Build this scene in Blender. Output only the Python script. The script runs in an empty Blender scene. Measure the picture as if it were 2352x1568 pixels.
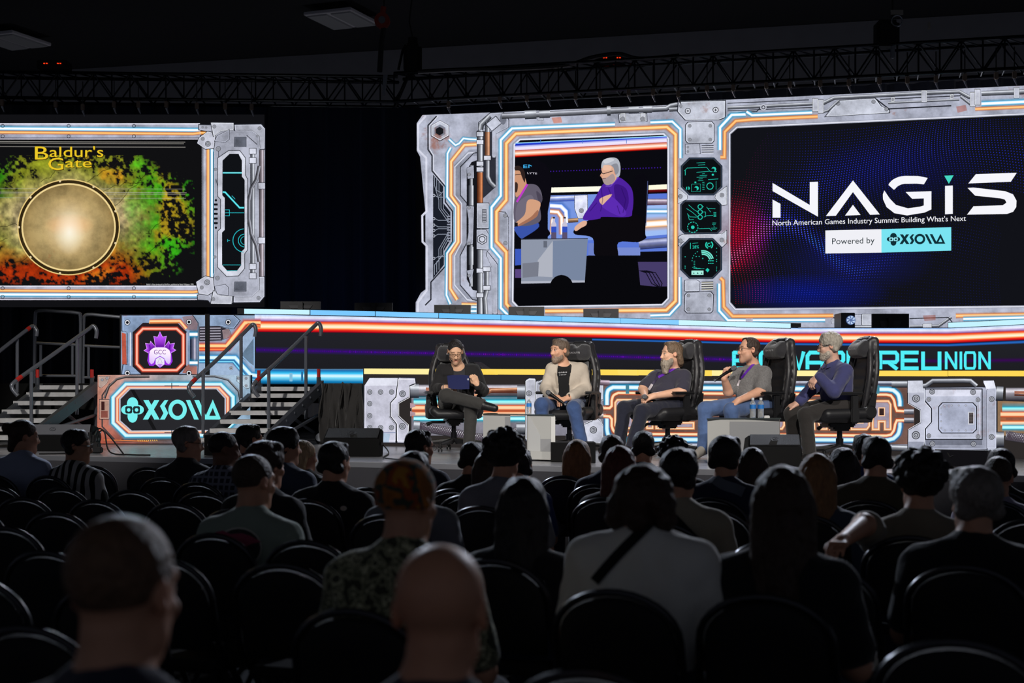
import bpy, bmesh, math, random
import numpy as np
from mathutils import Vector, Matrix
random.seed(7); np.random.seed(7)
SC = bpy.context.scene
COL = SC.collection
W, H = 2352, 1568
F = 3267.0            # focal length in pixels of the 2352 wide frame (50 mm on 36 mm)
CX, YH, HC = 1176.0, 890.0, 1.5   # principal column, horizon row, eye height
# ------------------------------------------------------------------ camera, world, lights, exposure
cam_d = bpy.data.cameras.new('camera'); cam = bpy.data.objects.new('camera', cam_d); COL.objects.link(cam)
cam.location = (0, 0, HC); cam.rotation_euler = (math.pi/2, 0, 0)
cam_d.sensor_width = 36; cam_d.lens = F*36/W; cam_d.shift_y = (YH-H/2)/W
cam_d.clip_start = .05; cam_d.clip_end = 200
cam_d.dof.use_dof = True; cam_d.dof.focus_distance = 14.8; cam_d.dof.aperture_fstop = 2.8
SC.camera = cam
SC.view_settings.view_transform = 'Standard'; SC.view_settings.look = 'None'
SC.view_settings.exposure = 0.0; SC.view_settings.gamma = 1.0; SC.view_settings.use_curve_mapping = False
wd = bpy.data.worlds.new('world'); SC.world = wd; wd.use_nodes = True
wd.node_tree.nodes['Background'].inputs[0].default_value = (.55, .6, .75, 1)
wd.node_tree.nodes['Background'].inputs[1].default_value = .1
def spot(loc, aim, power, size, blend=.5, col=(1, .95, .88), r=.15):
    l = bpy.data.lights.new('spot_light', 'SPOT'); l.energy = power; l.spot_size = math.radians(size)
    l.spot_blend = blend; l.color = col; l.shadow_soft_size = r
    o = bpy.data.objects.new('spot_light', l); COL.objects.link(o); o.location = loc
    o.rotation_euler = (Vector(aim)-Vector(loc)).to_track_quat('-Z', 'Y').to_euler()
    return o
spot((-5.5, 4.0, 6.6), (.2, 15.2, 1.5), 3100, 25)
spot((1.0, 2.0, 7.0), (1.3, 15.0, 1.5), 2800, 25)
spot((6.0, 2.5, 6.6), (2.2, 14.4, 1.5), 2800, 25)
spot((-5.0, 6.0, 7.6), (-4.0, 16.8, 1.2), 3000, 24)
spot((2.0, 19.0, 5.6), (1.0, 12.4, 1.0), 400, 60, .8, (.9, .93, 1))
spot((-3.5, 18.8, 5.6), (-.8, 5.0, 1.0), 1700, 55, .7, (.72, .82, 1))  # added rim light for audience hair and shoulders, no known lamp there
spot((5.0, 17.2, 5.5), (1.0, 5.0, 1.0), 1700, 55, .7, (.78, .84, 1))  # second added rim light, from the right
def unseen_lamp(name, kind, loc, power, col, rot=None, size=None):
    l = bpy.data.lights.new(name, kind); l.energy = power; l.color = col
    if kind == 'POINT': l.shadow_soft_size = .15
    else: l.shape = 'RECTANGLE'; l.size, l.size_y = size
    o = bpy.data.objects.new(name, l); COL.objects.link(o); o.location = loc
    if rot: o.rotation_euler = rot
for x, y in ((-9, 27.5), (-3, 25.5), (3, 23.8), (8, 22.5)): unseen_lamp('added_wall_fill', 'POINT', (x, y, 3.0), 34, (.92, .94, 1))  # lamps added out of view to brighten the hall's back wall
unseen_lamp('blue_uplight', 'AREA', (-2.2, 20.2, 2.2), 3, (.05, .25, 1), (math.radians(150), 0, 0), (3.2, .12))
# ------------------------------------------------------------------ helpers
def P(x, y, d): return Vector(((x-CX)/F*d, d, HC+(YH-y)/F*d))
def tag(o, label=None, cat=None, group=None, kind=None):
    if label: o['label'] = label
    if cat: o['category'] = cat
    if group: o['group'] = group
    if kind: o['kind'] = kind
    return o
ORG = {}
def thing(name, label, cat, base=(0, 0, 0), group=None):
    o = bpy.data.objects.new(name, None); COL.objects.link(o); o.location = base
    o.empty_display_size = .1
    ORG[o] = Vector(base); return tag(o, label, cat, group)
def srgb(c):
    c = np.asarray(c, float)/255.
    return np.where(c <= .04045, c/12.92, ((c+.055)/1.055)**2.4)
def lin(c): return tuple(float(v) for v in srgb(c))
MATS = {}
def pm(name, col, rough=.6, metal=0., spec=.5, bump=0., bscale=40., var=0., vscale=12., vcol=False, emit=0., stretch=None, sheen=0.):
    """procedural principled material; col is 0-255 sRGB"""
    if name in MATS: return MATS[name]
    m = bpy.data.materials.new(name); m.use_nodes = True; nt = m.node_tree; N = nt.nodes; b = N['Principled BSDF']
    c = (*lin(col), 1)
    b.inputs['Base Color'].default_value = c; b.inputs['Roughness'].default_value = rough
    b.inputs['Metallic'].default_value = metal; b.inputs['Specular IOR Level'].default_value = spec
    if sheen: b.inputs['Sheen Weight'].default_value = sheen
    tc = N.new('ShaderNodeTexCoord'); mp = N.new('ShaderNodeMapping'); nt.links.new(tc.outputs['Object'], mp.inputs[0])
    if stretch: mp.inputs['Scale'].default_value = stretch
    src = None
    if vcol:
        a = N.new('ShaderNodeAttribute'); a.attribute_name = 'Col'; src = a.outputs['Color']
    if var or src:
        nz = N.new('ShaderNodeTexNoise'); nz.inputs['Scale'].default_value = vscale; nz.inputs['Detail'].default_value = 5
        nt.links.new(mp.outputs[0], nz.inputs['Vector'])
        mr = N.new('ShaderNodeMapRange'); mr.inputs[1].default_value = .3; mr.inputs[2].default_value = .7
        mr.inputs[3].default_value = 1-var; mr.inputs[4].default_value = 1+var
        nt.links.new(nz.outputs['Fac'], mr.inputs[0])
        mx = N.new('ShaderNodeMix'); mx.data_type = 'RGBA'; mx.blend_type = 'MULTIPLY'; mx.inputs[0].default_value = 1
        if src: nt.links.new(src, mx.inputs[6])
        else: mx.inputs[6].default_value = c
        nt.links.new(mr.outputs[0], mx.inputs[7]); nt.links.new(mx.outputs[2], b.inputs['Base Color'])
    if bump:
        n2 = N.new('ShaderNodeTexNoise'); n2.inputs['Scale'].default_value = bscale; n2.inputs['Detail'].default_value = 4
        nt.links.new(mp.outputs[0], n2.inputs['Vector'])
        bp = N.new('ShaderNodeBump'); bp.inputs['Strength'].default_value = bump; bp.inputs['Distance'].default_value = .02
        nt.links.new(n2.outputs['Fac'], bp.inputs['Height']); nt.links.new(bp.outputs[0], b.inputs['Normal'])
    if emit:
        b.inputs['Emission Color'].default_value = c; b.inputs['Emission Strength'].default_value = emit
    MATS[name] = m; return m
def led_mat():
    """LED wall picture: colour and alpha of every shape from its vertices, worn-metal grain where the picture shows metal"""
    m = bpy.data.materials.new('led_picture'); m.use_nodes = True; nt = m.node_tree; N = nt.nodes; L = nt.links.new
    N.remove(N['Principled BSDF']); out = N['Material Output']
    a = N.new('ShaderNodeAttribute'); a.attribute_name = 'Col'
    g = N.new('ShaderNodeAttribute'); g.attribute_name = 'grain'
    tc = N.new('ShaderNodeTexCoord')
    n1 = N.new('ShaderNodeTexNoise'); n1.inputs['Scale'].default_value = 2.6; n1.inputs['Detail'].default_value = 9; n1.inputs['Roughness'].default_value = .68
    n2 = N.new('ShaderNodeTexNoise'); n2.inputs['Scale'].default_value = 1.7; n2.inputs['Detail'].default_value = 10; n2.inputs['Roughness'].default_value = .72
    mp = N.new('ShaderNodeMapping'); mp.inputs['Location'].default_value = (7, 3, 5)
    L(tc.outputs['Object'], n1.inputs['Vector']); L(tc.outputs['Object'], mp.inputs[0]); L(mp.outputs[0], n2.inputs['Vector'])
    mr = N.new('ShaderNodeMapRange'); mr.inputs[1].default_value = .36; mr.inputs[2].default_value = .62; mr.inputs[3].default_value = .62; mr.inputs[4].default_value = 1.24
    L(n1.outputs['Fac'], mr.inputs[0])
    mx = N.new('ShaderNodeMix'); mx.data_type = 'RGBA'; mx.blend_type = 'MULTIPLY'
    L(g.outputs['Fac'], mx.inputs[0]); L(a.outputs['Color'], mx.inputs[6]); L(mr.outputs[0], mx.inputs[7])
    mr2 = N.new('ShaderNodeMapRange'); mr2.inputs[1].default_value = .6; mr2.inputs[2].default_value = .7
    L(n2.outputs['Fac'], mr2.inputs[0])
    mu = N.new('ShaderNodeMath'); mu.operation = 'MULTIPLY'; L(mr2.outputs[0], mu.inputs[0]); L(g.outputs['Fac'], mu.inputs[1])
    m3 = N.new('ShaderNodeMath'); m3.operation = 'MULTIPLY'; m3.inputs[1].default_value = .75; L(mu.outputs[0], m3.inputs[0])
    mx2 = N.new('ShaderNodeMix'); mx2.data_type = 'RGBA'; mx2.inputs[7].default_value = (.32, .1, .04, 1)
    L(m3.outputs[0], mx2.inputs[0]); L(mx.outputs[2], mx2.inputs[6])
    em = N.new('ShaderNodeEmission'); em.inputs[1].default_value = 1.0; L(mx2.outputs[2], em.inputs[0])
    tr = N.new('ShaderNodeBsdfTransparent'); ms = N.new('ShaderNodeMixShader')
    L(a.outputs['Alpha'], ms.inputs[0]); L(tr.outputs[0], ms.inputs[1]); L(em.outputs[0], ms.inputs[2]); L(ms.outputs[0], out.inputs[0])
    return m
LED = led_mat()
def mesh_np(name, V, faces, mat, parent=None, smooth=False, col=None, grain=None, base=None):
    """V (n,3); faces: (m,4)/(m,3) array or list of index tuples. Returns the object; base = world origin for top-level."""
    V = np.asarray(V, np.float64)
    if parent is not None: org = ORG[parent]
    elif base is not None: org = Vector(base)
    else:
        mn, mx = V.min(0), V.max(0); org = Vector(((mn[0]+mx[0])/2, (mn[1]+mx[1])/2, mn[2]))
    V = V-np.array(org)
    me = bpy.data.meshes.new(name)
    if isinstance(faces, np.ndarray):
        n, k = faces.shape
        me.vertices.add(len(V)); me.vertices.foreach_set('co', V.astype(np.float32).ravel())
        me.loops.add(n*k); me.loops.foreach_set('vertex_index', faces.astype(np.int32).ravel())
        me.polygons.add(n); me.polygons.foreach_set('loop_start', np.arange(0, n*k, k, dtype=np.int32))
        me.polygons.foreach_set('loop_total', np.full(n, k, np.int32)); me.update(calc_edges=True)
    else:
        me.from_pydata(V.tolist(), [], [list(f) for f in faces]); me.update()
    if col is not None:
        at = me.color_attributes.new('Col', 'FLOAT_COLOR', 'POINT'); c = np.asarray(col, np.float32)
        if c.shape[1] == 3: c = np.hstack([c, np.ones((len(c), 1), np.float32)])
        at.data.foreach_set('color', c.ravel())
    if grain is not None:
        at = me.attributes.new('grain', 'FLOAT', 'POINT'); at.data.foreach_set('value', np.asarray(grain, np.float32))
    if smooth: me.polygons.foreach_set('use_smooth', np.ones(len(me.polygons), bool))
    me.materials.append(mat)
    o = bpy.data.objects.new(name, me); COL.objects.link(o)
    if parent is not None: o.parent = parent
    else: o.location = org
    ORG[o] = org
    return o
class MB:
    """collects primitive shapes in world (or local) coordinates, links them as one mesh"""
    def __init__(s): s.bm = bmesh.new()
    def add(s, V, Fs):
        vs = [s.bm.verts.new(v) for v in V]
        for f in Fs:
            try: s.bm.faces.new([vs[i] for i in f])
            except ValueError: pass
        return s
    def box(s, c, size, rot=None, bev=0.):
        b2 = bmesh.new(); bmesh.ops.create_cube(b2, size=1)
        for v in b2.verts: v.co = Vector((v.co.x*size[0], v.co.y*size[1], v.co.z*size[2]))
        if bev: bmesh.ops.bevel(b2, geom=b2.edges[:], offset=bev, segments=2, affect='EDGES')
        M = Matrix.Translation(c) @ (rot.to_4x4() if rot else Matrix())
        b2.verts.index_update()
        r = s.add([M @ v.co for v in b2.verts], [[v.index for v in f.verts] for f in b2.faces]); b2.free(); return r
    def tube(s, pts, r, seg=8, closed=False, flat=None):
        pts = [Vector(p) for p in pts]; n = len(pts); V = []; up = None
        for i, p in enumerate(pts):
            a = pts[i-1] if (i or closed) else p; b = pts[(i+1) % n] if (i < n-1 or closed) else p
            t = (b-a).normalized()
            if up is None: up = t.orthogonal().normalized()
            up = (up-t*up.dot(t)); up = up.normalized() if up.length > 1e-6 else t.orthogonal().normalized()
            w = t.cross(up); rr = r[i] if isinstance(r, (list, tuple)) else r
            for k in range(seg):
                an = 2*math.pi*k/seg; V.append(p+up*math.cos(an)*rr+w*math.sin(an)*rr)
        Fs = []
        for i in range(n if closed else n-1):
            j = (i+1) % n
            for k in range(seg): Fs.append((i*seg+k, i*seg+(k+1) % seg, j*seg+(k+1) % seg, j*seg+k))
        if not closed: Fs += [tuple(range(seg-1, -1, -1)), tuple(range((n-1)*seg, n*seg))]
        return s.add(V, Fs)
    def cyl(s, a, b, r, r2=None, seg=16): return s.tube([a, b], [r, r if r2 is None else r2], seg)
    def lathe(s, base, prof, seg=20, axis=None):
        V = []; M = Vector((0, 0, 1)).rotation_difference(Vector(axis)).to_matrix() if axis else Matrix.Identity(3)
        for z, r in prof:
            for k in range(seg):
                a = 2*math.pi*k/seg; V.append(Vector(base)+M @ Vector((r*math.cos(a), r*math.sin(a), z)))
        n = len(prof); Fs = [(i*seg+k, i*seg+(k+1) % seg, (i+1)*seg+(k+1) % seg, (i+1)*seg+k) for i in range(n-1) for k in range(seg)]
        Fs += [tuple(range(seg-1, -1, -1)), tuple(range((n-1)*seg, n*seg))]
        return s.add(V, Fs)
    def prism(s, pts, ext):
        pts = [Vector(p) for p in pts]; e = Vector(ext); n = len(pts)
        Fs = [tuple(range(n)), tuple(range(2*n-1, n-1, -1))]+[(i, n+i, n+(i+1) % n, (i+1) % n) for i in range(n)]
        return s.add(pts+[p+e for p in pts], Fs)
    def build(s, name, mat, parent=None, base=None, smooth=False):
        bmesh.ops.recalc_face_normals(s.bm, faces=s.bm.faces[:])
        vs = [tuple(v.co) for v in s.bm.verts]; s.bm.verts.index_update()
        fs = [[v.index for v in f.verts] for f in s.bm.faces]; s.bm.free()
        o = mesh_np(name, vs, fs, mat, parent, base=base)
        if smooth: shade(o)
        return o
def shade(o, ang=40):
    me = o.data; me.polygons.foreach_set('use_smooth', np.ones(len(me.polygons), bool))
    try: me.set_sharp_from_angle(angle=math.radians(ang))
    except Exception: pass
def copy_tree(o, parent=None):
    c = o.copy(); COL.objects.link(c)
    if parent is not None: c.parent = parent
    for ch in list(o.children): copy_tree(ch, c)
    return c
def smooth_path(pts, n=6):
    """Catmull-Rom through pts"""
    pts = [Vector(p) for p in pts]; out = []
    for i in range(len(pts)-1):
        p0, p1, p2, p3 = pts[max(i-1, 0)], pts[i], pts[i+1], pts[min(i+2, len(pts)-1)]
        for k in range(n):
            t = k/n
            out.append(.5*((2*p1)+(p2-p0)*t+(2*p0-5*p1+4*p2-p3)*t*t+(3*p1-p0-3*p2+p3)*t**3))
    out.append(pts[-1]); return out
_txt = {}
def text_mesh(s):
    if s in _txt: return _txt[s]
    cu = bpy.data.curves.new('t', 'FONT'); cu.body = s; cu.size = 1; cu.resolution_u = 3
    ob = bpy.data.objects.new('t', cu); COL.objects.link(ob); bpy.context.view_layer.update()
    dg = bpy.context.evaluated_depsgraph_get(); ev = ob.evaluated_get(dg); me = ev.to_mesh()
    V = np.array([v.co[:2] for v in me.vertices]); Fs = [tuple(p.vertices) for p in me.polygons]
    ev.to_mesh_clear(); bpy.data.objects.remove(ob); bpy.data.curves.remove(cu)
    mn = V.min(0); V = V-np.array([mn[0], 0]); _txt[s] = (V, Fs); return _txt[s]
# ------------------------------------------------------------------ implicit-surface modeller (one continuous skin from blended limbs)
class SDF:
    def __init__(s): s.p = []
    def rc(s, a, b, ra, rb, k=.02, op='u'): s.p.append(('rc', np.array(a, float), np.array(b, float), ra, rb, k, op)); return s
    def sp(s, a, r, k=.02, op='u'): return s.rc(a, np.array(a, float)+[0, 0, 1e-4], r, r, k, op)
    def el(s, c, R, r, k=.02, op='u'): s.p.append(('el', np.array(c, float), np.array(R, float), np.array(r, float), None, k, op)); return s
    def bx(s, c, R, h, r, k=.01, op='u'): s.p.append(('bx', np.array(c, float), np.array(R, float), np.array(h, float), r, k, op)); return s
    def bounds(s, q):
        if q[0] == 'rc':
            r = max(q[3], q[4]); return np.minimum(q[1], q[2])-r, np.maximum(q[1], q[2])+r
        r = np.linalg.norm(q[3]) if q[0] == 'bx' else q[3].max()
        r += (q[4] or 0); return q[1]-r, q[1]+r
    def mesh(s, h, noise=None):
        bs = [s.bounds(q) for q in s.p if q[6] == 'u']
        lo = np.min([b[0] for b in bs], 0)-3*h-.01; hi = np.max([b[1] for b in bs], 0)+3*h+.01
        n = np.ceil((hi-lo)/h).astype(int)+1
        D = np.full(n, .12, np.float32)
        ax = [lo[i]+np.arange(n[i])*h for i in range(3)]
        for q in s.p:
            k = q[5]; b0, b1 = s.bounds(q); pad = .05+k
            i0 = np.clip(((b0-pad-lo)/h).astype(int), 0, n); i1 = np.clip(((b1+pad-lo)/h).astype(int)+2, 0, n)
            if np.any(i1 <= i0): continue
            sl = tuple(slice(a, b) for a, b in zip(i0, i1))
            X = ax[0][sl[0]][:, None, None]; Y = ax[1][sl[1]][None, :, None]; Z = ax[2][sl[2]][None, None, :]
            if q[0] == 'rc':
                a, b = q[1], q[2]; ab = b-a; L2 = max(ab @ ab, 1e-12)
                t = np.clip(((X-a[0])*ab[0]+(Y-a[1])*ab[1]+(Z-a[2])*ab[2])/L2, 0, 1)
                d = np.sqrt((X-a[0]-t*ab[0])**2+(Y-a[1]-t*ab[1])**2+(Z-a[2]-t*ab[2])**2)-(q[3]+(q[4]-q[3])*t)
            else:
                R = q[2]; u = [(X-q[1][0])*R[i][0]+(Y-q[1][1])*R[i][1]+(Z-q[1][2])*R[i][2] for i in range(3)]
                if q[0] == 'el':
                    r = q[3]; k0 = np.sqrt(sum((u[i]/r[i])**2 for i in range(3))); k1 = np.sqrt(sum((u[i]/r[i]**2)**2 for i in range(3)))+1e-9
                    d = k0*(k0-1)/k1
                else:
                    e = [np.abs(u[i])-(q[3][i]-q[4]) for i in range(3)]
                    d = np.sqrt(sum(np.maximum(v, 0)**2 for v in e))+np.minimum(np.maximum(np.maximum(e[0], e[1]), e[2]), 0)-q[4]
            A = D[sl]
            if q[6] == 'u':
                m = np.clip(.5+.5*(A-d)/k, 0, 1); D[sl] = A*(1-m)+d*m-k*m*(1-m)
            else:
                d = -d; m = np.clip(.5+.5*(d-A)/k, 0, 1); D[sl] = A*(1-m)+d*m+k*m*(1-m)
        if noise:
            amp, fr, sh = noise
            X, Y, Z = ax[0][:, None, None], ax[1][None, :, None], ax[2][None, None, :]
            D += (amp*(np.sin(X*fr+1.7*np.sin(Z*fr*.7+sh))*np.sin(Y*fr*1.1+sh+1.3*np.sin(X*fr*.6))*np.sin(Z*fr*.9+1.9*np.sin(Y*fr*.8)))).astype(np.float32)
        return nets(D, lo, h)
def nets(D, lo, h):
    S = D < 0; n = np.array(D.shape)
    c = [S[i:n[0]-1+i, j:n[1]-1+j, k:n[2]-1+k] for i in (0, 1) for j in (0, 1) for k in (0, 1)]
    cnt = sum(x.astype(np.int8) for x in c); act = (cnt > 0) & (cnt < 8)
    idx = np.full(act.shape, -1, np.int64); I = np.argwhere(act); idx[act] = np.arange(len(I))
    pos = np.zeros((len(I), 3)); num = np.zeros(len(I))
    offs = [(i, j, k) for i in (0, 1) for j in (0, 1) for k in (0, 1)]
    for a in offs:
        for d in range(3):
            if a[d]: continue
            b = list(a); b[d] = 1
            va = D[I[:, 0]+a[0], I[:, 1]+a[1], I[:, 2]+a[2]]; vb = D[I[:, 0]+b[0], I[:, 1]+b[1], I[:, 2]+b[2]]
            m = (va < 0) != (vb < 0); t = np.where(m, va/np.where(m, va-vb, 1), 0)
            p = np.tile(np.array(a, float), (len(I), 1)); p[:, d] += t
            pos += p*m[:, None]; num += m
    V = lo+(I+pos/num[:, None])*h
    Q = []
    for d in range(3):
        u, v = (d+1) % 3, (d+2) % 3
        s0 = [slice(1, n[i]-1) for i in range(3)]; s1 = list(s0); s0[d] = slice(0, n[d]-1); s1[d] = slice(1, n[d])
        A = S[tuple(s0)]; B = S[tuple(s1)]; ch = A != B; E = np.argwhere(ch); fl = A[ch]
        E = E+np.array([0 if i == d else 1 for i in range(3)])
        def cell(du, dv):
            e = E.copy(); e[:, u] -= du; e[:, v] -= dv; return idx[e[:, 0], e[:, 1], e[:, 2]]
        q = np.stack([cell(1, 1), cell(0, 1), cell(0, 0), cell(1, 0)], 1)
        q[~fl] = q[~fl][:, ::-1]; Q.append(q)
    return V, np.vstack(Q)
def sdf_obj(sd, h, name, mat, parent=None, base=None, noise=None, colf=None):
    V, Q = sd.mesh(h, noise)
    return mesh_np(name, V, Q, mat, parent, True, None if colf is None else colf(V), base=base)
# ------------------------------------------------------------------ planes and LED pictures
class Plane:
    """upright plane through two points given as (image column, depth)"""
    def __init__(s, x1, d1, x2, d2):
        a, b = P(x1, YH, d1), P(x2, YH, d2); s.a, s.b = a, b; u = (b-a); u.z = 0; s.u = u.normalized()
        s.n = Vector((s.u.y, -s.u.x, 0))          # towards the audience
    def at(s, x, y, off=0.):
        dx, dz = (x-CX)/F, (YH-y)/F; o = s.a+s.n*off
        t = (o.x*s.n.x+o.y*s.n.y)/(dx*s.n.x+s.n.y)
        return Vector((dx*t, t, HC+dz*t))
class Fold:
    """several planes side by side (a folded wall)"""
    def __init__(s, nodes):
        s.x = [n[0] for n in nodes]; s.pl = [Plane(*nodes[i], *nodes[i+1]) for i in range(len(nodes)-1)]; s.n = s.pl[0].n
    def at(s, x, y, off=0.):
        i = 0
        while i < len(s.pl)-1 and x > s.x[i+1]: i += 1
        return s.pl[i].at(x, y, off)
LS_PL = Plane(0, 20.0, 608, 20.2)
RS_PL = Plane(965, 20.6, 2352, 18.9)
FA_PL = Fold([(270, 17.4), (585, 17.4), (1835, 18.4), (2177, 18.0), (2420, 16.7)])
XS_PL = Plane(225, 17.1, 560, 17.0)
LW_PL = Plane(870, 16.6, 2340, 13.75)
def wire(c, a): return (np.array(c, float)*a).clip(0, 255)
class Canvas:
    def __init__(s, pl): s.pl = pl; s.V = []; s.Fc = []; s.C = []; s.G = []; s.T = (0, 0, 1.); s.l = 0; s.g = 0.; s.auto = 0
    def q(s, p): return (s.T[0]+p[0]/s.T[2], s.T[1]+p[1]/s.T[2])
    def raw(s, pts, faces, cols, al=1., g=None, L=None):
        """pts already in image pixels"""
        L = s.l if L is None else L; b = len(s.V); s.auto += 1
        off = .004*L+.00002*s.auto
        s.V += [s.pl.at(x, y, off) for x, y in pts]
        s.Fc += [tuple(b+i for i in f) for f in faces]
        n = len(pts); c = np.asarray(cols, float)
        if c.ndim == 1: c = np.tile(c, (n, 1))
        a = np.full((n, 1), al) if np.isscalar(al) else np.asarray(al, float).reshape(-1, 1)
        s.C.append(np.hstack([srgb(c), a])); s.G += [s.g if g is None else g]*n
    def poly(s, pts, c, al=1., g=None, L=None):
        s.raw([s.q(p) for p in pts], [tuple(range(len(pts)))], c, al, g, L)
    def blob(s, pts, c, al=1.):
        n = len(pts); q = [(*p, 0) for p in pts]; o = [tuple(v)[:2] for v in smooth_path([q[-1]]+q+[q[0], q[1]], 5)][5:-5]; s.poly(o, c, al)
    def rect(s, x0, y0, x1, y1, c, g=None, L=None, al=1.): s.poly([(x0, y0), (x1, y0), (x1, y1), (x0, y1)], c, al, g, L)
    def line(s, pts, w, prof, closed=False, g=None, L=None):
        """strip of width w; prof = [(t, colour, alpha)] across it, t in half widths"""
        pts = [np.array(p, float) for p in pts]; n = len(pts); Vs = []; cs = []; al = []; m = len(prof)
        for i, p in enumerate(pts):
            a = pts[i-1] if (i or closed) else None; b = pts[(i+1) % n] if (i < n-1 or closed) else None
            d1 = (p-a)/np.linalg.norm(p-a) if a is not None else None; d2 = (b-p)/np.linalg.norm(b-p) if b is not None else None
            if d1 is None: d1 = d2
            if d2 is None: d2 = d1
            n1, n2 = np.array([-d1[1], d1[0]]), np.array([-d2[1], d2[0]]); nn = n1+n2; nn = nn/max(np.linalg.norm(nn), 1e-6); nn = nn/max(nn @ n1, .5)
            for t, c, A in prof: Vs.append(s.q(p+nn*t*w/2)); cs.append(c); al.append(A)
        Fs = [(i*m+k, i*m+k+1, ((i+1) % n)*m+k+1, ((i+1) % n)*m+k) for i in range(n if closed else n-1) for k in range(m-1)]
        s.raw(Vs, Fs, np.array(cs, float), al, g, L)
    def stroke(s, pts, w, c, closed=False, g=None, L=None, al=1.): s.line(pts, w, [(-1, c, al), (1, c, al)], closed, g, L)
    def neon(s, pts, w, c, closed=False, L=None, glow=2.6, core=(255, 255, 255)):
        c = np.array(c, float); d = c*.75; k = np.array(core, float)
        s.line(pts, w, [(-glow, d, 0), (-1.15, d, .85), (-1, c, 1), (-.45, k, 1), (.45, k, 1), (1, c, 1), (1.15, d, .85), (glow, d, 0)], closed, 0, L)
    def pipe(s, pts, w, lo=(45, 48, 58), hi=(232, 236, 245), L=None, g=.6, closed=False):
        lo, hi = np.array(lo, float), np.array(hi, float); md = lo*.55+hi*.45
        s.line(pts, w, [(-1, lo*.5, 1), (-.86, md, 1), (-.45, hi, 1), (-.1, md*1.05, 1), (.45, md*.7, 1), (.8, lo, 1), (1, lo*.4, 1)], closed, g, L)
    def disc(s, x, y, r, c, ry=None, n=20, al=1., c2=None, al2=None, g=None, L=None):
        ry = ry or r; pts = [s.q((x, y))]+[s.q((x+r*math.cos(2*math.pi*i/n), y+ry*math.sin(2*math.pi*i/n))) for i in range(n)]
        cs = np.array([c]+[c2 if c2 is not None else c]*n, float); a = [al]+[al if al2 is None else al2]*n
        s.raw(pts, [(0, 1+i, 1+(i+1) % n) for i in range(n)], cs, a, g, L)
    def ring(s, x, y, r, w, c, ry=None, n=28, a0=0, a1=360, g=None, L=None):
        ry = ry or r; full = a1-a0 >= 360; k = n if full else n+1
        pts = [(x+r*math.cos(math.radians(a0+(a1-a0)*i/n)), y+ry*math.sin(math.radians(a0+(a1-a0)*i/n))) for i in range(k)]
        s.stroke(pts, w, c, full, g, L)
    def bolt(s, x, y, r, base=(205, 208, 220)):
        s.disc(x, y, r*1.2, (30, 32, 38), n=14, g=0); s.disc(x, y, r, base, n=14, c2=wire(base, .75), g=0); s.disc(x, y, r*.62, (50, 52, 60), n=12, g=0); s.disc(x, y, r*.42, wire(base, .95), n=8, g=0); s.disc(x, y, r*.2, (25, 26, 30), n=6, g=0)
    def plate(s, pts, c=(182, 187, 202), w=6, g=None, L=None):
        """metal plate: dark gap line round it, light edge inside"""
        s.poly(pts, c, g=1. if g is None else g, L=L); s.stroke(pts, w*1.0, (34, 36, 44), True, 0, L)
        ce = np.mean(np.array(pts, float), 0); q = [tuple(ce+(np.array(p)-ce)*.94) for p in pts]
        s.stroke(q, w*.5, wire(c, 1.22), True, 0, L)
    def text(s, t, p0, p1, h, c, L=None, wfix=True, al=1.):
        """text along the baseline p0-p1 (zoom units), capital height h"""
        V, Fs = text_mesh(t); wt = V[:, 0].max(); p0, p1 = np.array(p0, float), np.array(p1, float); u = (p1-p0)/wt
        s.raw([s.q(p0+u*v[0]+np.array([0, -v[1]*h/.70])) for v in V], Fs, c, al, 0, L)
    def build(s, name, parent):
        return mesh_np(name, [tuple(v) for v in s.V], s.Fc, LED, parent, False, np.vstack(s.C), s.G)
CYAN, ORNG, SILV, LNE = (70, 200, 250), (255, 150, 50), (186, 191, 206), (34, 36, 44)
WHT = (250, 250, 255)
def housing(pl, x0, x1, y0, y1, name, mat, parent, th=.1, back=.012):
    """black cabinet behind a picture, th thick"""
    m = MB(); c = [pl.at(x, y, -back) for x, y in ((x0, y0), (x1, y0), (x1, y1), (x0, y1))]
    m.prism(c, -pl.n*th); return m.build(name, mat, parent)
BLK = pm('black_cabinet', (22, 22, 25), .6, spec=.3)
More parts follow.
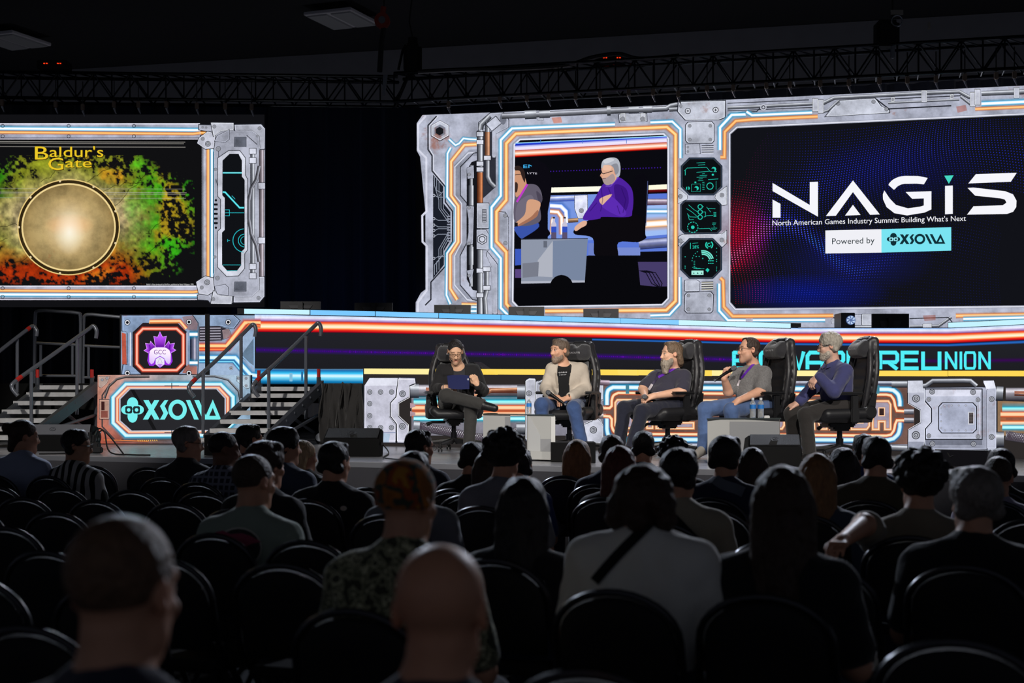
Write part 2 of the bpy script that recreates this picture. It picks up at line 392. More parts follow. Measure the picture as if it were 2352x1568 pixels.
def brand_mark(c, f, cc, dark):
    """sponsor logo: four-lobed face with goggles, then the letters; f maps (u 820-1490, v 650-825) to zoom units"""
    k = abs(f((1, 0))[0]-f((0, 0))[0]); ky = abs(f((0, 1))[1]-f((0, 0))[1])
    for x, y, rx, ry in ((895, 697, 38, 44), (895, 780, 34, 44), (858, 737, 40, 32), (932, 737, 40, 32), (895, 738, 50, 40)):
        p = f((x, y)); c.disc(p[0], p[1], rx*k, cc, ry*ky, 24, g=0)
    S = lambda pts, w, col: c.stroke([f(p) for p in pts], w*k, col, g=0)
    R = lambda x0, y0, x1, y1, col: c.poly([f(p) for p in ((x0+7, y0), (x1-7, y0), (x1, y0+8), (x1, y1-8), (x1-7, y1), (x0+7, y1), (x0, y1-8), (x0, y0+8))], col, g=0)
    R(846, 713, 893, 762, dark); R(899, 713, 945, 762, dark); R(857, 726, 881, 750, cc); R(910, 726, 934, 750, cc); S([(881, 740), (888, 732), (902, 732), (910, 740)], 7, dark)
    Q = lambda *pts: c.poly([f(p) for p in pts], cc, g=0)
    Q((968, 672), (1004, 672), (1078, 803), (1042, 803)); Q((1042, 672), (1076, 672), (1000, 803), (965, 803))
    Q((1112, 672), (1136, 672), (1112, 712), (1136, 760), (1112, 803), (1080, 803), (1104, 760), (1080, 712))
    p = f((1199, 737)); c.ring(p[0], p[1], 49*k, 26*k, cc, 55*ky, 36, g=0)
    Q((1255, 672), (1284, 672), (1342, 803), (1311, 803)); Q((1312, 672), (1344, 672), (1393, 782), (1380, 803), (1370, 803))
    Q((1437, 668), (1493, 803), (1458, 778), (1437, 724)); Q((1493, 803), (1378, 803), (1413, 778), (1458, 778)); Q((1378, 803), (1437, 668), (1437, 724), (1413, 778))
# ================================================================== left screen
ls = thing('led_screen', 'wide framed LED screen at left showing a game title over a round stone medallion', 'screen', LS_PL.at(300, 700))
housing(LS_PL, -60, 609, 262, 705, 'cabinet', BLK, ls)
c = Canvas(LS_PL); c.T = (0, 240, 3.267); c.g = 0
c.rect(-160, 75, 1985, 1520, (17, 17, 20), L=0)
c.rect(-160, 262, 1525, 1362, (16, 16, 18), L=1)
c.build('screen_face', ls)
c = Canvas(LS_PL); c.T = (0, 240, 3.267); c.l = 2
# grunge cloud
nx, ny = 260, 150; X = np.linspace(-160, 1460, nx); Y = np.linspace(380, 1350, ny); XX, YY = np.meshgrid(X, Y)
def fbm(x, y, sc, sd):
    r = np.random.RandomState(sd); out = 0; amp = 1.
    for o in range(5):
        gx = x/sc*2**o; gy = y/sc*2**o; G = r.rand(200, 200); ix = np.floor(gx).astype(int); iy = np.floor(gy).astype(int)
        fx, fy = gx-ix, gy-iy; fx = fx*fx*(3-2*fx); fy = fy*fy*(3-2*fy)
        a = G[iy % 200, ix % 200]; b = G[iy % 200, (ix+1) % 200]; d = G[(iy+1) % 200, ix % 200]; e = G[(iy+1) % 200, (ix+1) % 200]
        out = out+amp*((a*(1-fx)+b*fx)*(1-fy)+(d*(1-fx)+e*fx)*fy); amp *= .55
    return out/2.1
N1 = fbm(XX, YY, 260, 1); N2 = fbm(XX, YY, 90, 2)
N3 = fbm(XX, YY, 26, 4)
rad = np.sqrt(((XX-480)/985)**2+((YY-850)/500)**2)+(N1-.5)*.4
al = np.clip((1.0-rad)*12+(N3-.5)*14+(N2-.5)*5, 0, 1)*np.clip((1.15-rad)*6, 0, 1)
b_ = np.array([178, 160, 118.]); ol = np.array([122, 128, 32.]); gr = np.array([48, 150, 22.]); rd = np.array([150, 44, 12.]); og = np.array([196, 128, 30.])
t = np.clip((rad-.35)*2.2, 0, 1)[..., None]; cc = b_*(1-t)+ol*t
t = np.clip((XX-900)/420+(N2-.5)*1.2, 0, 1)[..., None]; cc = cc*(1-t)+gr*t
t = np.clip((YY-1060)/170+(N1-.5)*1.5, 0, 1)[..., None]*np.clip((1250-XX)/300, 0, 1)[..., None]; cc = cc*(1-t)+rd*t
t = np.clip((N1-.56)*7, 0, 1)[..., None]*(XX > 500)[..., None]; cc = cc*(1-.7*t)+og*.7*t
t = np.clip((150-XX)/200+(N2-.5), 0, 1)[..., None]*(YY < 700)[..., None]; cc = cc*(1-t)+gr*.7*t
cc = cc*(.25+.5*N2+.95*N3)[..., None]
c.raw([c.q((x, y)) for x, y in zip(XX.ravel(), YY.ravel())], [(j*nx+i, j*nx+i+1, (j+1)*nx+i+1, (j+1)*nx+i) for j in range(ny-1) for i in range(nx-1)], cc.reshape(-1, 3).clip(0, 255), al.ravel(), .45)
rr = random.Random(3)
for (x0, y0, x1, y1) in ((640, 590, 880, 440), (770, 640, 1060, 570), (870, 750, 1120, 500), (960, 600, 1050, 570), (1100, 980, 1270, 820), (1000, 1230, 1290, 960), (1290, 880, 1430, 760), (-100, 700, 130, 560), (-50, 930, 130, 900), (-120, 1080, 60, 1000), (0, 1250, 220, 1140), (300, 590, 400, 510)):
    pts = [(x0+(x1-x0)*i/7+rr.uniform(-14, 14), y0+(y1-y0)*i/7+rr.uniform(-14, 14)) for i in range(8)]
    c.line(pts, 8, [(-1, (30, 28, 10), 0), (0, (30, 28, 10), .9), (1, (30, 28, 10), 0)], g=0)
for y, x1, a in ((280, 1390, .55), (292, 1380, .4), (318, 1392, .5), (632, 1390, .25), (660, 1400, .5), (672, 1390, .3), (702, 1395, .3)):
    c.line([(-100, y-4), (500, y), (x1, y+2)], 7, [(-1, (210, 205, 200), 0), (0, (215, 210, 200), a), (1, (210, 205, 200), 0)], g=0)
# plain round stone medallion
c.disc(515, 920, 384, (120, 96, 50), 360, 60, g=.9); c.ring(515, 920, 380, 10, (236, 205, 130), 356, 60); c.ring(515, 920, 366, 22, (52, 40, 20), 342, 60, g=.8)
c.ring(515, 920, 348, 12, (240, 214, 150), 324, 60); c.disc(515, 920, 342, (206, 184, 132), 318, 60, c2=(150, 126, 78), g=1.)
for k in range(9):
    a = math.radians(k*40+20); c.disc(515+374*math.cos(a), 920+350*math.sin(a), 9, (225, 205, 160), n=10)
c.disc(520, 920, 215, (255, 246, 214), 250, 40, .95, (235, 190, 120), 0.)
c.disc(520, 905, 190, (255, 170, 90), 90, 40, .55, (240, 140, 60), 0.); c.disc(520, 960, 120, (255, 252, 235), 170, 36, .8, (255, 240, 200), 0.)
c.build('picture', ls)
c = Canvas(LS_PL); c.T = (0, 240, 3.267); c.l = 6
for dx, col in ((5, (70, 50, 10)), (0, (236, 200, 40))):
    c.text('B', (262+dx, 412+dx), (362+dx, 412+dx), 100, col); c.text("aldur's", (372+dx, 392+dx), (775+dx, 392+dx), 78, col)
    c.text('G', (362+dx, 490+dx), (475+dx, 490+dx), 92, col); c.text('ate', (490+dx, 472+dx), (688+dx, 472+dx), 72, col)
c.build('title_text', ls); c = Canvas(LS_PL); c.T = (0, 240, 3.267); c.l = 6
c.text("Baldur's Gate developed by BioWare, published by Black Wallpaper 1998", (1100, 1354), (1452, 1354), 11, (215, 215, 215))
c.build('small_print', ls)
c = Canvas(LS_PL); c.T = (0, 240, 3.267); c.l = 4; c.g = 1.
for y0, y1, nb, no in ((140, 262, 186, 213), (1358, 1466, 1424, 1400)):
    c.rect(-160, y0, 1500, y1, (176, 178, 196)); c.rect(-160, y0, 1500, y0+10, (225, 225, 240), g=.3); c.rect(-160, y1-14, 1500, y1-8, (90, 90, 105), g=.3); c.rect(-160, y1-8, 1500, y1, (205, 200, 215), g=.5)
    c.neon([(-160, nb-8 if y0 < 500 else nb), (1500, nb+6)], 22, CYAN); c.neon([(-160, no-6), (1450, no+6), (1500, no), (1560, no-2)], 14, ORNG, core=(255, 205, 130))
    for x in (20, 515, 1005): c.ring(x, y0+20, 12, 4, LNE); c.ring(x, y1-24, 12, 4, LNE)
c.rect(1515, 320, 1610, 1300, (184, 186, 200)); c.rect(1518, 320, 1526, 1300, (90, 92, 104), g=.2)
c.neon([(1562, 330), (1562, 1290)], 16, ORNG, core=(255, 205, 130)); c.neon([(1590, 320), (1590, 1310)], 18, CYAN)
c.plate([(1490, 150), (1575, 152), (1592, 132), (1755, 134), (1755, 148), (1962, 145), (1990, 180), (1988, 1440), (1950, 1485), (1748, 1488), (1740, 1498), (1580, 1494), (1560, 1470), (1482, 1466), (1480, 1428), (1560, 1420), (1605, 1290), (1605, 330), (1560, 205), (1490, 190)], (172, 175, 190))
c.plate([(1492, 250), (1560, 200), (1620, 215), (1605, 330), (1540, 335), (1478, 290)], (196, 198, 212)); c.plate([(1470, 1330), (1540, 1285), (1600, 1300), (1610, 1400), (1560, 1430), (1490, 1420)], (196, 198, 212))
c.plate([(1580, 135), (1755, 137), (1755, 190), (1660, 195), (1600, 240)], (200, 203, 216)); c.plate([(1580, 1494), (1740, 1496), (1745, 1440), (1650, 1435), (1600, 1395)], (200, 203, 216))
c.plate([(1630, 235), (1720, 190), (1720, 260), (1690, 282), (1610, 275)], (168, 171, 186)); c.plate([(1610, 1365), (1690, 1350), (1712, 1370), (1712, 1430), (1630, 1420)], (168, 171, 186))
c.plate([(1755, 150), (1962, 147), (1990, 180), (1988, 335), (1950, 335), (1945, 240), (1890, 195), (1760, 195)], (190, 193, 207)); c.plate([(1750, 1486), (1950, 1484), (1986, 1440), (1986, 1290), (1948, 1290), (1944, 1390), (1890, 1440), (1752, 1440)], (190, 193, 207))
c.stroke([(1640, 330), (1640, 640), (1620, 560)], 5, LNE, g=0); c.stroke([(1850, 230), (1930, 300)], 5, LNE, g=0)
c.poly([(1634, 400), (1715, 345), (1800, 345), (1842, 400), (1842, 530), (1858, 560), (1858, 1090), (1836, 1120), (1836, 1230), (1790, 1285), (1700, 1290), (1632, 1220), (1632, 950), (1655, 930), (1655, 712), (1634, 690)], (206, 209, 222), g=.8)
c.stroke([(1634, 400), (1715, 345), (1800, 345), (1842, 400), (1842, 530), (1858, 560), (1858, 1090), (1836, 1120), (1836, 1230), (1790, 1285), (1700, 1290), (1632, 1220), (1632, 950), (1655, 930), (1655, 712), (1634, 690)], 5, LNE, True, g=0)
c.poly([(1670, 420), (1722, 370), (1790, 370), (1815, 420), (1815, 540), (1836, 565), (1836, 1080), (1810, 1105), (1810, 1205), (1780, 1245), (1708, 1250), (1666, 1203), (1666, 960), (1686, 940), (1686, 700), (1668, 680)], (16, 18, 22), g=0)
TL = (40, 190, 200)
c.neon([(1672, 512), (1814, 512)], 8, TL, glow=2, core=(150, 250, 255)); c.neon([(1672, 656), (1690, 658), (1798, 774), (1832, 774)], 10, TL, glow=1.6, core=(110, 240, 250))
for pts in ([(1690, 812), (1832, 812)], [(1690, 790), (1722, 790), (1722, 834), (1690, 834)], [(1670, 1203), (1806, 1203)], [(1700, 1246), (1780, 1246)], [(1740, 684), (1765, 710)], [(1706, 1020), (1726, 1020)], [(1708, 1010), (1708, 1030)]): c.stroke(pts, 4, TL, g=0)
for r_ in (88, 48, 30): c.ring(1836, 1020, r_, 5 if r_ > 40 else 4, TL, a0=95, a1=265, g=0)
c.pipe([(1895, 330), (1895, 1300)], 34, L=7); c.pipe([(1962, 340), (1962, 1290)], 36, L=7, lo=(70, 60, 66), hi=(225, 215, 225))
for y in (350, 420, 1215, 1285): c.rect(1870, y-22, 1922, y+22, (205, 208, 222), L=8); c.stroke([(1870, y-22), (1922, y-22), (1922, y+22), (1870, y+22)], 4, LNE, True, 0, L=8)
for y in (610, 1020): c.rect(1936, y-24, 1990, y+24, (210, 212, 226), L=8); c.stroke([(1936, y-24), (1990, y-24), (1990, y+24), (1936, y+24)], 4, LNE, True, 0, L=8)
c.pipe([(1946, 460), (1925, 560), (1885, 630), (1868, 720), (1868, 860), (1885, 970), (1925, 1060), (1945, 1180)], 26, (40, 40, 46), (190, 192, 205), L=9)
for (x, y, r_) in ((1560, 295, 18), (1522, 258, 12), (1608, 165, 12), (1948, 178, 12), (1638, 332, 16), (1617, 486, 10), (1555, 1333, 18), (1514, 1372, 12), (1600, 1460, 12), (1940, 1450, 12), (1632, 1302, 14), (1612, 1143, 10), (1930, 236, 8), (1520, 170, 7), (1547, 172, 7)): c.bolt(x, y, r_)
for k in range(5): c.rect(1606, 742+k*35, 1634, 758+k*35, (20, 20, 24), g=0)
c.disc(1620, 718, 9, (20, 20, 24), g=0); c.disc(1620, 924, 9, (20, 20, 24), g=0)
for y in (280, 1365): c.plate([(1762, y-34), (1846, y-34), (1846, y+34), (1758, y+34)], (96, 100, 112))
c.build('frame_picture', ls)
# ================================================================== right screen
rs = thing('led_screen', 'very wide LED screen at right with live camera view and summit title slide', 'screen', RS_PL.at(1650, 760))
housing(RS_PL, 955, 2420, 262, 770, 'cabinet', BLK, rs)
c = Canvas(RS_PL); c.T = (940, 220, 3.0158); c.g = 1.
RB = [(92, 133), (660, 112), (1850, 62), (1862, 36), (2195, 28), (4450, -80), (4450, 1640), (45, 1640), (45, 1430), (80, 1365), (112, 1340), (112, 800), (75, 420), (52, 380), (52, 190)]
c.poly(RB, (178, 182, 200), L=0)
c.l = 1
c.stroke([(115, 140), (60, 200), (62, 375), (118, 430), (120, 800), (90, 830), (92, 1010), (122, 1040), (122, 1345), (60, 1430), (60, 1560)], 14, (214, 216, 232), g=.4)
c.stroke([(190, 140), (130, 205), (130, 372), (158, 415), (158, 520), (250, 630), (250, 735), (300, 800), (300, 1010), (250, 1085), (250, 1180), (150, 1290), (150, 1410), (110, 1450)], 9, LNE, g=0)
c.stroke([(200, 140), (142, 205), (142, 368), (168, 412), (168, 515), (262, 628)], 5, (225, 227, 240), g=0)
c.poly([(165, 545), (235, 628), (235, 740), (285, 805), (285, 1000), (240, 1075), (240, 1170), (165, 1265)], (26, 30, 40), g=.3)
for k, (x, y0, y1) in enumerate(((175, 560, 690), (190, 575, 640), (206, 595, 630))):
    c.stroke([(x, y0), (x, y0+60+k*20), (x+30, y1+30), (x+30, 780), (275, 880-26*k)], 4, (150, 158, 175), g=0)
    c.stroke([(x, 1240-k*18), (x, 1170-k*20), (x+30, 1140-k*20), (x+30, 1060), (275, 940+22*k)], 4, (150, 158, 175), g=0)
for y in (690, 850, 895, 932, 970, 1125):
    c.ring(170, y, 8, 4, (190, 195, 210), g=0); c.stroke([(178, y), (200, y+(12 if y < 900 else -12)), (275, y+(12 if y < 900 else -12))], 4, (150, 158, 175), g=0)
for k in range(10): c.rect(262, 830+k*19, 284, 838+k*19, (150, 155, 172), g=0)
hexp = lambda x, y, r: [(x+r*math.cos(math.radians(60*k+30)), y+r*math.sin(math.radians(60*k+30))) for k in range(6)]
c.poly(hexp(213, 242, 74), (40, 42, 50), g=.4); c.poly(hexp(213, 240, 64), (188, 192, 206)); c.poly(hexp(213, 242, 44), (120, 125, 140)); c.poly(hexp(210, 244, 30), (24, 25, 30), g=0)
c.stroke(hexp(213, 240, 66), 5, (230, 232, 244), True, g=0)
# octagonal clamp
OC = [(470, 392), (425, 396), (332, 492), (332, 690), (378, 745), (378, 1015), (330, 1108), (330, 1310), (418, 1412), (470, 1418)]
c.stroke(OC, 46, (150, 154, 170)); c.stroke([(x-16, y) for x, y in OC], 8, (215, 218, 232), g=.3); c.stroke([(x+22, y) for x, y in OC], 6, LNE, g=0)
c.poly([(470, 445), (432, 458), (398, 515), (398, 1270), (440, 1345), (470, 1350)], (22, 23, 28), g=.2)
c.pipe([(428, 480), (428, 760)], 26); c.pipe([(428, 1000), (428, 1320)], 26); c.pipe([(428, 620), (428, 760)], 40); c.pipe([(428, 1045), (428, 1170)], 38)
c.plate([(400, 500), (445, 480), (448, 570), (405, 575)], (170, 174, 190), 4); c.plate([(398, 760), (448, 762), (440, 1030), (398, 1035), (412, 950), (412, 850)], (170, 174, 190), 4); c.plate([(400, 1210), (445, 1200), (425, 1305)], (170, 174, 190), 4)
for y in (545, 775, 1022, 1245): c.bolt(414, y, 10)
c.poly([(500, 720), (600, 630), (600, 250), (470, 240), (470, 740)], (48, 50, 60), g=.5)
c.plate([(480, 240), (480, 185), (560, 118), (650, 112), (690, 165), (690, 215), (600, 262), (600, 430), (575, 430), (575, 215)], (176, 180, 196), 5)
c.pipe([(490, 240), (490, 1520)], 44, L=3); c.pipe([(490, 530), (490, 742)], 42, (90, 40, 20), (230, 150, 100), L=4); c.pipe([(495, 235), (500, 200), (560, 140)], 36, L=4)
c.pipe([(541, 180), (541, 560), (560, 600), (592, 632)], 34, L=4); c.pipe([(541, 250), (541, 440)], 36, (90, 50, 30), (230, 175, 140), L=5)
c.pipe([(536, 1190), (536, 1340), (522, 1400), (530, 1520)], 34, L=4)
for x, y in ((490, 265), (490, 320), (490, 470), (490, 510), (541, 430), (490, 1210), (536, 1200), (536, 1330), (490, 1380)): c.rect(x-25, y-16, x+25, y+16, (214, 217, 230), L=5); c.stroke([(x-25, y-16), (x+25, y-16), (x+25, y+16), (x-25, y+16)], 4, LNE, True, 0, L=5)
c.poly([(530, 195), (600, 140), (640, 190), (572, 246)], (196, 200, 216), L=5); c.stroke([(530, 195), (600, 140), (640, 190), (572, 246)], 5, LNE, True, 0, L=5); c.disc(650, 160, 22, (120, 124, 138), 40, L=5)
c.l = 6
c.plate([(468, 742), (552, 742), (552, 918), (468, 918)], (190, 194, 208), 5); c.rect(505, 785, 535, 876, (60, 62, 72), g=0)
for k in range(8): c.rect(508, 790+k*11, 532, 795+k*11, (200, 203, 215), g=0)
c.plate([(466, 925), (530, 925), (552, 960), (552, 1068), (466, 1062)], (180, 184, 199), 5); c.poly(hexp(505, 993, 36), (205, 208, 222)); c.stroke(hexp(505, 993, 36), 5, LNE, True, g=0); c.ring(505, 993, 20, 6, LNE, g=0)
c.plate([(615, 800), (665, 805), (685, 840), (685, 1070), (668, 1085), (615, 1010)], (168, 172, 188), 5); c.bolt(665, 828, 12); c.bolt(665, 1020, 12)
c.plate([(540, 1075), (600, 1150), (610, 1165), (610, 1520), (580, 1520), (570, 1190), (535, 1110)], (172, 176, 192), 5)
# top pipes
c.pipe([(640, 140), (800, 134), (1370, 106), (1790, 88)], 40, L=7, lo=(60, 62, 70), hi=(205, 208, 220)); c.pipe([(800, 132), (880, 128)], 62, L=8); c.pipe([(900, 128), (975, 125)], 54, L=8); c.pipe([(1370, 104), (1395, 103)], 68, L=8); c.pipe([(1520, 98), (1590, 95)], 50, L=8); c.pipe([(1620, 94), (1680, 92)], 52, L=8); c.pipe([(1690, 92), (1780, 88), (1810, 70), (1856, 60)], 34, L=8); c.pipe([(1800, 95), (1856, 92)], 30, L=8)
c.plate([(890, 130), (930, 128), (930, 168), (890, 168)], (180, 184, 198), 4)
c.plate([(1450, 130), (1645, 122), (1648, 176), (1455, 184)], (190, 194, 208), 5)
for x in (1480, 1618): c.plate([(x-16, 122), (x+16, 120), (x+18, 170), (x-14, 174)], (205, 208, 220), 4); c.bolt(x, 160, 13)
c.poly([(985, 150), (1050, 146), (1060, 185), (1000, 190)], (196, 110, 70), .7, g=1.)
# neon
c.l = 9
c.neon([(275, 300), (320, 342), (345, 330), (375, 295), (420, 300), (466, 302)], 14, CYAN); c.neon([(288, 358), (265, 400), (262, 700), (322, 772), (322, 1008), (262, 1090), (258, 1380), (285, 1442)], 15, CYAN)
c.neon([(466, 336), (382, 340), (290, 455), (290, 692), (340, 762), (340, 1012), (284, 1100), (284, 1335), (332, 1412)], 17, ORNG, core=(255, 225, 160))
c.neon([(362, 1442), (466, 1445)], 14, ORNG, core=(255, 225, 160)); c.neon([(430, 1462), (466, 1463)], 14, CYAN); c.neon([(420, 1490), (466, 1490)], 16, CYAN)
c.neon([(1425, 198), (1000, 214), (712, 226), (634, 306), (634, 692), (570, 772), (570, 1050), (634, 1125), (634, 1468), (695, 1530)], 19, CYAN)
c.neon([(1670, 184), (1822, 178), (1878, 232), (1878, 432)], 18, CYAN); c.neon([(1872, 1255), (1872, 1440), (1802, 1516), (1670, 1521)], 17, CYAN)
c.neon([(940, 1490), (1780, 1484), (1845, 1420), (1845, 268), (1785, 216), (738, 262), (672, 330), (672, 722), (604, 802), (604, 1008), (672, 1082), (672, 1440), (704, 1478)], 20, ORNG, core=(255, 222, 150))
c.neon([(2190, 120), (2205, 122), (2148, 200), (2148, 380)], 17, CYAN) if False else None
FI = [(728, 338), (768, 302), (1762, 264), (1794, 296), (1794, 1402), (1752, 1446), (752, 1462), (716, 1424)]
c.stroke(FI, 30, (150, 154, 170), True, .6); c.stroke(FI, 10, (228, 230, 244), True, 0); c.stroke([(x+(10 if x < 1200 else -10), y+(10 if y < 800 else -10)) for x, y in FI], 6, LNE, True, 0)
# centre column
c.plate([(1862, 40), (2192, 32), (2190, 150), (2150, 166), (1910, 168), (1858, 110)], (196, 200, 214), 6)
for x, y in ((1930, 105), (2122, 98)): c.disc(x, y, 21, LNE, g=0); c.disc(x, y, 16, (222, 225, 236), g=0); c.stroke([(x-10, y), (x+10, y)], 5, LNE, g=0); c.stroke([(x, y-10), (x, y+10)], 5, LNE, g=0)
c.bolt(1880, 70, 10)
c.plate([(1930, 182), (2095, 176), (2112, 196), (2112, 312), (2098, 328), (1930, 328), (1913, 310), (1913, 202)], (192, 196, 210), 5)
for x in (1943, 2085):
    for y in (208, 303): c.bolt(x, y, 10)
c.plate([(1913, 338), (2012, 335), (2015, 400), (1913, 402)], (184, 188, 203), 5); c.bolt(1930, 355, 7); c.bolt(1930, 386, 7)
for k in range(4): c.stroke([(2025, 346+k*15), (2108, 345+k*15)], 7, (60, 63, 74), g=0); c.stroke([(2025, 351+k*15), (2108, 350+k*15)], 4, (230, 232, 242), g=0)
c.plate([(1908, 1278), (1990, 1274), (2014, 1290), (2008, 1352), (1908, 1352)], (190, 194, 208), 5)
for k in range(4): c.stroke([(2024, 1290+k*16), (2106, 1288+k*16)], 7, (70, 70, 70), g=0); c.stroke([(2024, 1296+k*16), (2106, 1294+k*16)], 5, (228, 225, 210), g=0)
c.plate([(1925, 1360), (2090, 1356), (2108, 1376), (2104, 1488), (2088, 1504), (1922, 1504), (1905, 1486), (1908, 1378)], (178, 182, 197), 5)
for x in (1934, 2078):
    for y in (1382, 1478): c.bolt(x, y, 10)
c.plate([(1862, 640), (1925, 690), (1925, 715), (1862, 745)], (196, 200, 213), 4); c.plate([(2200, 625), (2200, 755), (2165, 760), (2118, 705), (2125, 680)], (200, 204, 216), 4)
c.plate([(1862, 975), (1890, 960), (2165, 955), (2200, 930), (2200, 1020), (2170, 1048), (1900, 1010), (1862, 1040)], (196, 200, 213), 4)
for x, y in ((1878, 696), (2166, 687), (1877, 1004), (2165, 998)): c.bolt(x, y, 13)
HUD = (40, 205, 180)
def hud_oct(x0, y0, x1, y1, k):
    p = [(x0+k, y0), (x1-k, y0), (x1, y0+k), (x1, y1-k), (x1-k, y1), (x0+k, y1), (x0, y1-k), (x0, y0+k)]
    c.poly([(x0+(x-x0)*1.0, y) for x, y in p], (12, 16, 20), g=0); c.stroke(p, 12, (70, 74, 84), True, 0); c.stroke(p, 5, (20, 40, 60), True, 0)
c.l = 10
hud_oct(1886, 432, 2164, 684, 55); hud_oct(1882, 728, 2158, 952, 26); hud_oct(1882, 990, 2162, 1262, 60)
rh = random.Random(5)
def hl(*pts, w=5): c.stroke(pts, w*.55, HUD, g=0)
hl((1905, 520), (1925, 500), (2060, 495), (2085, 525), (2130, 525)); hl((1990, 465), (2050, 462)); hl((2000, 480), (2050, 476)); hl((1990, 530), (2080, 522)); hl((1912, 515), (1912, 550), w=7)
for k in range(5): hl((1990+rh.randint(0, 40), 540+k*12), (2010+rh.randint(20, 60), 538+k*12), w=4)
c.disc(2110, 508, 16, HUD, g=0); c.disc(2104, 514, 12, (12, 16, 20), g=0); c.ring(2083, 625, 22, 5, HUD, g=0); c.disc(1990, 640, 15, HUD, g=0); c.disc(1982, 646, 11, (12, 16, 20), g=0); c.disc(1930, 640, 13, HUD, g=0, n=12); c.rect(1925, 622, 1934, 658, (12, 16, 20), g=0)
for k in range(5): hl((2030, 600+k*12), (2045, 599+k*12), w=6)
hl((1955, 612), (2016, 610), (2016, 664), (1955, 664), (1955, 612), w=3); hl((2070, 580), (2140, 575)); hl((2125, 590), (2125, 650), w=4)
c.rect(2096, 540, 2110, 552, HUD, g=0); c.rect(1976, 594, 1988, 604, HUD, g=0)
for y in (768, 804, 840): c.ring(2015, y, 15, 5, HUD, g=0)
hl((1935, 755), (1975, 790), (2000, 804)); hl((1920, 780), (1960, 805), (2000, 840)); hl((1925, 815), (1945, 838), (1990, 840)); hl((2030, 768), (2040, 768)); hl((2030, 804), (2052, 804), (2052, 838)); hl((2060, 770), (2088, 805)); hl((1930, 820), (1940, 858), (1970, 856)); hl((2070, 780), (2120, 782)); hl((2040, 840), (2060, 830), (2104, 828))
for k in range(4): hl((2108, 808+k*9), (2126, 808+k*9), w=7)
c.disc(1964, 910, 12, HUD, g=0); 
for k in range(12): c.ring(1964, 910, 36, 5, HUD, n=3, a0=k*30, a1=k*30+18, g=0)
hl((2005, 920), (2080, 918), (2095, 935))
for k in range(6): hl((2090+rh.randint(0, 20), 880+k*9), (2110+rh.randint(0, 25), 880+k*9), w=4)
c.text('28%', (1962, 1058), (2006, 1056), 22, HUD); hl((1948, 1018), (1948, 1060), w=7); hl((1962, 1022), (2000, 1018), w=4)
c.ring(2078, 1032, 24, 8, HUD, a0=-60, a1=60, g=0); c.ring(2078, 1032, 24, 8, HUD, a0=110, a1=230, g=0); c.ring(2078, 1032, 12, 5, HUD, a0=0, a1=300, g=0)
for r_, w in ((72, 8), (60, 8), (48, 8)): c.ring(2035, 1145, r_, w, (120, 235, 215), a0=-100, a1=-15, g=0)
for k in range(5): c.ring(2035, 1145, 76, 4, HUD, n=2, a0=-180+k*14, a1=-174+k*14, g=0)
for k in range(3): hl((2070+k*14, 1142), (2080+k*14, 1142), w=12); hl((2070+k*14, 1160), (2080+k*14, 1160), w=9)
c.rect(1955, 1210, 2038, 1240, (170, 240, 225), g=0); c.poly([(1966, 1232), (1976, 1232), (1971, 1220)], (20, 60, 60), g=0); c.poly([(1992, 1232), (2004, 1232), (1998, 1220)], (20, 60, 60), g=0); c.poly([(2020, 1232), (2030, 1232), (2025, 1220)], (20, 60, 60), g=0)
c.poly([(2052, 1206), (2065, 1192), (2080, 1205), (2067, 1222)], HUD, g=0); c.disc(2033, 1126, 4, HUD, g=0)
for k in range(14): x, y = rh.choice([(1908, 1060+k*13), (2126, 1040+k*13), (1970+k*6, 1190), (1975+k*5, 1110)]); c.rect(x, y, x+6, y+5, HUD, g=0)
for k in range(4): hl((1970, 1145+k*12), (1980, 1145+k*12), w=6); hl((1960+k*8, 1188+k*3), (1966+k*26, 1188+k*3), w=4)
c.build('frame_picture', rs)
# live camera view
c = Canvas(RS_PL); c.T = (940, 220, 3.0158); c.l = 11; c.g = 0
c.poly([(732, 342), (770, 308), (1758, 271), (1788, 298), (1788, 1400), (1748, 1440), (756, 1455), (724, 1420)], (10, 10, 16))
c.poly([(735, 325), (1785, 276), (1785, 296), (735, 352)], (150, 210, 240)); c.line([(735, 338), (1785, 290)], 14, [(-1, (40, 70, 230), 1), (1, (20, 40, 160), 1)])
c.line([(733, 368), (1785, 310)], 46, [(-1, (120, 130, 230), 1), (-.3, (240, 235, 255), 1), (.4, (235, 215, 245), 1), (1, (150, 60, 120), 1)])
c.line([(733, 402), (1785, 345)], 50, [(-1, (180, 20, 10), 1), (-.4, (255, 190, 160), 1), (-.1, (255, 250, 240), 1), (.3, (255, 170, 130), 1), (.7, (220, 30, 10), 1), (1, (60, 0, 10), 1)])
for x in (910, 1200, 1505): c.stroke([(x, 300), (x, 330)], 4, (60, 120, 200))
c.text('EN', (790, 500), (870, 498), 24, (70, 190, 255)); c.rect(905, 472, 930, 500, (70, 190, 255))
for k in range(40): c.disc(960+k*20, 524-k*.7, 4, (60, 25, 150))
c.poly([(975, 635), (1345, 626), (1340, 662), (970, 670)], (255, 255, 235)); c.poly([(1640, 620), (1785, 613), (1785, 648), (1640, 655)], (255, 252, 225)); c.line([(1640, 662), (1785, 656)], 20, [(-1, (120, 20, 20), 1), (1, (40, 0, 10), 1)])
c.poly([(960, 690), (1340, 680), (1340, 1000), (960, 1000)], (120, 150, 225)); c.poly([(1640, 680), (1785, 675), (1785, 1075), (1560, 1080), (1200, 1110), (1230, 1000), (1600, 980)], (90, 120, 215))
c.pipe([(970, 715), (1150, 708)], 40, (60, 90, 200), (240, 245, 255)); c.plate([(1145, 690), (1235, 685), (1235, 850), (1170, 850), (1145, 780)], (225, 228, 250), 3); c.bolt(1192, 795, 14)
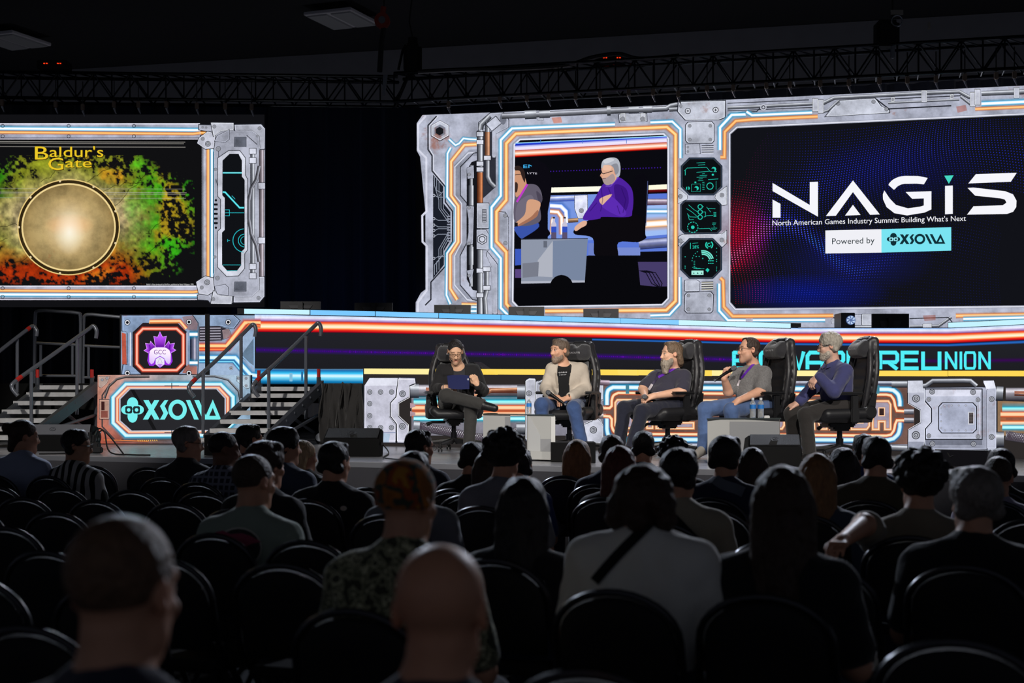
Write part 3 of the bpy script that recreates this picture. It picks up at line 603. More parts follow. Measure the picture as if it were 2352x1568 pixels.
c.neon([(975, 760), (1050, 765), (1085, 800), (1090, 880)], 30, (90, 150, 255)); c.neon([(975, 800), (1030, 805), (1055, 840), (1058, 960)], 22, (255, 170, 90)); c.neon([(985, 960), (990, 860), (1000, 840)], 14, (255, 190, 120))
c.pipe([(1100, 865), (1170, 860)], 30, (90, 60, 50), (245, 200, 150)); c.pipe([(1640, 735), (1785, 735)], 46, (90, 60, 90), (245, 235, 250)); c.poly([(1640, 760), (1785, 755), (1785, 960), (1620, 975)], (160, 190, 245)); c.neon([(1625, 890), (1785, 880)], 40, (255, 190, 120)); c.neon([(1625, 800), (1785, 800)], 20, (120, 200, 255)); c.pipe([(1590, 1030), (1785, 1015)], 70, (60, 70, 130), (200, 205, 240)); c.rect(1560, 1150, 1785, 1320, (70, 60, 105)); c.poly([(733, 1060), (780, 1060), (780, 1170), (733, 1175)], (60, 90, 190)); c.rect(733, 1200, 780, 1260, (90, 70, 130)); c.rect(1240, 1020, 1290, 1120, (110, 130, 200)); c.rect(1370, 1050, 1600, 1105, (120, 140, 210))
c.l = 13
c.blob([(850, 470), (905, 455), (962, 500), (985, 640), (950, 880), (975, 960), (880, 1000), (820, 960)], (12, 10, 18)); c.text('LYTE', (818, 540), (885, 544), 12, (220, 215, 230))
c.blob([(735, 905), (850, 858), (900, 905), (800, 978), (770, 985), (735, 940)], (58, 84, 170)); c.blob([(735, 665), (770, 640), (820, 612), (880, 618), (912, 660), (922, 720), (905, 760), (900, 875), (735, 885)], (98, 92, 108)); c.blob([(745, 760), (800, 700), (850, 690), (870, 760), (830, 860), (745, 870)], (112, 106, 122)); c.blob([(880, 660), (915, 690), (918, 735), (895, 730)], (76, 70, 86))
c.blob([(822, 722), (905, 735), (896, 800), (860, 850), (750, 900), (738, 880), (800, 820)], (212, 160, 128)); c.blob([(760, 890), (840, 840), (890, 790), (880, 840), (770, 900)], (164, 112, 88)); c.rect(733, 878, 752, 905, (30, 26, 30))
c.blob([(733, 510), (780, 500), (800, 560), (812, 620), (770, 680), (735, 690)], (205, 150, 118)); c.blob([(733, 488), (770, 488), (800, 530), (800, 600), (780, 560), (765, 520), (733, 515)], (46, 34, 32)); c.stroke([(733, 548), (775, 542)], 5, (40, 30, 34)); c.blob([(733, 600), (752, 610), (748, 660), (733, 665)], (60, 44, 40))
c.stroke([(818, 612), (745, 735)], 14, (190, 60, 200))
c.blob([(1555, 600), (1600, 540), (1650, 560), (1658, 640), (1635, 930), (1640, 985), (1560, 1010), (1520, 900)], (10, 9, 16)); c.stroke([(1652, 590), (1640, 900)], 4, (80, 90, 140))
c.blob([(1225, 870), (1330, 838), (1600, 830), (1610, 1000), (1450, 1015), (1440, 1120), (1290, 1110), (1270, 985), (1150, 960), (1148, 920)], (12, 10, 14))
c.blob([(1342, 612), (1400, 600), (1448, 562), (1530, 625), (1552, 700), (1545, 800), (1520, 838), (1340, 838), (1320, 850), (1225, 862), (1205, 835), (1280, 720)], (78, 34, 158)); c.blob([(1420, 620), (1500, 640), (1520, 740), (1480, 820), (1440, 760)], (60, 22, 128)); c.blob([(1330, 760), (1390, 690), (1500, 800), (1460, 835)], (92, 44, 178)); c.stroke([(1448, 565), (1395, 625), (1360, 625)], 8, (110, 70, 190))
c.blob([(1332, 500), (1370, 470), (1425, 490), (1440, 560), (1400, 612), (1360, 600), (1338, 575), (1325, 548), (1335, 530)], (222, 172, 145)); c.blob([(1338, 572), (1370, 565), (1410, 540), (1425, 580), (1390, 615), (1355, 612)], (170, 150, 150)); c.blob([(1330, 500), (1340, 450), (1390, 428), (1440, 435), (1462, 480), (1458, 550), (1432, 560), (1420, 500), (1380, 478), (1350, 490)], (178, 182, 192)); c.stroke([(1322, 525), (1345, 540), (1410, 520)], 5, (30, 26, 40)); c.disc(1430, 530, 12, (214, 150, 130), 18)
c.blob([(1318, 715), (1390, 682), (1402, 690), (1360, 735), (1335, 755)], (226, 178, 152)); c.blob([(1150, 905), (1195, 870), (1228, 868), (1225, 895), (1190, 915), (1160, 935), (1145, 930)], (226, 178, 152))
c.blob([(1400, 480), (1440, 470), (1452, 520), (1430, 545), (1415, 500)], (140, 142, 152)); c.blob([(1345, 445), (1390, 430), (1420, 445), (1360, 470)], (205, 208, 216)); c.blob([(1330, 540), (1322, 556), (1340, 560)], (214, 156, 130)); c.blob([(1350, 480), (1400, 490), (1390, 515), (1345, 512)], (236, 190, 164)); c.stroke([(1338, 575), (1362, 572)], 4, (120, 70, 66))
for pts in ([(1330, 640), (1340, 720), (1325, 800)], [(1470, 640), (1500, 720), (1480, 810)], [(1380, 640), (1400, 690)], [(1250, 800), (1300, 740)], [(1440, 760), (1460, 820)]): c.line([(a, b) for a, b in pts], 9, [(-1, (40, 12, 96), 0), (0, (40, 12, 96), .8), (1, (40, 12, 96), 0)])
c.poly([(775, 996), (1237, 990), (1216, 1284), (776, 1292)], (142, 150, 168)); c.poly([(995, 1004), (1237, 990), (1216, 1284), (993, 1256)], (120, 134, 160)); c.poly([(890, 1140), (995, 1004), (993, 1256), (892, 1250)], (176, 180, 192)); c.poly([(785, 1160), (898, 1150), (893, 1250), (785, 1260)], (120, 124, 138)); c.poly([(775, 1284), (1216, 1278), (1216, 1292), (776, 1300)], (176, 180, 195)); c.rect(930, 1005, 955, 1050, (100, 106, 120)); c.stroke([(775, 993), (1237, 988)], 6, (40, 44, 56))
for x in (1001, 1077): c.poly([(x-18, 988), (x-18, 890), (x-8, 870), (x-8, 840), (x+8, 840), (x+8, 870), (x+18, 890), (x+18, 988)], (200, 195, 215)); c.rect(x-18, 905, x+18, 945, (50, 80, 190)); c.rect(x-18, 945, x+18, 988, (90, 80, 110)); c.rect(x-8, 838, x+8, 850, (60, 50, 60))
c.poly([(1215, 1300), (1240, 1105), (1580, 1110), (1600, 1310), (1785, 1330), (1785, 1400), (1748, 1440), (756, 1455), (726, 1420), (733, 1330)], (8, 8, 12)); c.disc(1055, 1320, 80, (8, 8, 11), 80)
for k in range(4): c.stroke([(1595+k*14, 1210), (1640+k*22, 1225), (1680+k*24, 1300), (1740, 1330)], 6, (14, 12, 24))
c.build('camera_feed', rs)
# title slide
c = Canvas(RS_PL); c.T = (1640, 190, 2.7514); c.l = 6; c.g = 1.
c.poly([(98, 322), (145, 282), (2100, 192), (2100, 1412), (135, 1432), (96, 1388)], (17, 18, 24), g=0)
c.l = 7
SI = [(2100, 190), (145, 280), (98, 322), (96, 1388), (135, 1432), (2100, 1413)]
c.stroke(SI, 16, (160, 164, 180), g=.6); c.stroke(SI, 6, (235, 236, 248), g=0)
BLUE = np.array([48, 62, 240.]); MAG = np.array([225, 30, 205.]); RED = np.array([235, 20, 60.]); TEA = np.array([70, 215, 225.])
gx, gy = 112, 74; pts = []; fcs = []; cls = []; als = []
for j in range(gy):
    for i in range(gx):
        u, v = i/(gx-1), j/(gy-1); x = 112+u*1960; y = 300-90*u+v*(1120+70*u)
        w1 = math.sin(u*7.2-1.1+v*2.0); w2 = math.sin(u*4.1+v*3.4+.6)
        yy = y+52*w1*(math.sin(v*math.pi))+34*w2; xx = x+26*math.sin(v*8+u*5)
        if yy > 1425-.01*x or yy < 300-.046*(xx-100) or xx < 104: continue
        cr = 900+190*math.sin((xx-240)/255.) if xx < 700 else 900+190*math.sin((700-240)/255.)+(xx-700)*.42
        cr = np.interp(xx, [100, 160, 300, 430, 560, 680, 780, 900, 1050, 1250, 1500, 1800, 2100], [1120, 1080, 930, 885, 930, 1040, 1130, 1195, 1150, 1020, 1000, 980, 960])
        g1 = math.exp(-((yy-cr)/75)**2)*max(0, 1-xx/1900); g2 = math.exp(-((yy-(520+120*math.sin(xx/330.)))/210)**2)*.75*min(1, xx/600)
        g3 = math.exp(-((xx-150)/190)**2-((yy-960)/210)**2); g4 = math.exp(-((xx-600)/420)**2-((yy-1330)/120)**2)*.4
        br = min(1., .1+g1*1.2+g2*.7+g3*.9+g4+.12*(w1+1)*.5)*(1 if xx < 1600 or yy < 700 else max(.1, 1-(xx-1600)/300))
        br *= 1-.85*max(0, 1-((xx-100)/500)**2)*(yy < 620)
        if br < .06: continue
        col = RED if xx < 150 else MAG if xx < 260 else BLUE
        if 110 < xx < 480: t = np.clip((xx-170)/110, 0, 1); col = RED*(1-t)+MAG*t; t = np.clip((xx-260)/150, 0, 1); col = col*(1-t)+BLUE*t
        t = np.clip(g1*1.3-.55, 0, .8); col = col*(1-t)+(np.array([255, 150, 235.]) if xx < 420 else TEA if 600 < xx < 1000 else np.array([120, 130, 255.]))*t
        s_ = 1.7+2.7*min(1, br); p = c.q((xx, yy)); s_ /= 2.7514; b = len(pts)
        pts += [(p[0]-s_, p[1]), (p[0], p[1]-s_), (p[0]+s_, p[1]), (p[0], p[1]+s_)]; fcs.append((b, b+1, b+2, b+3)); cls += [col*(.35+.65*br)]*4
c.disc(600, 1330, 520, (8, 22, 110), 130, 40, .9, (8, 22, 110), 0., g=0); c.disc(150, 960, 220, (130, 0, 40), 260, 40, .5, (110, 0, 50), 0., g=0); c.disc(900, 1120, 500, (20, 30, 120), 220, 40, .35, (20, 30, 120), 0., g=0); c.disc(1150, 560, 600, (10, 14, 80), 230, 40, .4, (10, 14, 80), 0., g=0)
c.raw(pts, fcs, np.array(cls), 1., 0, 8)
c.build('slide_background', rs)
c = Canvas(RS_PL); c.T = (1640, 190, 2.7514); c.l = 10; c.g = 0
WH = (246, 246, 252)
c.poly([(370, 738), (420, 765), (420, 852), (370, 852)], WH); c.poly([(370, 633), (605, 772), (605, 627), (657, 625), (657, 846), (370, 684)], WH)
c.poly([(878, 617), (1048, 832), (986, 834), (878, 690), (770, 840), (707, 842)], WH); c.poly([(878, 771), (926, 835), (828, 839)], WH)
arc = lambda cx, cy, rx, ry, a0, a1, n=14: [(cx+rx*math.cos(math.radians(a0+(a1-a0)*i/n)), cy+ry*math.sin(math.radians(a0+(a1-a0)*i/n))) for i in range(n+1)]
c.poly([(1103, 646)]+arc(1215, 672, 120, 84, 203, 270, 8)+[(1290, 589), (1351, 601), (1326, 642), (1280, 637)]+arc(1215, 690, 75, 52, 275, 205, 8)+[(1137, 676)], WH)
c.poly([(1076, 680), (1112, 733), (1150, 772), (1225, 793), (1300, 783), (1326, 775), (1326, 730), (1252, 733), (1211, 690), (1374, 685), (1374, 800), (1330, 820), (1220, 838), (1140, 824), (1090, 785), (1068, 735), (1067, 705)], WH)
c.poly([(1460, 651), (1509, 649), (1509, 828), (1460, 831)], WH); c.poly([(1455, 587), (1514, 585), (1484, 638)], (70, 215, 195))
c.poly([(1655, 577), (1913, 569), (1876, 625), (1607, 636)], WH); c.poly([(1602, 664), (1640, 662), (1840, 685), (1890, 705), (1912, 745), (1910, 785), (1890, 815), (1850, 829), (1599, 833), (1640, 780), (1825, 774), (1848, 757), (1838, 738), (1810, 730), (1650, 713)], WH)
c.text("North American Games Industry Summit: Building What's Next", (370, 902), (1592, 872), 33, WH)
c.poly([(704, 933), (1058, 925), (1058, 1073), (704, 1078)], (240, 240, 246)); c.poly([(1058, 925), (1499, 912), (1499, 1060), (1058, 1073)], (122, 228, 242)); c.l = 12
c.text('Powered by', (746, 1020), (1014, 1013), 38, (20, 40, 46))
brand_mark(c, lambda p: (1093+(p[0]-820)*.548, 958+(p[1]-672)*.47-(p[0]-820)*.004), (16, 48, 56), (150, 232, 242))
c.build('slide_title', rs)
c = Canvas(RS_PL); c.T = (1640, 190, 2.7514); c.l = 7; c.g = 1.
c.pipe([(85, 158), (290, 150), (640, 132)], 22, L=8); c.stroke([(85, 130), (600, 108)], 5, LNE, g=0); c.stroke([(85, 205), (180, 185), (270, 182), (290, 160)], 6, LNE, g=0); c.stroke([(85, 178), (640, 155)], 5, LNE, g=0); c.disc(312, 155, 20, (205, 208, 222), L=9); c.ring(312, 155, 10, 5, LNE, g=0, L=9)
c.pipe([(690, 130), (760, 96), (1320, 66), (1550, 57), (1610, 90), (1660, 92)], 24, L=8); c.pipe([(690, 185), (720, 175), (790, 112)], 16, L=8); c.pipe([(1560, 88), (1620, 135), (1640, 138)], 18, L=8); c.pipe([(1690, 68), (2100, 52)], 32, L=8)
c.plate([(700, 215), (780, 112), (1020, 97), (1060, 150), (1110, 172), (1110, 190)], (196, 200, 214), 5); c.stroke([(1020, 100), (1105, 165), (1500, 145)], 8, LNE, g=0); c.stroke([(1050, 105), (1560, 82)], 6, LNE, g=0); c.pipe([(1100, 128), (1550, 106)], 14, L=8)
for x, y in ((784, 131), (1008, 120), (1090, 167)): c.bolt(x, y, 11)
for x, y in ((1130, 105), (1503, 88)): c.plate([(x-10, y-14), (x+10, y-15), (x+10, y+14), (x-10, y+15)], (205, 208, 220), 4); c.bolt(x, y, 7)
for x, y, h_ in ((640, 140, 84), (675, 150, 84), (1328, 85, 74), (1635, 105, 90), (1665, 90, 100), (1912, 63, 66)): c.plate([(x-16, y-h_/2), (x+16, y-h_/2), (x+16, y+h_/2), (x-16, y+h_/2)], (202, 205, 219), 4, L=9)
c.poly([(1530, 150), (1590, 140), (1600, 175), (1540, 190)], (170, 80, 40), .6, L=9)
c.l = 10
c.neon([(200, 200), (112, 203), (38, 283), (38, 425)], 19, CYAN); c.neon([(205, 182), (240, 205), (620, 188)], 17, CYAN); c.neon([(655, 213), (240, 232), (138, 241), (68, 310), (66, 470), (40, 470)], 15, ORNG, core=(255, 200, 130))
c.neon([(1690, 133), (2100, 113)], 22, CYAN); c.neon([(1650, 166), (2100, 146)], 13, ORNG, core=(255, 205, 140))
c.neon([(33, 1268), (33, 1440), (88, 1500), (200, 1501)], 17, CYAN); c.neon([(245, 1500), (702, 1498)], 16, CYAN); c.neon([(40, 1232), (58, 1250), (62, 1415), (118, 1475), (755, 1471)], 15, ORNG, core=(255, 200, 130))
c.neon([(1528, 1472), (2100, 1462)], 17, ORNG, core=(255, 210, 150)); c.neon([(1575, 1492), (2100, 1480)], 17, CYAN)
c.stroke([(755, 1480), (800, 1530), (800, 1570)], 6, LNE, g=0); c.plate([(742, 1495), (782, 1490), (788, 1520), (745, 1520)], (190, 194, 208), 4); c.pipe([(890, 1545), (1000, 1545)], 22); c.plate([(890, 1465), (930, 1465), (930, 1530), (890, 1530)], (180, 184, 200), 4); c.plate([(935, 1462), (1000, 1462), (1000, 1530), (935, 1530)], (198, 202, 216), 4)
c.pipe([(1235, 1540), (1420, 1536), (1500, 1480)], 18); c.plate([(1320, 1525), (1375, 1523), (1375, 1548), (1320, 1550)], (205, 208, 220), 4); c.stroke([(1235, 1490), (1480, 1482), (1520, 1530)], 6, LNE, g=0); c.poly([(1320, 1470), (1400, 1466), (1400, 1500), (1330, 1505)], (150, 70, 36), .6)
c.build('frame_picture', rs)
# ================================================================== fascia of the raised deck (folded LED wall)
def band(c, nodes, prof, g=0, L=None):
    """nodes (x, y_top, y_bottom) in image pixels; prof [(t 0-1, colour)] down the band; extra columns at folds"""
    xs = [n[0] for n in nodes]; X = sorted(set(xs+[x for x in getattr(c.pl, 'x', [])[1:-1] if xs[0] < x < xs[-1]]))
    V = []; cs = []; m = len(prof)
    for x in X:
        a = np.interp(x, xs, [n[1] for n in nodes]); b = np.interp(x, xs, [n[2] for n in nodes])
        for t, col in prof: V.append((x, a+(b-a)*t)); cs.append(col)
    c.raw(V, [(i*m+k, i*m+k+1, (i+1)*m+k+1, (i+1)*m+k) for i in range(len(X)-1) for k in range(m-1)], np.array(cs, float), 1., g, L)
fa = thing('led_fascia', 'long folded LED band across the raised deck with neon lines and cyan lettering', 'screen', FA_PL.at(1200, 880))
m = MB()
for i, (x0, x1, y0, y1, b0, b1) in enumerate(((275, 585, 722, 722, 862, 880), (585, 1835, 722, 752, 880, 895), (1835, 2177, 752, 752, 895, 895), (2177, 2420, 752, 742, 895, 895))):
    pl = FA_PL.pl[i]; q = [pl.at(x, y, -.012) for x, y in ((x0, y0), (x1, y1), (x1, b1), (x0, b0))]; m.prism(q, -pl.n*.1)
m.build('cabinet', BLK, fa)
c = Canvas(FA_PL); c.T = (0, 0, 1.); c.g = 0
TOP = [(585, 722), (800, 725), (1400, 741), (1816, 753), (1835, 753.5), (2177, 753.5), (2420, 741)]
RT = [(585, 738), (780, 739), (1400, 753), (1806, 766.5), (2177, 766.5), (2420, 757)]
RB_ = [(585, 762), (780, 763), (1400, 776), (1806, 787), (2177, 788), (2420, 777)]
ip = lambda T, x: float(np.interp(x, [t[0] for t in T], [t[1] for t in T]))
xs = [585, 800, 1100, 1400, 1806, 1835, 2177, 2420]
band(c, [(x, ip(RB_, x), 893 if x > 830 else 880) for x in xs], [(0, (34, 34, 40)), (1, (26, 26, 30))], L=1)
band(c, [(585, 722, 738), (700, 723.5, 738.5)], [(0, (190, 215, 250)), (.5, (240, 240, 255)), (1, (150, 110, 170))], L=2)
band(c, [(x, ip(TOP, x), ip(RT, x)) for x in xs], [(0, (120, 170, 245)), (.12, (200, 225, 255)), (.45, (240, 238, 255)), (.68, (190, 170, 220)), (.9, (150, 90, 150)), (1, (190, 60, 70))], g=.35, L=3)
band(c, [(x, ip(RT, x), ip(RB_, x)) for x in xs], [(0, (225, 50, 25)), (.16, (255, 110, 60)), (.32, (255, 225, 170)), (.5, (255, 250, 225)), (.62, (255, 190, 120)), (.74, (250, 60, 30)), (.92, (190, 8, 30)), (1, (120, 0, 20))], L=3)
band(c, [(1360, 777, 782), (1806, 787, 793), (2177, 789, 796), (2420, 778, 786)], [(0, (10, 30, 90)), (.5, (40, 110, 200)), (1, (30, 40, 60))], L=3)
rp = random.Random(11)
for k in range(250):
    x = 590+k*4.45; y = float(np.interp(x, [585, 780, 1400, 1700], [803, 807, 818.5, 826])); r_ = rp.uniform(.7, 2.6)*(1 if rp.random() < .5 else .5); w = rp.uniform(.5, 1.5)
    c.raw([(x-w, y-r_), (x+w, y-r_), (x+w, y+r_), (x-w, y+r_)], [(0, 1, 2, 3)], (rp.randint(60, 105), 10, rp.randint(120, 180)), 1., 0, 3)
c.line([(588, 803), (780, 807), (1400, 818.5), (1700, 826)], 16, [(-1, (50, 0, 110), 0), (0, (60, 0, 130), .7), (1, (50, 0, 110), 0)], L=2)
c.line([(1990, 828), (2177, 829), (2400, 826)], 14, [(-1, (40, 0, 60), 0), (0, (60, 0, 90), .8), (1, (40, 0, 60), 0)], L=2)
# cyan tube along the lower edge at left
band(c, [(585, 846, 882), (700, 847, 882), (860, 847, 884)], [(0, (90, 130, 160)), (.12, (20, 110, 180)), (.3, (60, 200, 250)), (.45, (225, 252, 255)), (.58, (120, 220, 250)), (.8, (20, 130, 190)), (1, (10, 50, 80))], L=3)
# section left of the fold, in the zoom frame of the sponsor panels
c.T = (0, 690, 2.94); c.l = 3; c.g = 1.
c.poly([(818, 96), (1720, 100), (1720, 560), (1340, 560), (1340, 500), (818, 500)], (150, 172, 200), L=1)
c.plate([(820, 98), (1300, 96), (1338, 150), (1338, 210), (1338, 440), (1335, 498), (820, 500), (830, 430), (858, 430), (858, 215), (822, 205)], (140, 162, 195), 5, L=2)
c.poly([(822, 215), (850, 225), (855, 430), (825, 430)], (196, 90, 70)); c.poly([(1230, 110), (1300, 100), (1336, 155), (1330, 210), (1260, 195)], (150, 130, 140)); c.poly([(1230, 490), (1262, 430), (1330, 440), (1330, 498)], (170, 110, 100))
c.poly([(965, 150), (1195, 148), (1262, 212), (1262, 440), (1205, 500), (955, 500), (895, 445), (895, 215)], (42, 30, 34), g=.2)
c.stroke([(880, 215), (880, 440)], 8, (225, 228, 240), g=0); c.stroke([(1262, 215), (1262, 440)], 8, (190, 190, 210), g=0)
c.poly([(1010, 130), (1210, 128), (1228, 152), (1005, 155)], (255, 190, 110), g=0); c.neon([(1010, 140), (1215, 138), (1258, 190)], 16, (255, 120, 60), core=(255, 220, 160))
OCG = [(965, 190), (1193, 190), (1238, 232), (1238, 425), (1193, 470), (965, 470), (924, 428), (924, 232)]
c.neon(OCG, 16, (250, 90, 60), True, core=(255, 190, 165), glow=2.2)
c.poly([(972, 204), (1186, 204), (1222, 238), (1222, 418), (1184, 458), (974, 458), (942, 420), (942, 240)], (34, 32, 36), g=0)
PU = (165, 50, 240)
G = lambda pts: [(882+p[0]*.2165*1.0+0, 166+p[1]*.2165) for p in pts]   # emblem coordinates from the close-up
GZ = lambda pts: [((300+p[0]/13.07)*2.94, (740+p[1]/13.07-690)*2.94) for p in pts]
for pts in ([(880, 285), (960, 440), (1075, 415), (1010, 750), (750, 750), (695, 420), (810, 445)],
            [(750, 745), (600, 565), (580, 650), (445, 630), (490, 790), (400, 845), (530, 920), (600, 850)],
            [(1010, 745), (1145, 565), (1180, 650), (1318, 625), (1270, 780), (1360, 835), (1215, 920), (1150, 850)]):
    q = GZ(pts); cs = [np.array([190, 80, 250.]) if p[1] < 600 or abs(p[0]-880) > 330 else np.array([90, 0, 150.]) for p in pts]
    c.raw([c.q(p) for p in q], [tuple(range(len(q)))], np.array(cs), 1., 0, 5); c.stroke(q, 3, (225, 170, 255), True, 0, L=6)
c.poly(GZ([(540, 900), (500, 1150), (560, 1300), (680, 1310), (740, 1260), (880, 1370), (1020, 1270), (1080, 1290), (1190, 1290), (1260, 1170), (1220, 900), (1100, 850), (650, 850)]), (150, 50, 225), g=0, L=6)
c.raw([c.q(p) for p in GZ([(700, 760), (1060, 760), (1160, 830), (1205, 950), (1200, 1190), (1150, 1260), (1080, 1220), (1010, 1080), (880, 1005), (740, 1090), (690, 1220), (620, 1260), (560, 1190), (560, 950), (600, 830)])], [tuple(range(15))],
      np.array([[255, 240, 255]]*4+[[225, 190, 255], [215, 180, 250], [225, 190, 255], [235, 225, 255], [245, 240, 255], [235, 225, 255], [225, 190, 255], [215, 180, 250], [225, 190, 255]]+[[255, 240, 255]]*2, float), 1., 0, 7)
c.poly(GZ([(880, 1030), (1010, 1105), (1015, 1255), (880, 1350), (750, 1255), (755, 1105)]), (236, 232, 248), g=0, L=8); c.poly(GZ([(800, 1250), (965, 1250), (880, 1350)]), (190, 130, 240), g=0, L=9); c.stroke(GZ([(880, 1070), (950, 1220), (810, 1220), (880, 1070)]), 3, (190, 180, 210), g=0, L=9)
t0, t1 = GZ([(700, 960), (1060, 960)]); c.text('GCC', t0, t1, 31, (110, 30, 150), L=9)
for x, y in ((860, 148), (1276, 145), (860, 490), (1276, 490), (1541, 146)): c.disc(x, y, 20, (22, 22, 26), n=18, g=0, L=5); c.ring(x, y, 13, 6, (230, 232, 240), n=18, g=0, L=6)
c.disc(1560, 456, 13, (22, 22, 26), n=14, g=0, L=5); c.ring(1560, 456, 8, 4, (230, 232, 240), n=14, g=0, L=6)
c.poly([(1345, 175), (1480, 172), (1545, 195), (1500, 270), (1345, 275)], (60, 56, 66), L=4)
for k in range(5): c.stroke([(1350, 188+k*18), (1490, 186+k*18)], 7, (170, 165, 180), g=0, L=5)
c.plate([(1500, 200), (1545, 190), (1565, 240), (1510, 262)], (150, 130, 135), 4, L=5)
c.plate([(1412, 98), (1580, 98), (1622, 135), (1580, 190), (1480, 170), (1412, 170)], (150, 172, 205), 5, L=4)
c.poly([(1620, 380), (1716, 250), (1716, 440)], (96, 118, 140), L=4); c.stroke([(1622, 362), (1716, 452), (1716, 205)], 6, (150, 190, 230), g=0, L=5)
c.neon([(1345, 306), (1530, 306), (1655, 150), (1760, 150)], 26, (250, 90, 40), core=(255, 215, 150), L=6); c.neon([(1345, 330), (1545, 330), (1680, 165), (1760, 172)], 14, (230, 60, 30), core=(255, 140, 80), L=6)
c.neon([(1345, 385), (1588, 385), (1692, 500), (1760, 512)], 28, (30, 160, 230), core=(225, 252, 255), L=6); c.neon([(1345, 412), (1575, 412), (1670, 525), (1760, 540)], 12, (20, 120, 190), core=(130, 220, 250), L=6)
c.pipe([(1305, 240), (1305, 420)], 44, (20, 30, 60), (220, 215, 235), L=5); c.neon([(1280, 228), (1335, 228)], 28, (0, 150, 200), L=6); c.neon([(1280, 420), (1335, 420)], 24, (0, 150, 200), L=6)
c.stroke([(1965, 490), (1965, 545)], 20, (130, 190, 220), g=0, L=5); c.stroke([(2040, 480), (2040, 545)], 14, (40, 110, 160), g=0, L=5)
c.build('picture', fa)
# lettering
c = Canvas(FA_PL); c.T = (0, 0, 1.); c.l = 6
CY = (84, 240, 250)
def glyph(strokes, x0, x1, y0, y1, w):
    for st in strokes:
        pts = [(x0+(x1-x0)*u, y0+(y1-y0)*v) for u, v in st]
        c.line(pts, w, [(-1.5, (10, 90, 110), 0), (-1, CY, 1), (1, CY, 1), (1.5, (10, 90, 110), 0)], g=0)
GL = {'B': [[(.05, 0), (.05, 1)], [(0, .06), (.85, .06), (1, .2), (1, .38), (.85, .5), (.05, .5)], [(.85, .5), (1, .62), (1, .82), (.85, .94), (0, .94)]], 'I': [[(.5, 0), (.5, 1)]],
      'O': [[(.1, .06), (.9, .06), (1, .18), (1, .82), (.9, .94), (.1, .94), (0, .82), (0, .18), (.1, .06), (.5, .06)]], 'W': [[(0, 0), (.25, .95), (.5, .1), (.75, .95), (1, 0)]],
      'A': [[(.04, 1), (.04, .25), (.2, .06), (.95, .06), (.95, 1)], [(.04, .62), (.95, .62)]], 'R': [[(.05, 1), (.05, .06), (.9, .06), (1, .18), (1, .48), (.9, .6), (.05, .6)], [(.5, .6), (1, 1)]],
      'E': [[(1, .06), (.05, .06), (.05, .94), (1, .94)], [(.05, .5), (.95, .5)]], 'U': [[(.05, 0), (.05, .94), (.95, .94), (.95, 0)]], 'N': [[(.05, 1), (.05, 0)], [(.05, .04), (.95, .96)], [(.95, 1), (.95, 0)]]}
for ch, x0, x1 in (('B', 1683, 1722), ('I', 1728, 1740), ('O', 1746, 1792), ('W', 1802, 1847), ('A', 1852, 1892), ('R', 1898, 1938), ('E', 1946, 1984), ('R', 2019, 2062), ('E', 2070, 2111), ('U', 2117, 2161), ('N', 2171, 2198), ('I', 2202, 2212), ('O', 2216, 2240), ('N', 2248, 2275)):
    glyph(GL[ch], x0+1, x1-1, 807, 848, 7.2 if x0 < 2165 else 5)
    if x0 == 1946: c.build('lettering', fa); c = Canvas(FA_PL); c.T = (0, 0, 1.); c.l = 6
c.build('lettering', fa)
# ================================================================== sponsor LED panel beside the stairs
xs_ = thing('led_sign', 'low LED sign on the stage floor, turquoise sponsor logo in rusty neon frame', 'screen', XS_PL.at(390, 1018))
housing(XS_PL, 223, 575, 861, 1018, 'cabinet', BLK, xs_)
c = Canvas(XS_PL); c.T = (0, 690, 2.94); c.g = 1.; c.l = 0
c.raw([c.q(p) for p in ((660, 503), (1100, 503), (1690, 503), (1690, 965), (1100, 965), (655, 965))], [(0, 1, 4, 5), (1, 2, 3, 4)], np.array([[222, 160, 140], [160, 160, 165], [170, 200, 225], [130, 160, 185], [110, 90, 90], [170, 80, 60]], float))
c.l = 2
c.stroke([(745, 560), (690, 640), (690, 850), (780, 945), (1000, 952)], 10, (70, 60, 62), g=.3); c.stroke([(820, 940), (1660, 930)], 14, (90, 66, 56)); c.stroke([(700, 940), (1000, 950)], 8, (210, 120, 70), g=.8)
c.pipe([(705, 660), (735, 580), (790, 530), (850, 515), (1010, 513)], 16, (30, 28, 30), (150, 140, 140)); c.pipe([(1300, 512), (1450, 512), (1540, 535), (1610, 610), (1625, 680)], 14, (30, 30, 34), (170, 175, 185))
c.plate([(668, 512), (742, 512), (720, 560), (682, 590), (668, 580)], (190, 165, 155), 4); c.plate([(1600, 510), (1685, 508), (1685, 590), (1665, 595), (1600, 545)], (180, 200, 215), 4)
for x, y in ((690, 535), (722, 525), (1610, 525), (1662, 525), (1662, 575), (675, 890), (670, 945)): c.bolt(x, y, 8)
c.plate([(672, 668), (738, 668), (738, 800), (672, 800)], (190, 150, 135), 4); c.rect(684, 682, 706, 740, (60, 30, 30), g=0); c.rect(682, 745, 728, 790, (140, 80, 70))
OC1 = [(850, 566), (1490, 566), (1574, 650), (1574, 825), (1490, 906), (850, 910), (764, 825), (764, 655)]
OC2 = [(862, 590), (1478, 590), (1538, 655), (1538, 815), (1472, 882), (872, 886), (792, 815), (792, 660)]
sh_ = lambda P_, k: [(1169+(x-1169)*k, 738+(y-738)*k) for x, y in P_]
c.poly(sh_(OC1, 1.045), (50, 52, 60), g=.3); c.neon(OC1, 26, (40, 190, 235), True, core=(215, 250, 255)); c.neon(OC2, 17, (245, 110, 60), True, core=(255, 205, 170))
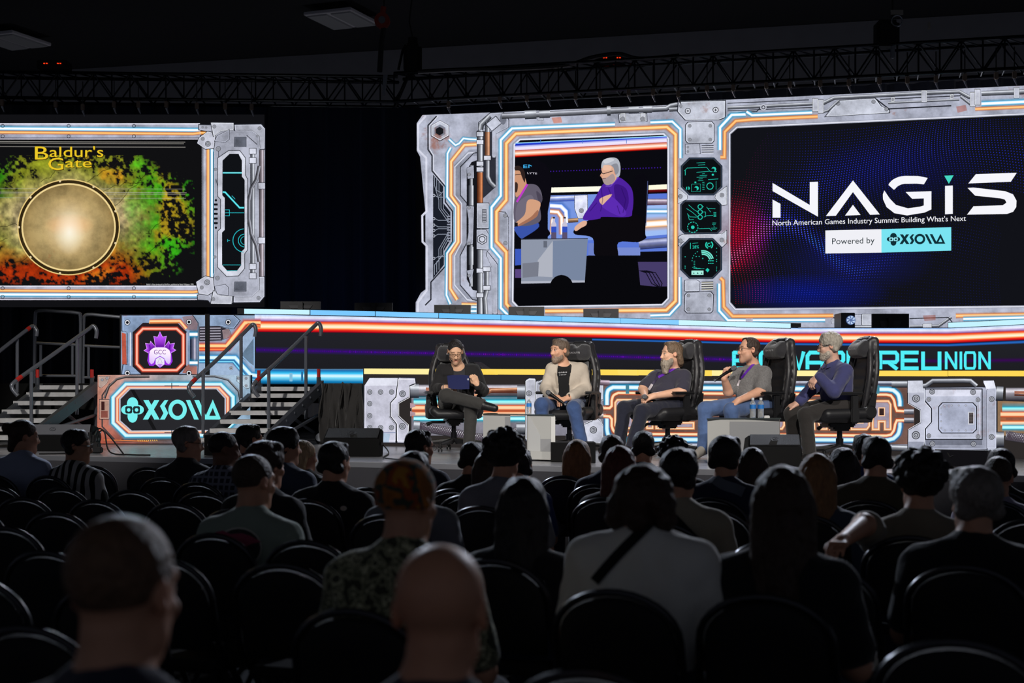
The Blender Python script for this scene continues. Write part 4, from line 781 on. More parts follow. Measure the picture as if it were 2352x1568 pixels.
c.stroke(sh_(OC2, .955), 10, (190, 190, 205), True, g=.2); c.poly(sh_(OC2, .94), (40, 40, 44), g=0, L=4)
c.poly([(880, 600), (905, 600), (1058, 872), (1032, 872)], (22, 22, 24), g=0, L=5)
for x, y in ((1160, 575), (1160, 890)): c.stroke([(x, y-20), (x, y+20)], 5, (20, 40, 50), g=0, L=5); c.stroke([(x-50, y), (x+50, y)], 4, (20, 60, 70), g=0, L=5)
for k in range(10): c.stroke([(930+k*14, 940), (936+k*14, 950)], 5, (230, 180, 90), g=0)
c.build('picture', xs_)
c = Canvas(XS_PL); c.T = (0, 690, 2.94); c.l = 7
brand_mark(c, lambda p: p, (120, 240, 240), (30, 44, 48)); c.build('logo', xs_)
# ================================================================== lower LED wall of the stage
lw = thing('led_wall', 'low LED wall behind the seated panel with pipes, bolts and outlined neon lettering', 'screen', LW_PL.at(1600, 1040))
m = MB(); q = [LW_PL.at(x, y, -.012) for x, y in ((834, 846), (2430, 868), (2430, 1058), (834, 1027))]; m.prism(q, -LW_PL.n*.12); m.build('cabinet', BLK, lw)
c = Canvas(LW_PL); c.T = (0, 0, 1.); c.g = 0
c.poly([(835, 858), (2425, 866), (2425, 1058), (835, 1027)], (46, 42, 41), L=0)
c.l = 1; c.g = .9
c.poly([(1370, 878), (2100, 880), (2100, 1030), (1370, 1020)], (112, 84, 76), g=1.)
c.poly([(945, 905), (1385, 905), (1385, 1000), (945, 1000)], (130, 128, 140)); c.poly([(2285, 920), (2425, 925), (2425, 1000), (2285, 1000)], (150, 120, 90))
# two-tone pipes, hoses and neon left of the lettering
def run(x0, x1, yp, wp, yc, yo, yo2, yc2, yh, wh_, ph):
    c.l = 2
    c.pipe([(x0, yp), (x1, yp)], wp, (60, 56, 66), (240, 236, 246)); c.stroke([(x0+20, yp-4), (x1-20, yp-3)], 7, (170, 110, 90), g=.6); c.stroke([(x0+20, yp+2), (x1-20, yp+4)], 4, (90, 50, 40), g=.5)
    c.pipe([(x0+110, yp+14), (x0+150, yp+10), (x1-80, yp-1), (x1-20, yp-3)], 9, (120, 60, 40), (250, 190, 150))
    c.neon([(x0-8, yc), (x1, yc)], 11, (30, 190, 220), core=(160, 250, 250), glow=3.); c.neon([(x0-12, yo), (x1, yo)], 10, (240, 100, 50), core=(255, 215, 170)); c.neon([(x0-12, yo2), (x1, yo2)], 10, (240, 110, 50), core=(255, 220, 180)); c.neon([(x0-8, yc2), (x1, yc2)], 8, (30, 190, 220), core=(190, 252, 255))
    if yo2-yo > 15: c.stroke([(x0, (yo+yo2)/2), (x1, (yo+yo2)/2)], 5, (150, 90, 70), g=.8)
    c.l = 3; pts = [(x0, yh), (x0+60, yh+10), (x0+(x1-x0)*.55, yh+ph), (x1-60, yh+ph*.85), (x1, yh+6)]; P2 = [tuple(v)[:2] for v in smooth_path([(a, b, 0) for a, b in pts], 6)]
    c.pipe(P2, wh_, (70, 66, 74), (226, 224, 232), g=.3)
    for i in range(len(P2)-1):
        (a0, b0), (a1, b1) = P2[i], P2[i+1]
        for k in range(3):
            xa = a0+(a1-a0)*k/3; yb = b0+(b1-b0)*k/3
            c.stroke([(xa, yb-wh_*.42), (xa+9, yb+wh_*.42)], 1.6, (70, 60, 72), g=0, L=4); c.stroke([(xa+9, yb-wh_*.42), (xa, yb+wh_*.42)], 1.6, (70, 60, 72), g=0, L=4)
run(958, 1210, 897, 29, 924, 936, 950.5, 961, 979, 21, 26)
c.l = 4
c.pipe([(942, 897), (962, 897)], 33); c.pipe([(1188, 900), (1208, 900)], 32); c.pipe([(950, 979), (964, 980)], 28); c.pipe([(1186, 984), (1206, 984)], 26)
for y in (931, 950): c.poly([(942, y-6), (954, y-3), (954, y+3), (942, y+6)], (180, 150, 160))
def blk(pts, col=(196, 196, 212)): c.plate(pts, col, 2.2, g=.9)
Z5 = lambda pts: [(780+x/3.794, 690+y/3.794) for x, y in pts]
blk(Z5([(212, 745), (262, 674), (512, 674), (500, 740), (488, 835), (436, 890), (436, 1010), (490, 1085), (490, 1240), (210, 1240)])); c.poly(Z5([(262, 674), (512, 674), (500, 740), (216, 742)]), (226, 228, 242), g=.5)
blk(Z5([(512, 668), (660, 672), (666, 720), (612, 742), (612, 838), (514, 892), (514, 1008), (604, 1092), (600, 1190), (560, 1242), (500, 1240), (498, 1080), (442, 1008), (442, 892), (494, 836)]), (206, 206, 222))
for x, y in ((263, 797), (357, 797), (453, 797), (263, 898), (263, 1003), (263, 1107), (357, 1107), (452, 1107)): c.bolt(780+x/3.794, 690+y/3.794, 5.)
for x, y in ((548, 812), (547, 1095)): c.bolt(780+x/3.794, 690+y/3.794, 6.4)
c.stroke(Z5([(215, 1150), (490, 1150)]), 2, (140, 150, 180), g=0); c.poly(Z5([(330, 1152), (440, 1160), (430, 1235), (340, 1235)]), (140, 175, 200), .6)
blk([(1207, 872), (1216, 867), (1230, 868), (1231, 1012), (1207, 1012)], (206, 208, 222)); blk([(1231, 874), (1250, 872), (1252, 914), (1236, 925), (1236, 960), (1262, 985), (1262, 1012), (1231, 1012)], (190, 192, 206)); c.bolt(1215, 903, 5.5); c.pipe([(1236, 880), (1260, 868), (1290, 866)], 8)
blk([(1366, 869), (1380, 869), (1386, 880), (1386, 918), (1372, 920), (1372, 960), (1380, 966), (1386, 980), (1386, 1022), (1340, 1020), (1340, 975), (1360, 966), (1366, 920)], (200, 202, 216)); c.bolt(1363, 987, 7)
c.pipe([(1378, 878), (1400, 879)], 13, (90, 70, 84), (226, 205, 220)); c.pipe([(1376, 937), (1392, 937)], 12, (90, 80, 84), (235, 225, 220)); c.pipe([(1376, 955), (1392, 955)], 12, (90, 80, 84), (235, 225, 220))
# neon round the lettering
c.l = 4
c.pipe([(1400, 879), (2050, 879.5)], 10, (50, 60, 90), (240, 244, 255)); c.pipe([(1386, 1022), (2085, 1026)], 12, (60, 66, 90), (215, 220, 240))
rd = lambda pts: [tuple(v)[:2] for v in smooth_path([(a, b, 0) for a, b in pts], 4)]
c.neon([(1394, 930)]+rd([(1394, 908), (1397, 896), (1408, 889)])+[(2040, 894)]+rd([(2052, 896), (2063, 906), (2067, 922)])+[(2067, 933)], 10, (30, 170, 225), core=(235, 253, 255), glow=2.); c.neon([(1394, 960)]+rd([(1394, 985), (1398, 1000), (1412, 1009)])+[(2040, 1010)]+rd([(2052, 1007), (2063, 996), (2067, 980)])+[(2067, 968)], 10, (20, 140, 205), core=(215, 250, 255), glow=2.)
c.neon([(1386, 937), (1400, 937), (1405, 932)]+rd([(1405, 920), (1409, 908), (1420, 902)])+[(2036, 906)]+rd([(2046, 908), (2053, 918), (2056, 932)])+[(2060, 943), (2078, 944)], 6.5, (225, 100, 55), core=(255, 225, 180), glow=2.); c.neon([(1386, 955), (1400, 956), (1405, 962)]+rd([(1405, 978), (1410, 990), (1421, 996)])+[(2036, 1000)]+rd([(2046, 998), (2053, 988), (2056, 974)])+[(2060, 965), (2078, 965)], 6.5, (225, 100, 55), core=(255, 225, 180), glow=2.)
for x in (1441, 2016): c.rect(x-4, 884, x+4, 904, (70, 130, 150), g=0); c.rect(x-5, 1004, x+5, 1015, (60, 110, 130), g=0)
# outlined capitals
c.l = 5
SG = {'G': [(1, .28), (1, .12), (.88, 0), (.12, 0), (0, .1), (0, .9), (.12, 1), (.88, 1), (1, .9), (1, .48), (.55, .48), (.55, .66), (.7, .66), (.7, .8), (.32, .8), (.32, .2), (.7, .2), (.7, .28)],
      'A': [(0, 1), (0, .12), (.12, 0), (.88, 0), (1, .12), (1, 1), (.68, 1), (.68, .72), (.34, .72), (.34, 1)], 'M': [(0, 1), (0, 0), (.28, 0), (.5, .35), (.72, 0), (1, 0), (1, 1), (.72, 1), (.72, .5), (.5, .8), (.28, .5), (.28, 1)],
      'E': [(0, 0), (1, 0), (1, .2), (.34, .2), (.34, .4), (.9, .4), (.9, .6), (.34, .6), (.34, .8), (1, .8), (1, 1), (0, 1)], 'C': [(1, .3), (1, .12), (.88, 0), (.12, 0), (0, .12), (0, .88), (.12, 1), (.88, 1), (1, .88), (1, .7), (.68, .7), (.68, .8), (.32, .8), (.32, .2), (.68, .2), (.68, .3)],
      'O': [(.12, 0), (.88, 0), (1, .12), (1, .88), (.88, 1), (.12, 1), (0, .88), (0, .12)], 'N': [(0, 0), (.34, 0), (.68, .5), (.68, 0), (1, 0), (1, 1), (.7, 1), (.32, .48), (.32, 1), (0, 1)], 'D': [(0, 0), (.86, 0), (1, .12), (1, .88), (.86, 1), (0, 1)]}
HO = {'A': [(.34, .24), (.66, .24), (.66, .52), (.34, .52)], 'O': [(.34, .22), (.66, .22), (.66, .78), (.34, .78)], 'D': [(.34, .22), (.66, .22), (.66, .78), (.34, .78)]}
for i, ch in enumerate('GAME CON CANADA'):
    if ch == ' ': continue
    x0 = (1413, 1458, 1507, 1552)[i] if i < 4 else (1610, 1659, 1708)[i-5] if i < 8 else 1760+(i-9)*48.9
    mp_ = lambda pts, x0=x0: [(x0+41*u, 918+65*v+(x0-1413)/640*3) for u, v in pts]
    c.poly(mp_(SG[ch]), (168, 158, 176), g=1.)
    c.line(mp_(SG[ch]), 3.6, [(-2.4, (150, 50, 20), 0), (-1, (240, 160, 100), 1), (0, (255, 240, 205), 1), (1, (240, 160, 100), 1), (2.4, (150, 50, 20), 0)], True, 0)
    if ch in HO: c.poly(mp_(HO[ch]), (60, 42, 38), L=6); c.line(mp_(HO[ch]), 2.6, [(-1, (230, 130, 70), 1), (0, (255, 240, 205), 1), (1, (230, 130, 70), 1)], True, 0, L=7)
# machine block right
Z7 = lambda pts: [(1900+x/3.92, 690+y/3.92) for x, y in pts]
c.l = 5
c.pipe(Z7([(580, 752), (730, 752)]), 16); c.pipe(Z7([(580, 1325), (730, 1330)]), 14); c.pipe(Z7([(860, 770), (890, 765), (950, 724), (1230, 722), (1290, 724), (1345, 770)]), 11, L=7)
for y in (1000, 1078): c.pipe(Z7([(692, y), (780, y)]), 13, (60, 62, 74), (226, 228, 238))
blk(Z7([(880, 782), (1400, 776), (1530, 790), (1530, 1340), (1300, 1350), (860, 1350)]), (160, 164, 182))
blk(Z7([(880, 796), (1395, 796), (1395, 1250), (885, 1250), (885, 1160), (942, 1100), (942, 965), (880, 890)]), (184, 188, 206)); c.poly(Z7([(890, 800), (1390, 800), (1370, 860), (890, 862)]), (210, 212, 228)); c.poly(Z7([(890, 1255), (1395, 1255), (1395, 1300), (890, 1300)]), (120, 124, 140))
blk(Z7([(725, 720), (858, 718), (880, 790), (880, 905), (938, 970), (938, 1095), (880, 1160), (880, 1262), (870, 1350), (725, 1355), (728, 1165), (840, 1100), (838, 985), (725, 920)]), (196, 199, 216)); c.poly(Z7([(725, 722), (858, 720), (872, 828), (725, 830)]), (222, 225, 240)); c.poly(Z7([(728, 1270), (872, 1270), (868, 1350), (728, 1350)]), (150, 154, 172))
blk(Z7([(1405, 722), (1500, 720), (1522, 795), (1522, 1350), (1440, 1350), (1440, 800)]), (186, 190, 208)); c.poly(Z7([(1405, 722), (1500, 720), (1520, 790), (1435, 795)]), (226, 228, 242))
OCD = [(1035, 920), (1312, 920), (1345, 955), (1345, 1160), (1312, 1192), (1030, 1192), (1004, 1160), (1004, 955)]
blk(Z7(OCD), (172, 178, 200))
for x in (1060, 1122, 1185, 1248):
    for y in (944, 1170): c.disc(1900+x/3.92, 690+y/3.92, 2.2, (225, 227, 238), c2=(90, 94, 110), n=10, g=0)
for y in (965, 1025, 1087, 1147): c.disc(1900+1025/3.92, 690+y/3.92, 2.2, (225, 227, 238), c2=(90, 94, 110), n=10, g=0)
c.stroke(Z7([(1272, 1005), (1320, 1005), (1320, 1112), (1272, 1112)]), 1.8, (210, 210, 215), True, 0); c.poly(Z7([(1278, 1010), (1314, 1010), (1314, 1105), (1278, 1105)]), (46, 42, 44), g=0)
for k in range(8): c.stroke(Z7([(1280, 1016+k*11), (1312, 1016+k*11)]), 1.1, (120, 110, 110), g=0)
for x, y, r_ in ((800, 882, 7.5), (798, 1212, 8), (945, 820, 5.5), (1313, 824, 5.5), (915, 890, 4.5), (1358, 893, 4.5), (915, 1217, 4.5), (1358, 1223, 4.5), (947, 1288, 5.5), (1317, 1290, 5.5), (1480, 887, 5.5), (1480, 1227, 5.5)): c.bolt(1900+x/3.92, 690+y/3.92, r_)
c.stroke(Z7([(940, 970), (940, 1095), (882, 1158)]), 1.6, LNE, g=0)
run(2310, 2425, 905, 31, 940, 951, 972, 981, 1000, 22, 14); c.l = 6; c.pipe([(2288, 903), (2304, 904)], 34); c.pipe([(2288, 1009), (2306, 1009)], 36)
c.build('picture', lw)
# ================================================================== light bars
def emis(name, col, st):
    m = bpy.data.materials.new(name); m.use_nodes = True; b = m.node_tree.nodes['Principled BSDF']
    b.inputs['Base Color'].default_value = (.02, .02, .02, 1); b.inputs['Emission Color'].default_value = (*lin(col), 1); b.inputs['Emission Strength'].default_value = st; return m
BB = emis('blue_bar_light', (120, 200, 255), 1.0); YB = emis('yellow_bar_light', (255, 216, 84), 1.0); YB2 = emis('pale_yellow_bar_light', (255, 238, 160), 1.0); BB2 = emis('pale_blue_bar_light', (196, 242, 255), 1.0); BB3 = emis('cyan_bar_light', (90, 190, 255), 1.0)
ORD = ('first', 'second', 'third', 'fourth', 'fifth', 'sixth', 'seventh', 'eighth', 'ninth', 'tenth', 'eleventh', 'twelfth', 'thirteenth', 'fourteenth', 'fifteenth', 'sixteenth')
def lightbar(pl, x0, x1, ya, yb, h0, h1, mat, lab, grp):
    t = thing('light_bar', lab, 'light bar', pl.at((x0+x1)/2, (ya+yb+h0)/2, .03), grp); m = MB()
    m.prism([pl.at(x0+1, ya, .04), pl.at(x1-1, yb, .04), pl.at(x1-1, yb+h1, .04), pl.at(x0+1, ya+h0, .04)], -pl.n*.04); m.build('diffuser', mat, t)
    m = MB(); m.prism([pl.at(x0, ya-1, -.002), pl.at(x1, yb-1, -.002), pl.at(x1, yb+h1+1.5, -.002), pl.at(x0, ya+h0+1.5, -.002)], -pl.n*.03); m.build('channel', BLK, t)
seam = [560, 712, 862, 1008, 1151, 1291, 1426, 1560, 1691, 1817]; top = lambda x: float(np.interp(x, [560, 800, 1400, 1817], [709, 713, 730, 742.5]))
BP = Plane(560, 17.25, 1817, 18.25)
for i in range(9): lightbar(BP, seam[i], seam[i+1], top(seam[i]), top(seam[i+1]), 11, 10.5, (BB2 if i in (0, 7, 8) else BB3 if i in (3, 4) else BB), 'glowing blue bar along the desk edge, %s from the left' % ORD[i], 'blue light bars')
BP2 = Plane(2177, 17.85, 2352, 16.85)
for i, (a, b, ya, yb) in enumerate(((2177, 2271, 741, 737), (2272, 2372, 737, 732))): lightbar(BP2, a, b, ya, yb, 11, 11, BB2, ('pale blue bar under the slide frame, left one of two at far right', 'pale blue bar cut by the right picture edge')[i], 'blue light bars')
ys = [835, 985, 1141, 1303, 1465, 1634, 1806, 1990, 2177, 2372]; yt = lambda x: float(np.interp(x, [835, 1400, 1700, 2177, 2372], [846, 848.5, 850.5, 851, 851]))
for i in range(9): lightbar(LW_PL, ys[i], ys[i+1], yt(ys[i]), yt(ys[i+1]), 12.5, 13, YB2 if i in (0, 5, 6) else YB, 'glowing yellow bar above the low LED wall, %s from the left' % ORD[i], 'yellow light bars')
# ================================================================== hall
GRY = pm('hall_wall_paint', (112, 112, 120), .9, spec=.2, var=.05, vscale=3)
CEI = pm('hall_ceiling_paint', (46, 46, 50), .95, spec=.1, var=.08)
FLR = pm('hall_carpet', (34, 34, 38), .95, spec=.1, var=.3, vscale=30)
EV = Vector((.928, -.372, 0)); NV = Vector((.372, .928, 0))     # along the seat rows, and towards the stage
wa, wb = P(200, YH, 30.4), P(2352, YH, 25.8); wu = (wb-wa).normalized()
m = MB(); a = wa-wu*14; b = wb+wu*10; m.prism([(a.x, a.y, 0), (b.x, b.y, 0), (b.x, b.y, 8.32), (a.x, a.y, 8.32)], (.1, .25, 0)); tag(m.build('wall_back', GRY), kind='structure')
m = MB(); m.prism([(-24, -3, 8.33), (22, -3, 8.33), (22, 40, 8.33), (-24, 40, 8.33)], (0, 0, .2)); tag(m.build('ceiling', CEI), kind='structure')
m = MB(); m.prism([(-24, -3, -.2), (22, -3, -.2), (22, 40, -.2), (-24, 40, -.2)], (0, 0, .2)); tag(m.build('floor', FLR), kind='structure')
# stage
DECK = pm('stage_deck', (142, 143, 150), .26, spec=.7, var=.22, vscale=5, bump=.05, stretch=(1, 8, 1)); SKI = pm('stage_skirt_cloth', (60, 60, 66), .9, spec=.15, sheen=.2, bump=.2, bscale=10)
HS = .82; e0, e1 = Vector((-5.23, 14.52, 0)), Vector((3.40, 11.22, 0)); eu = (e1-e0).normalized(); en = Vector((eu.y, -eu.x, 0)); sa, sb = e0-eu*6, e1+eu*5
st = thing('stage', 'low stage platform with grey deck and pleated grey cloth skirt', 'stage', (0, 14, 0))
m = MB(); q = [sa, sb, sb-en*13, sa-en*13]; m.prism([(p.x, p.y, HS-.06) for p in q], (0, 0, .06)); m.build('deck', DECK, st)
m = MB(); m.prism([sa+Vector((0, 0, HS-.05))+en*.01, sb+Vector((0, 0, HS-.05))+en*.01, sb+Vector((0, 0, HS-.004))+en*.01, sa+Vector((0, 0, HS-.004))+en*.01], -en*.03); m.build('edge_trim', pm('stage_edge', (150, 152, 160), .35, .6), st)
V = []; nseg = 900
L_ = (sb-sa).length
for i in range(nseg+1):
    p = sa+eu*(L_*i/nseg); ph = i*.5; w = .5+.5*math.sin(ph)+.3*math.sin(ph*.37)
    for z, k in ((HS-.05, .15), (HS-.3, .35), (.35, .7), (0., 1.)): V.append(p+en*(.012+.03*w*k)+Vector((0, 0, z)))
mesh_np('skirt', [tuple(v) for v in V], [(i*4+k, i*4+k+1, i*4+k+5, i*4+k+4) for i in range(nseg) for k in range(3)], SKI, st, True)
# raised deck behind the low wall
m = MB(); q = [LW_PL.at(835, YH, -.25), LW_PL.at(2430, YH, -.25)]; far = [FA_PL.pl[-1].at(2420, YH, -2.5), FA_PL.at(560, YH, -3.5)]
m.prism([(p.x, p.y, 1.3) for p in q+far], (0, 0, .25)); ud = thing('raised_deck', 'black raised deck behind the yellow light bars', 'stage', (2, 17, 0)); m.build('deck', pm('deck_black', (9, 9, 10), .6, spec=.2), ud)
q2 = [P(-60, YH, 18.0), P(600, YH, 17.9), P(610, YH, 20.), P(-70, YH, 20.)]; m = MB(); m.prism([(p.x, p.y, HS+.005) for p in q2], (0, 0, .73)); m.build('deck', pm('deck_black', (9, 9, 10)), thing('raised_deck', 'black raised deck behind the stairs and sponsor sign', 'stage', (-4, 18.5, HS)))
m = MB()
for f in (.05, .3, .55, .8, .97):
    p = q[0].lerp(q[1], f)+NV*.6; m.cyl((p.x, p.y, HS), (p.x, p.y, 1.3), .04)
    p = q[0].lerp(q[1], f)+NV*2.2; m.cyl((p.x, p.y, HS), (p.x, p.y, 1.3), .04)
m.build('support', BLK, ud)
# desk top along the fascia
dk = thing('desk', 'long player desk on the raised deck carrying monitors behind the blue bars', 'desk', FA_PL.at(1200, 800, -.5)); m = MB(); pl = Plane(560, 17.3, 1817, 18.3)
m.prism([pl.at(545, 707.5, 0), pl.at(1840, 742, 0), pl.at(1840, 751, 0), pl.at(545, 720, 0)], -pl.n*.75); m.build('top', BLK, dk)
pl2 = Plane(1835, 18.4, 2177, 18.0)
m = MB(); m.prism([pl2.at(1830, 753, 0), pl2.at(2180, 752, 0), pl2.at(2180, 757, 0), pl2.at(1830, 757, 0)], -pl2.n*.7); m.build('top', BLK, dk)
m = MB()
for x in (600, 900, 1200, 1500, 1780): p = FA_PL.at(x, 730, -.55); m.box((p.x, p.y, (1.55+p.z)/2-.1), (.06, .4, p.z-1.6))
m.build('leg', BLK, dk)
# black curtain behind the screens
CUR = pm('black_velour', (58, 60, 70), .92, spec=.15, sheen=.3)
ct = thing('curtain', 'tall black pleated curtain behind the LED screens', 'curtain', (0, 21.6, 0)); V = []
pts = [P(-500, YH, 21.7), P(930, YH, 22.0), P(2800, YH, 19.4)]; rows = ((0., 1.), (2., 1.), (4., .9), (5.85, .6))
path = [pts[0].lerp(pts[1], i/420) for i in range(420)]+[pts[1].lerp(pts[2], i/520) for i in range(521)]
for i, p in enumerate(path):
    w = math.sin(i*.42)+.6*math.sin(i*.171+1)+.4*math.sin(i*.9)
    for z, k in rows: V.append((p.x+.03*k*math.sin(i*.3), p.y-.07*k*w, z))
mesh_np('drape', V, [(i*4+k, i*4+k+1, i*4+k+5, i*4+k+4) for i in range(len(path)-1) for k in range(3)], CUR, ct, True)
# ceiling troffers
TRO = pm('troffer_white', (210, 206, 214), .5)
for (x, y, lab) in ((785, 40, 'unlit white ceiling panel light left of the chain hoist'), (28, 90, 'unlit white ceiling panel light at the far left edge')):
    p = P(x, y, 3267*6.7/(YH-y)); t = thing('ceiling_light', lab, 'ceiling light', p, 'ceiling panel lights'); R = Matrix.Rotation(-.38, 3, 'Z')
    m = MB(); m.box(p+Vector((0, 0, -.02)), (.95, 1.1, .06), R, .01); m.build('frame', TRO, t)
    m = MB()
    for s in (-.24, .24): m.box(p+R @ Vector((s, 0, -.06)), (.4, 1.0, .03), R, .01)
    m.build('diffuser', pm('troffer_diffuser', (160, 160, 165), .4), t); m = MB(); m.box(p+R @ Vector((-.1, .2, .045)), (.35, .25, .07), R); m.cyl(p+Vector((0, 0, .05)), Vector((p.x, p.y, 8.33)), .012); m.build('mounting_box', TRO, t)
# trusses
TRS = pm('truss_black_metal', (40, 44, 50), .25, .8, var=.1)
def truss(a, b, hh, dep, lab, nb):
    t = thing('lighting_truss', lab, 'truss', a.lerp(b, .5)); u = (b-a).normalized(); w = Vector((-u.y, u.x, 0)).normalized()*dep; z = Vector((0, 0, hh))
    for o in (Vector(), w, z, w+z):
        m = MB(); m.cyl(a+o, b+o, .024, seg=10); m.build('chord', TRS, t)
    for i in range(nb):
        p, q = a.lerp(b, i/nb), a.lerp(b, (i+1)/nb); m = MB()
        for o in (Vector(), w):
            m.cyl(p+o, q+o+z, .012, seg=6) if i % 2 == 0 else m.cyl(p+o+z, q+o, .012, seg=6)
        m.cyl(p+z, q+z+w, .012, seg=6); m.cyl(p, p+w, .012, seg=6); m.cyl(p, p+z, .012, seg=6); m.build('brace', TRS, t)
    return t
ta, tb, tc_ = P(-160, 222, 20.0), P(914, 234, 20.3), P(2460, 150, 18.0)
truss(ta, tb, .36, .38, 'long black box truss above the left screen', 26); truss(P(905, 233, 20.2), tc_, .40, .4, 'long black box truss rising above the right screen', 34)
# cables along and above the right truss
CAB = pm('black_cable', (20, 20, 22), .5)
def cord(name, pts, r, lab, cat='cable', grp=None, mat=None, sm=True):
    m = MB(); m.tube(smooth_path(pts, 6) if sm else pts, r, 6); o = m.build(name, mat or CAB, smooth=True); return tag(o, lab, cat, grp)
cord('cable', [P(x, y, 19.6) for x, y in ((960, 165), (1060, 160), (1180, 158), (1300, 150), (1360, 132), (1420, 124), (1470, 135), (1560, 128))], .03, 'sagging black cable bundle on top of the right truss')
# screen hanging clamps
HNG = pm('clamp_metal', (150, 130, 115), .4, .5)
hx = [(5, 236), (128, 240), (190, 246), (262, 240), (318, 240), (382, 240), (452, 243), (517, 244), (578, 246), (1030, 240), (1148, 228), (1210, 226), (1260, 222), (1322, 222), (1378, 218), (1444, 212), (1500, 212), (1558, 216), (1624, 203), (1684, 202), (1760, 196), (1814, 194), (1884, 192), (1950, 190), (2020, 186), (2084, 184), (2150, 182), (2216, 178), (2288, 174), (2330, 172)]
for i, (x, y) in enumerate(hx):
    p = P(x, y, 20.05) if x < 700 else Plane(905, 20.2, 2460, 18.0).at(x, y); lab = '%s hanging clamp from the left above the %s screen' % ((ORD+('seventeenth', 'eighteenth', 'nineteenth', 'twentieth', 'twenty-first', 'twenty-second'))[i if x < 700 else i-9], 'left' if x < 700 else 'right')
    t = thing('hanging_clamp', lab, 'clamp', p, 'screen hanging clamps'); m = MB(); m.box(p, (.05, .05, .09), None, .008); m.build('body', HNG, t)
    m = MB(); m.tube([p+Vector((0, 0, .36)), p+Vector((0, 0, .05))], .008, 6); m.build('strap', CAB, t)
    m = MB(); m.cyl(p+Vector((0, 0, -.05)), p+Vector((.03, 0, -.13)), .018, .008, 8); m.build('hook', pm('hook_steel', (190, 192, 200), .3, .7), t)
# chain hoists
RED = pm('hook_red', (150, 50, 36), .5); STEEL = pm('bare_steel', (150, 154, 162), .3, .8)
t = thing('chain_hoist', 'hoist hook with round red block and steel strap left of the truss corner', 'hoist', P(878, 48, 20.2)); p = P(878, 48, 20.2)
m = MB(); m.cyl(p+Vector((0, -.05, 0)), p+Vector((0, .05, 0)), .11); m.cyl(p+Vector((0, 0, .06)), p+Vector((.02, 0, .2)), .04); m.build('block', RED, t); m = MB(); m.cyl(p+Vector((0, -.07, 0)), p+Vector((0, -.05, 0)), .05); m.build('hub', STEEL, t)
m = MB(); m.tube([p+Vector((.02, 0, .15)), Vector((p.x+.08, p.y, 8.33))], .012, 6); m.build('chain', CAB, t); m = MB(); m.tube([p+Vector((.02, 0, -.1)), P(876, 100, 20.2), P(872, 165, 20.2)], .04, 6); m.build('sling', CAB, t)
m = MB(); m.prism([P(880, 172, 19.9), P(890, 172, 19.9), P(884, 218, 19.9), P(878, 218, 19.9)], (0, .03, 0)); m.build('strap_end', STEEL, t)
t = thing('chain_hoist', 'black hoist motor hanging right of the truss corner', 'hoist', P(948, 130, 20.6)); p = P(948, 135, 20.6)
m = MB(); m.box(p, (.26, .24, .42), None, .05); m.cyl(p+Vector((0, 0, .2)), p+Vector((0, 0, .3)), .07); m.build('motor', BLK, t); m = MB(); m.tube([p+Vector((0, 0, .28)), P(940, 50, 20.6), Vector((P(952, 0, 20.6).x+.1, 20.6, 8.33))], .012, 6); m.tube([p+Vector((-.1, 0, .2)), P(925, 115, 20.6), P(915, 160, 20.6)], .02, 6); m.build('chain', CAB, t); m = MB(); m.tube([p+Vector((-.05, 0, -.2)), p+Vector((-.25, -.2, -.75))], .03, 6); m.build('sling', CAB, t)
t = thing('chain_hoist', 'dark hoist with pale label hanging above the right truss', 'hoist', P(2050, 70, 18.6)); p = P(2050, 70, 18.6)
m = MB(); m.box(p+Vector((-.08, 0, -.05)), (.3, .24, .34), None, .04); m.build('motor', BLK, t); m = MB(); m.box(p+Vector((.02, -.14, .2)), (.16, .02, .06)); m.box(p+Vector((.45, -.1, .04)), (.03, .02, .09)); m.build('label_plate', pm('plate_grey', (150, 146, 140), .5), t)
m = MB(); m.tube([p+Vector((.02+.07*math.cos(k*.3), -.14, .09+.07*math.sin(k*.3))) for k in range(21)], .01, 6); m.build('ring', STEEL, t); m = MB(); m.tube([p+Vector((0, 0, .1)), Vector((p.x, p.y, 8.33))], .012, 6); m.build('chain', CAB, t); m = MB(); m.box(P(2050, 120, 18.4), (.05, .05, .16), None, .01); m.build('strap_end', STEEL, t)
# power supply boxes with red lights
RLED = emis('red_indicator', (255, 60, 20), 1.)
for (x, y, lab, n_) in ((125, 152, 'black power box with two red lights on the left truss', 2), (1402, 139, 'black power box with orange lights on the right truss', 2)):
    p = P(x, y, 20.0); t = thing('power_box', lab, 'power box', p); m = MB(); m.box(p, (.42, .25, .12), None, .01); m.build('case', BLK, t); m = MB()
    for k in range(n_*2): m.box(p+Vector((-.1+(k//2)*.19+(k % 2)*.035, -.13, .01)), (.02, .015, .014))
    m.build('indicator', RLED, t)
# ------------------------------------------------------------------ monitors on the desk
MON = pm('monitor_black', (30, 30, 36), .45, spec=.4)
def monitor(x0, x1, y0, y1, d, lab):
    pl = Plane(x0-50, d, x1+50, d+.05); p = pl.at((x0+x1)/2, y1); t = thing('monitor', lab, 'monitor', p, 'monitors on the desk'); m = MB()
    m.prism([pl.at(x0, y0), pl.at(x1, y0), pl.at(x1, y1-2), pl.at(x0, y1-2)], (0, .035, 0)); m.build('rear_shell', MON, t)
    m = MB(); xm, w = (x0+x1)/2, (x1-x0)*.3; m.prism([pl.at(xm-w, y0+(y1-y0)*.45, .012), pl.at(xm+w, y0+(y1-y0)*.45, .012), pl.at(xm+w*.8, y1-4, .012), pl.at(xm-w*.8, y1-4, .012)], (0, .02, 0)); m.build('rear_cover', pm('monitor_cover', (44, 44, 52), .4), t)
    m = MB(); m.box(pl.at(xm, (y0+y1)/2+6, .03), (.06, .03, .16)); m.box(pl.at(xm, y1, .02), (.24, .2, .012)); m.build('stand', MON, t)
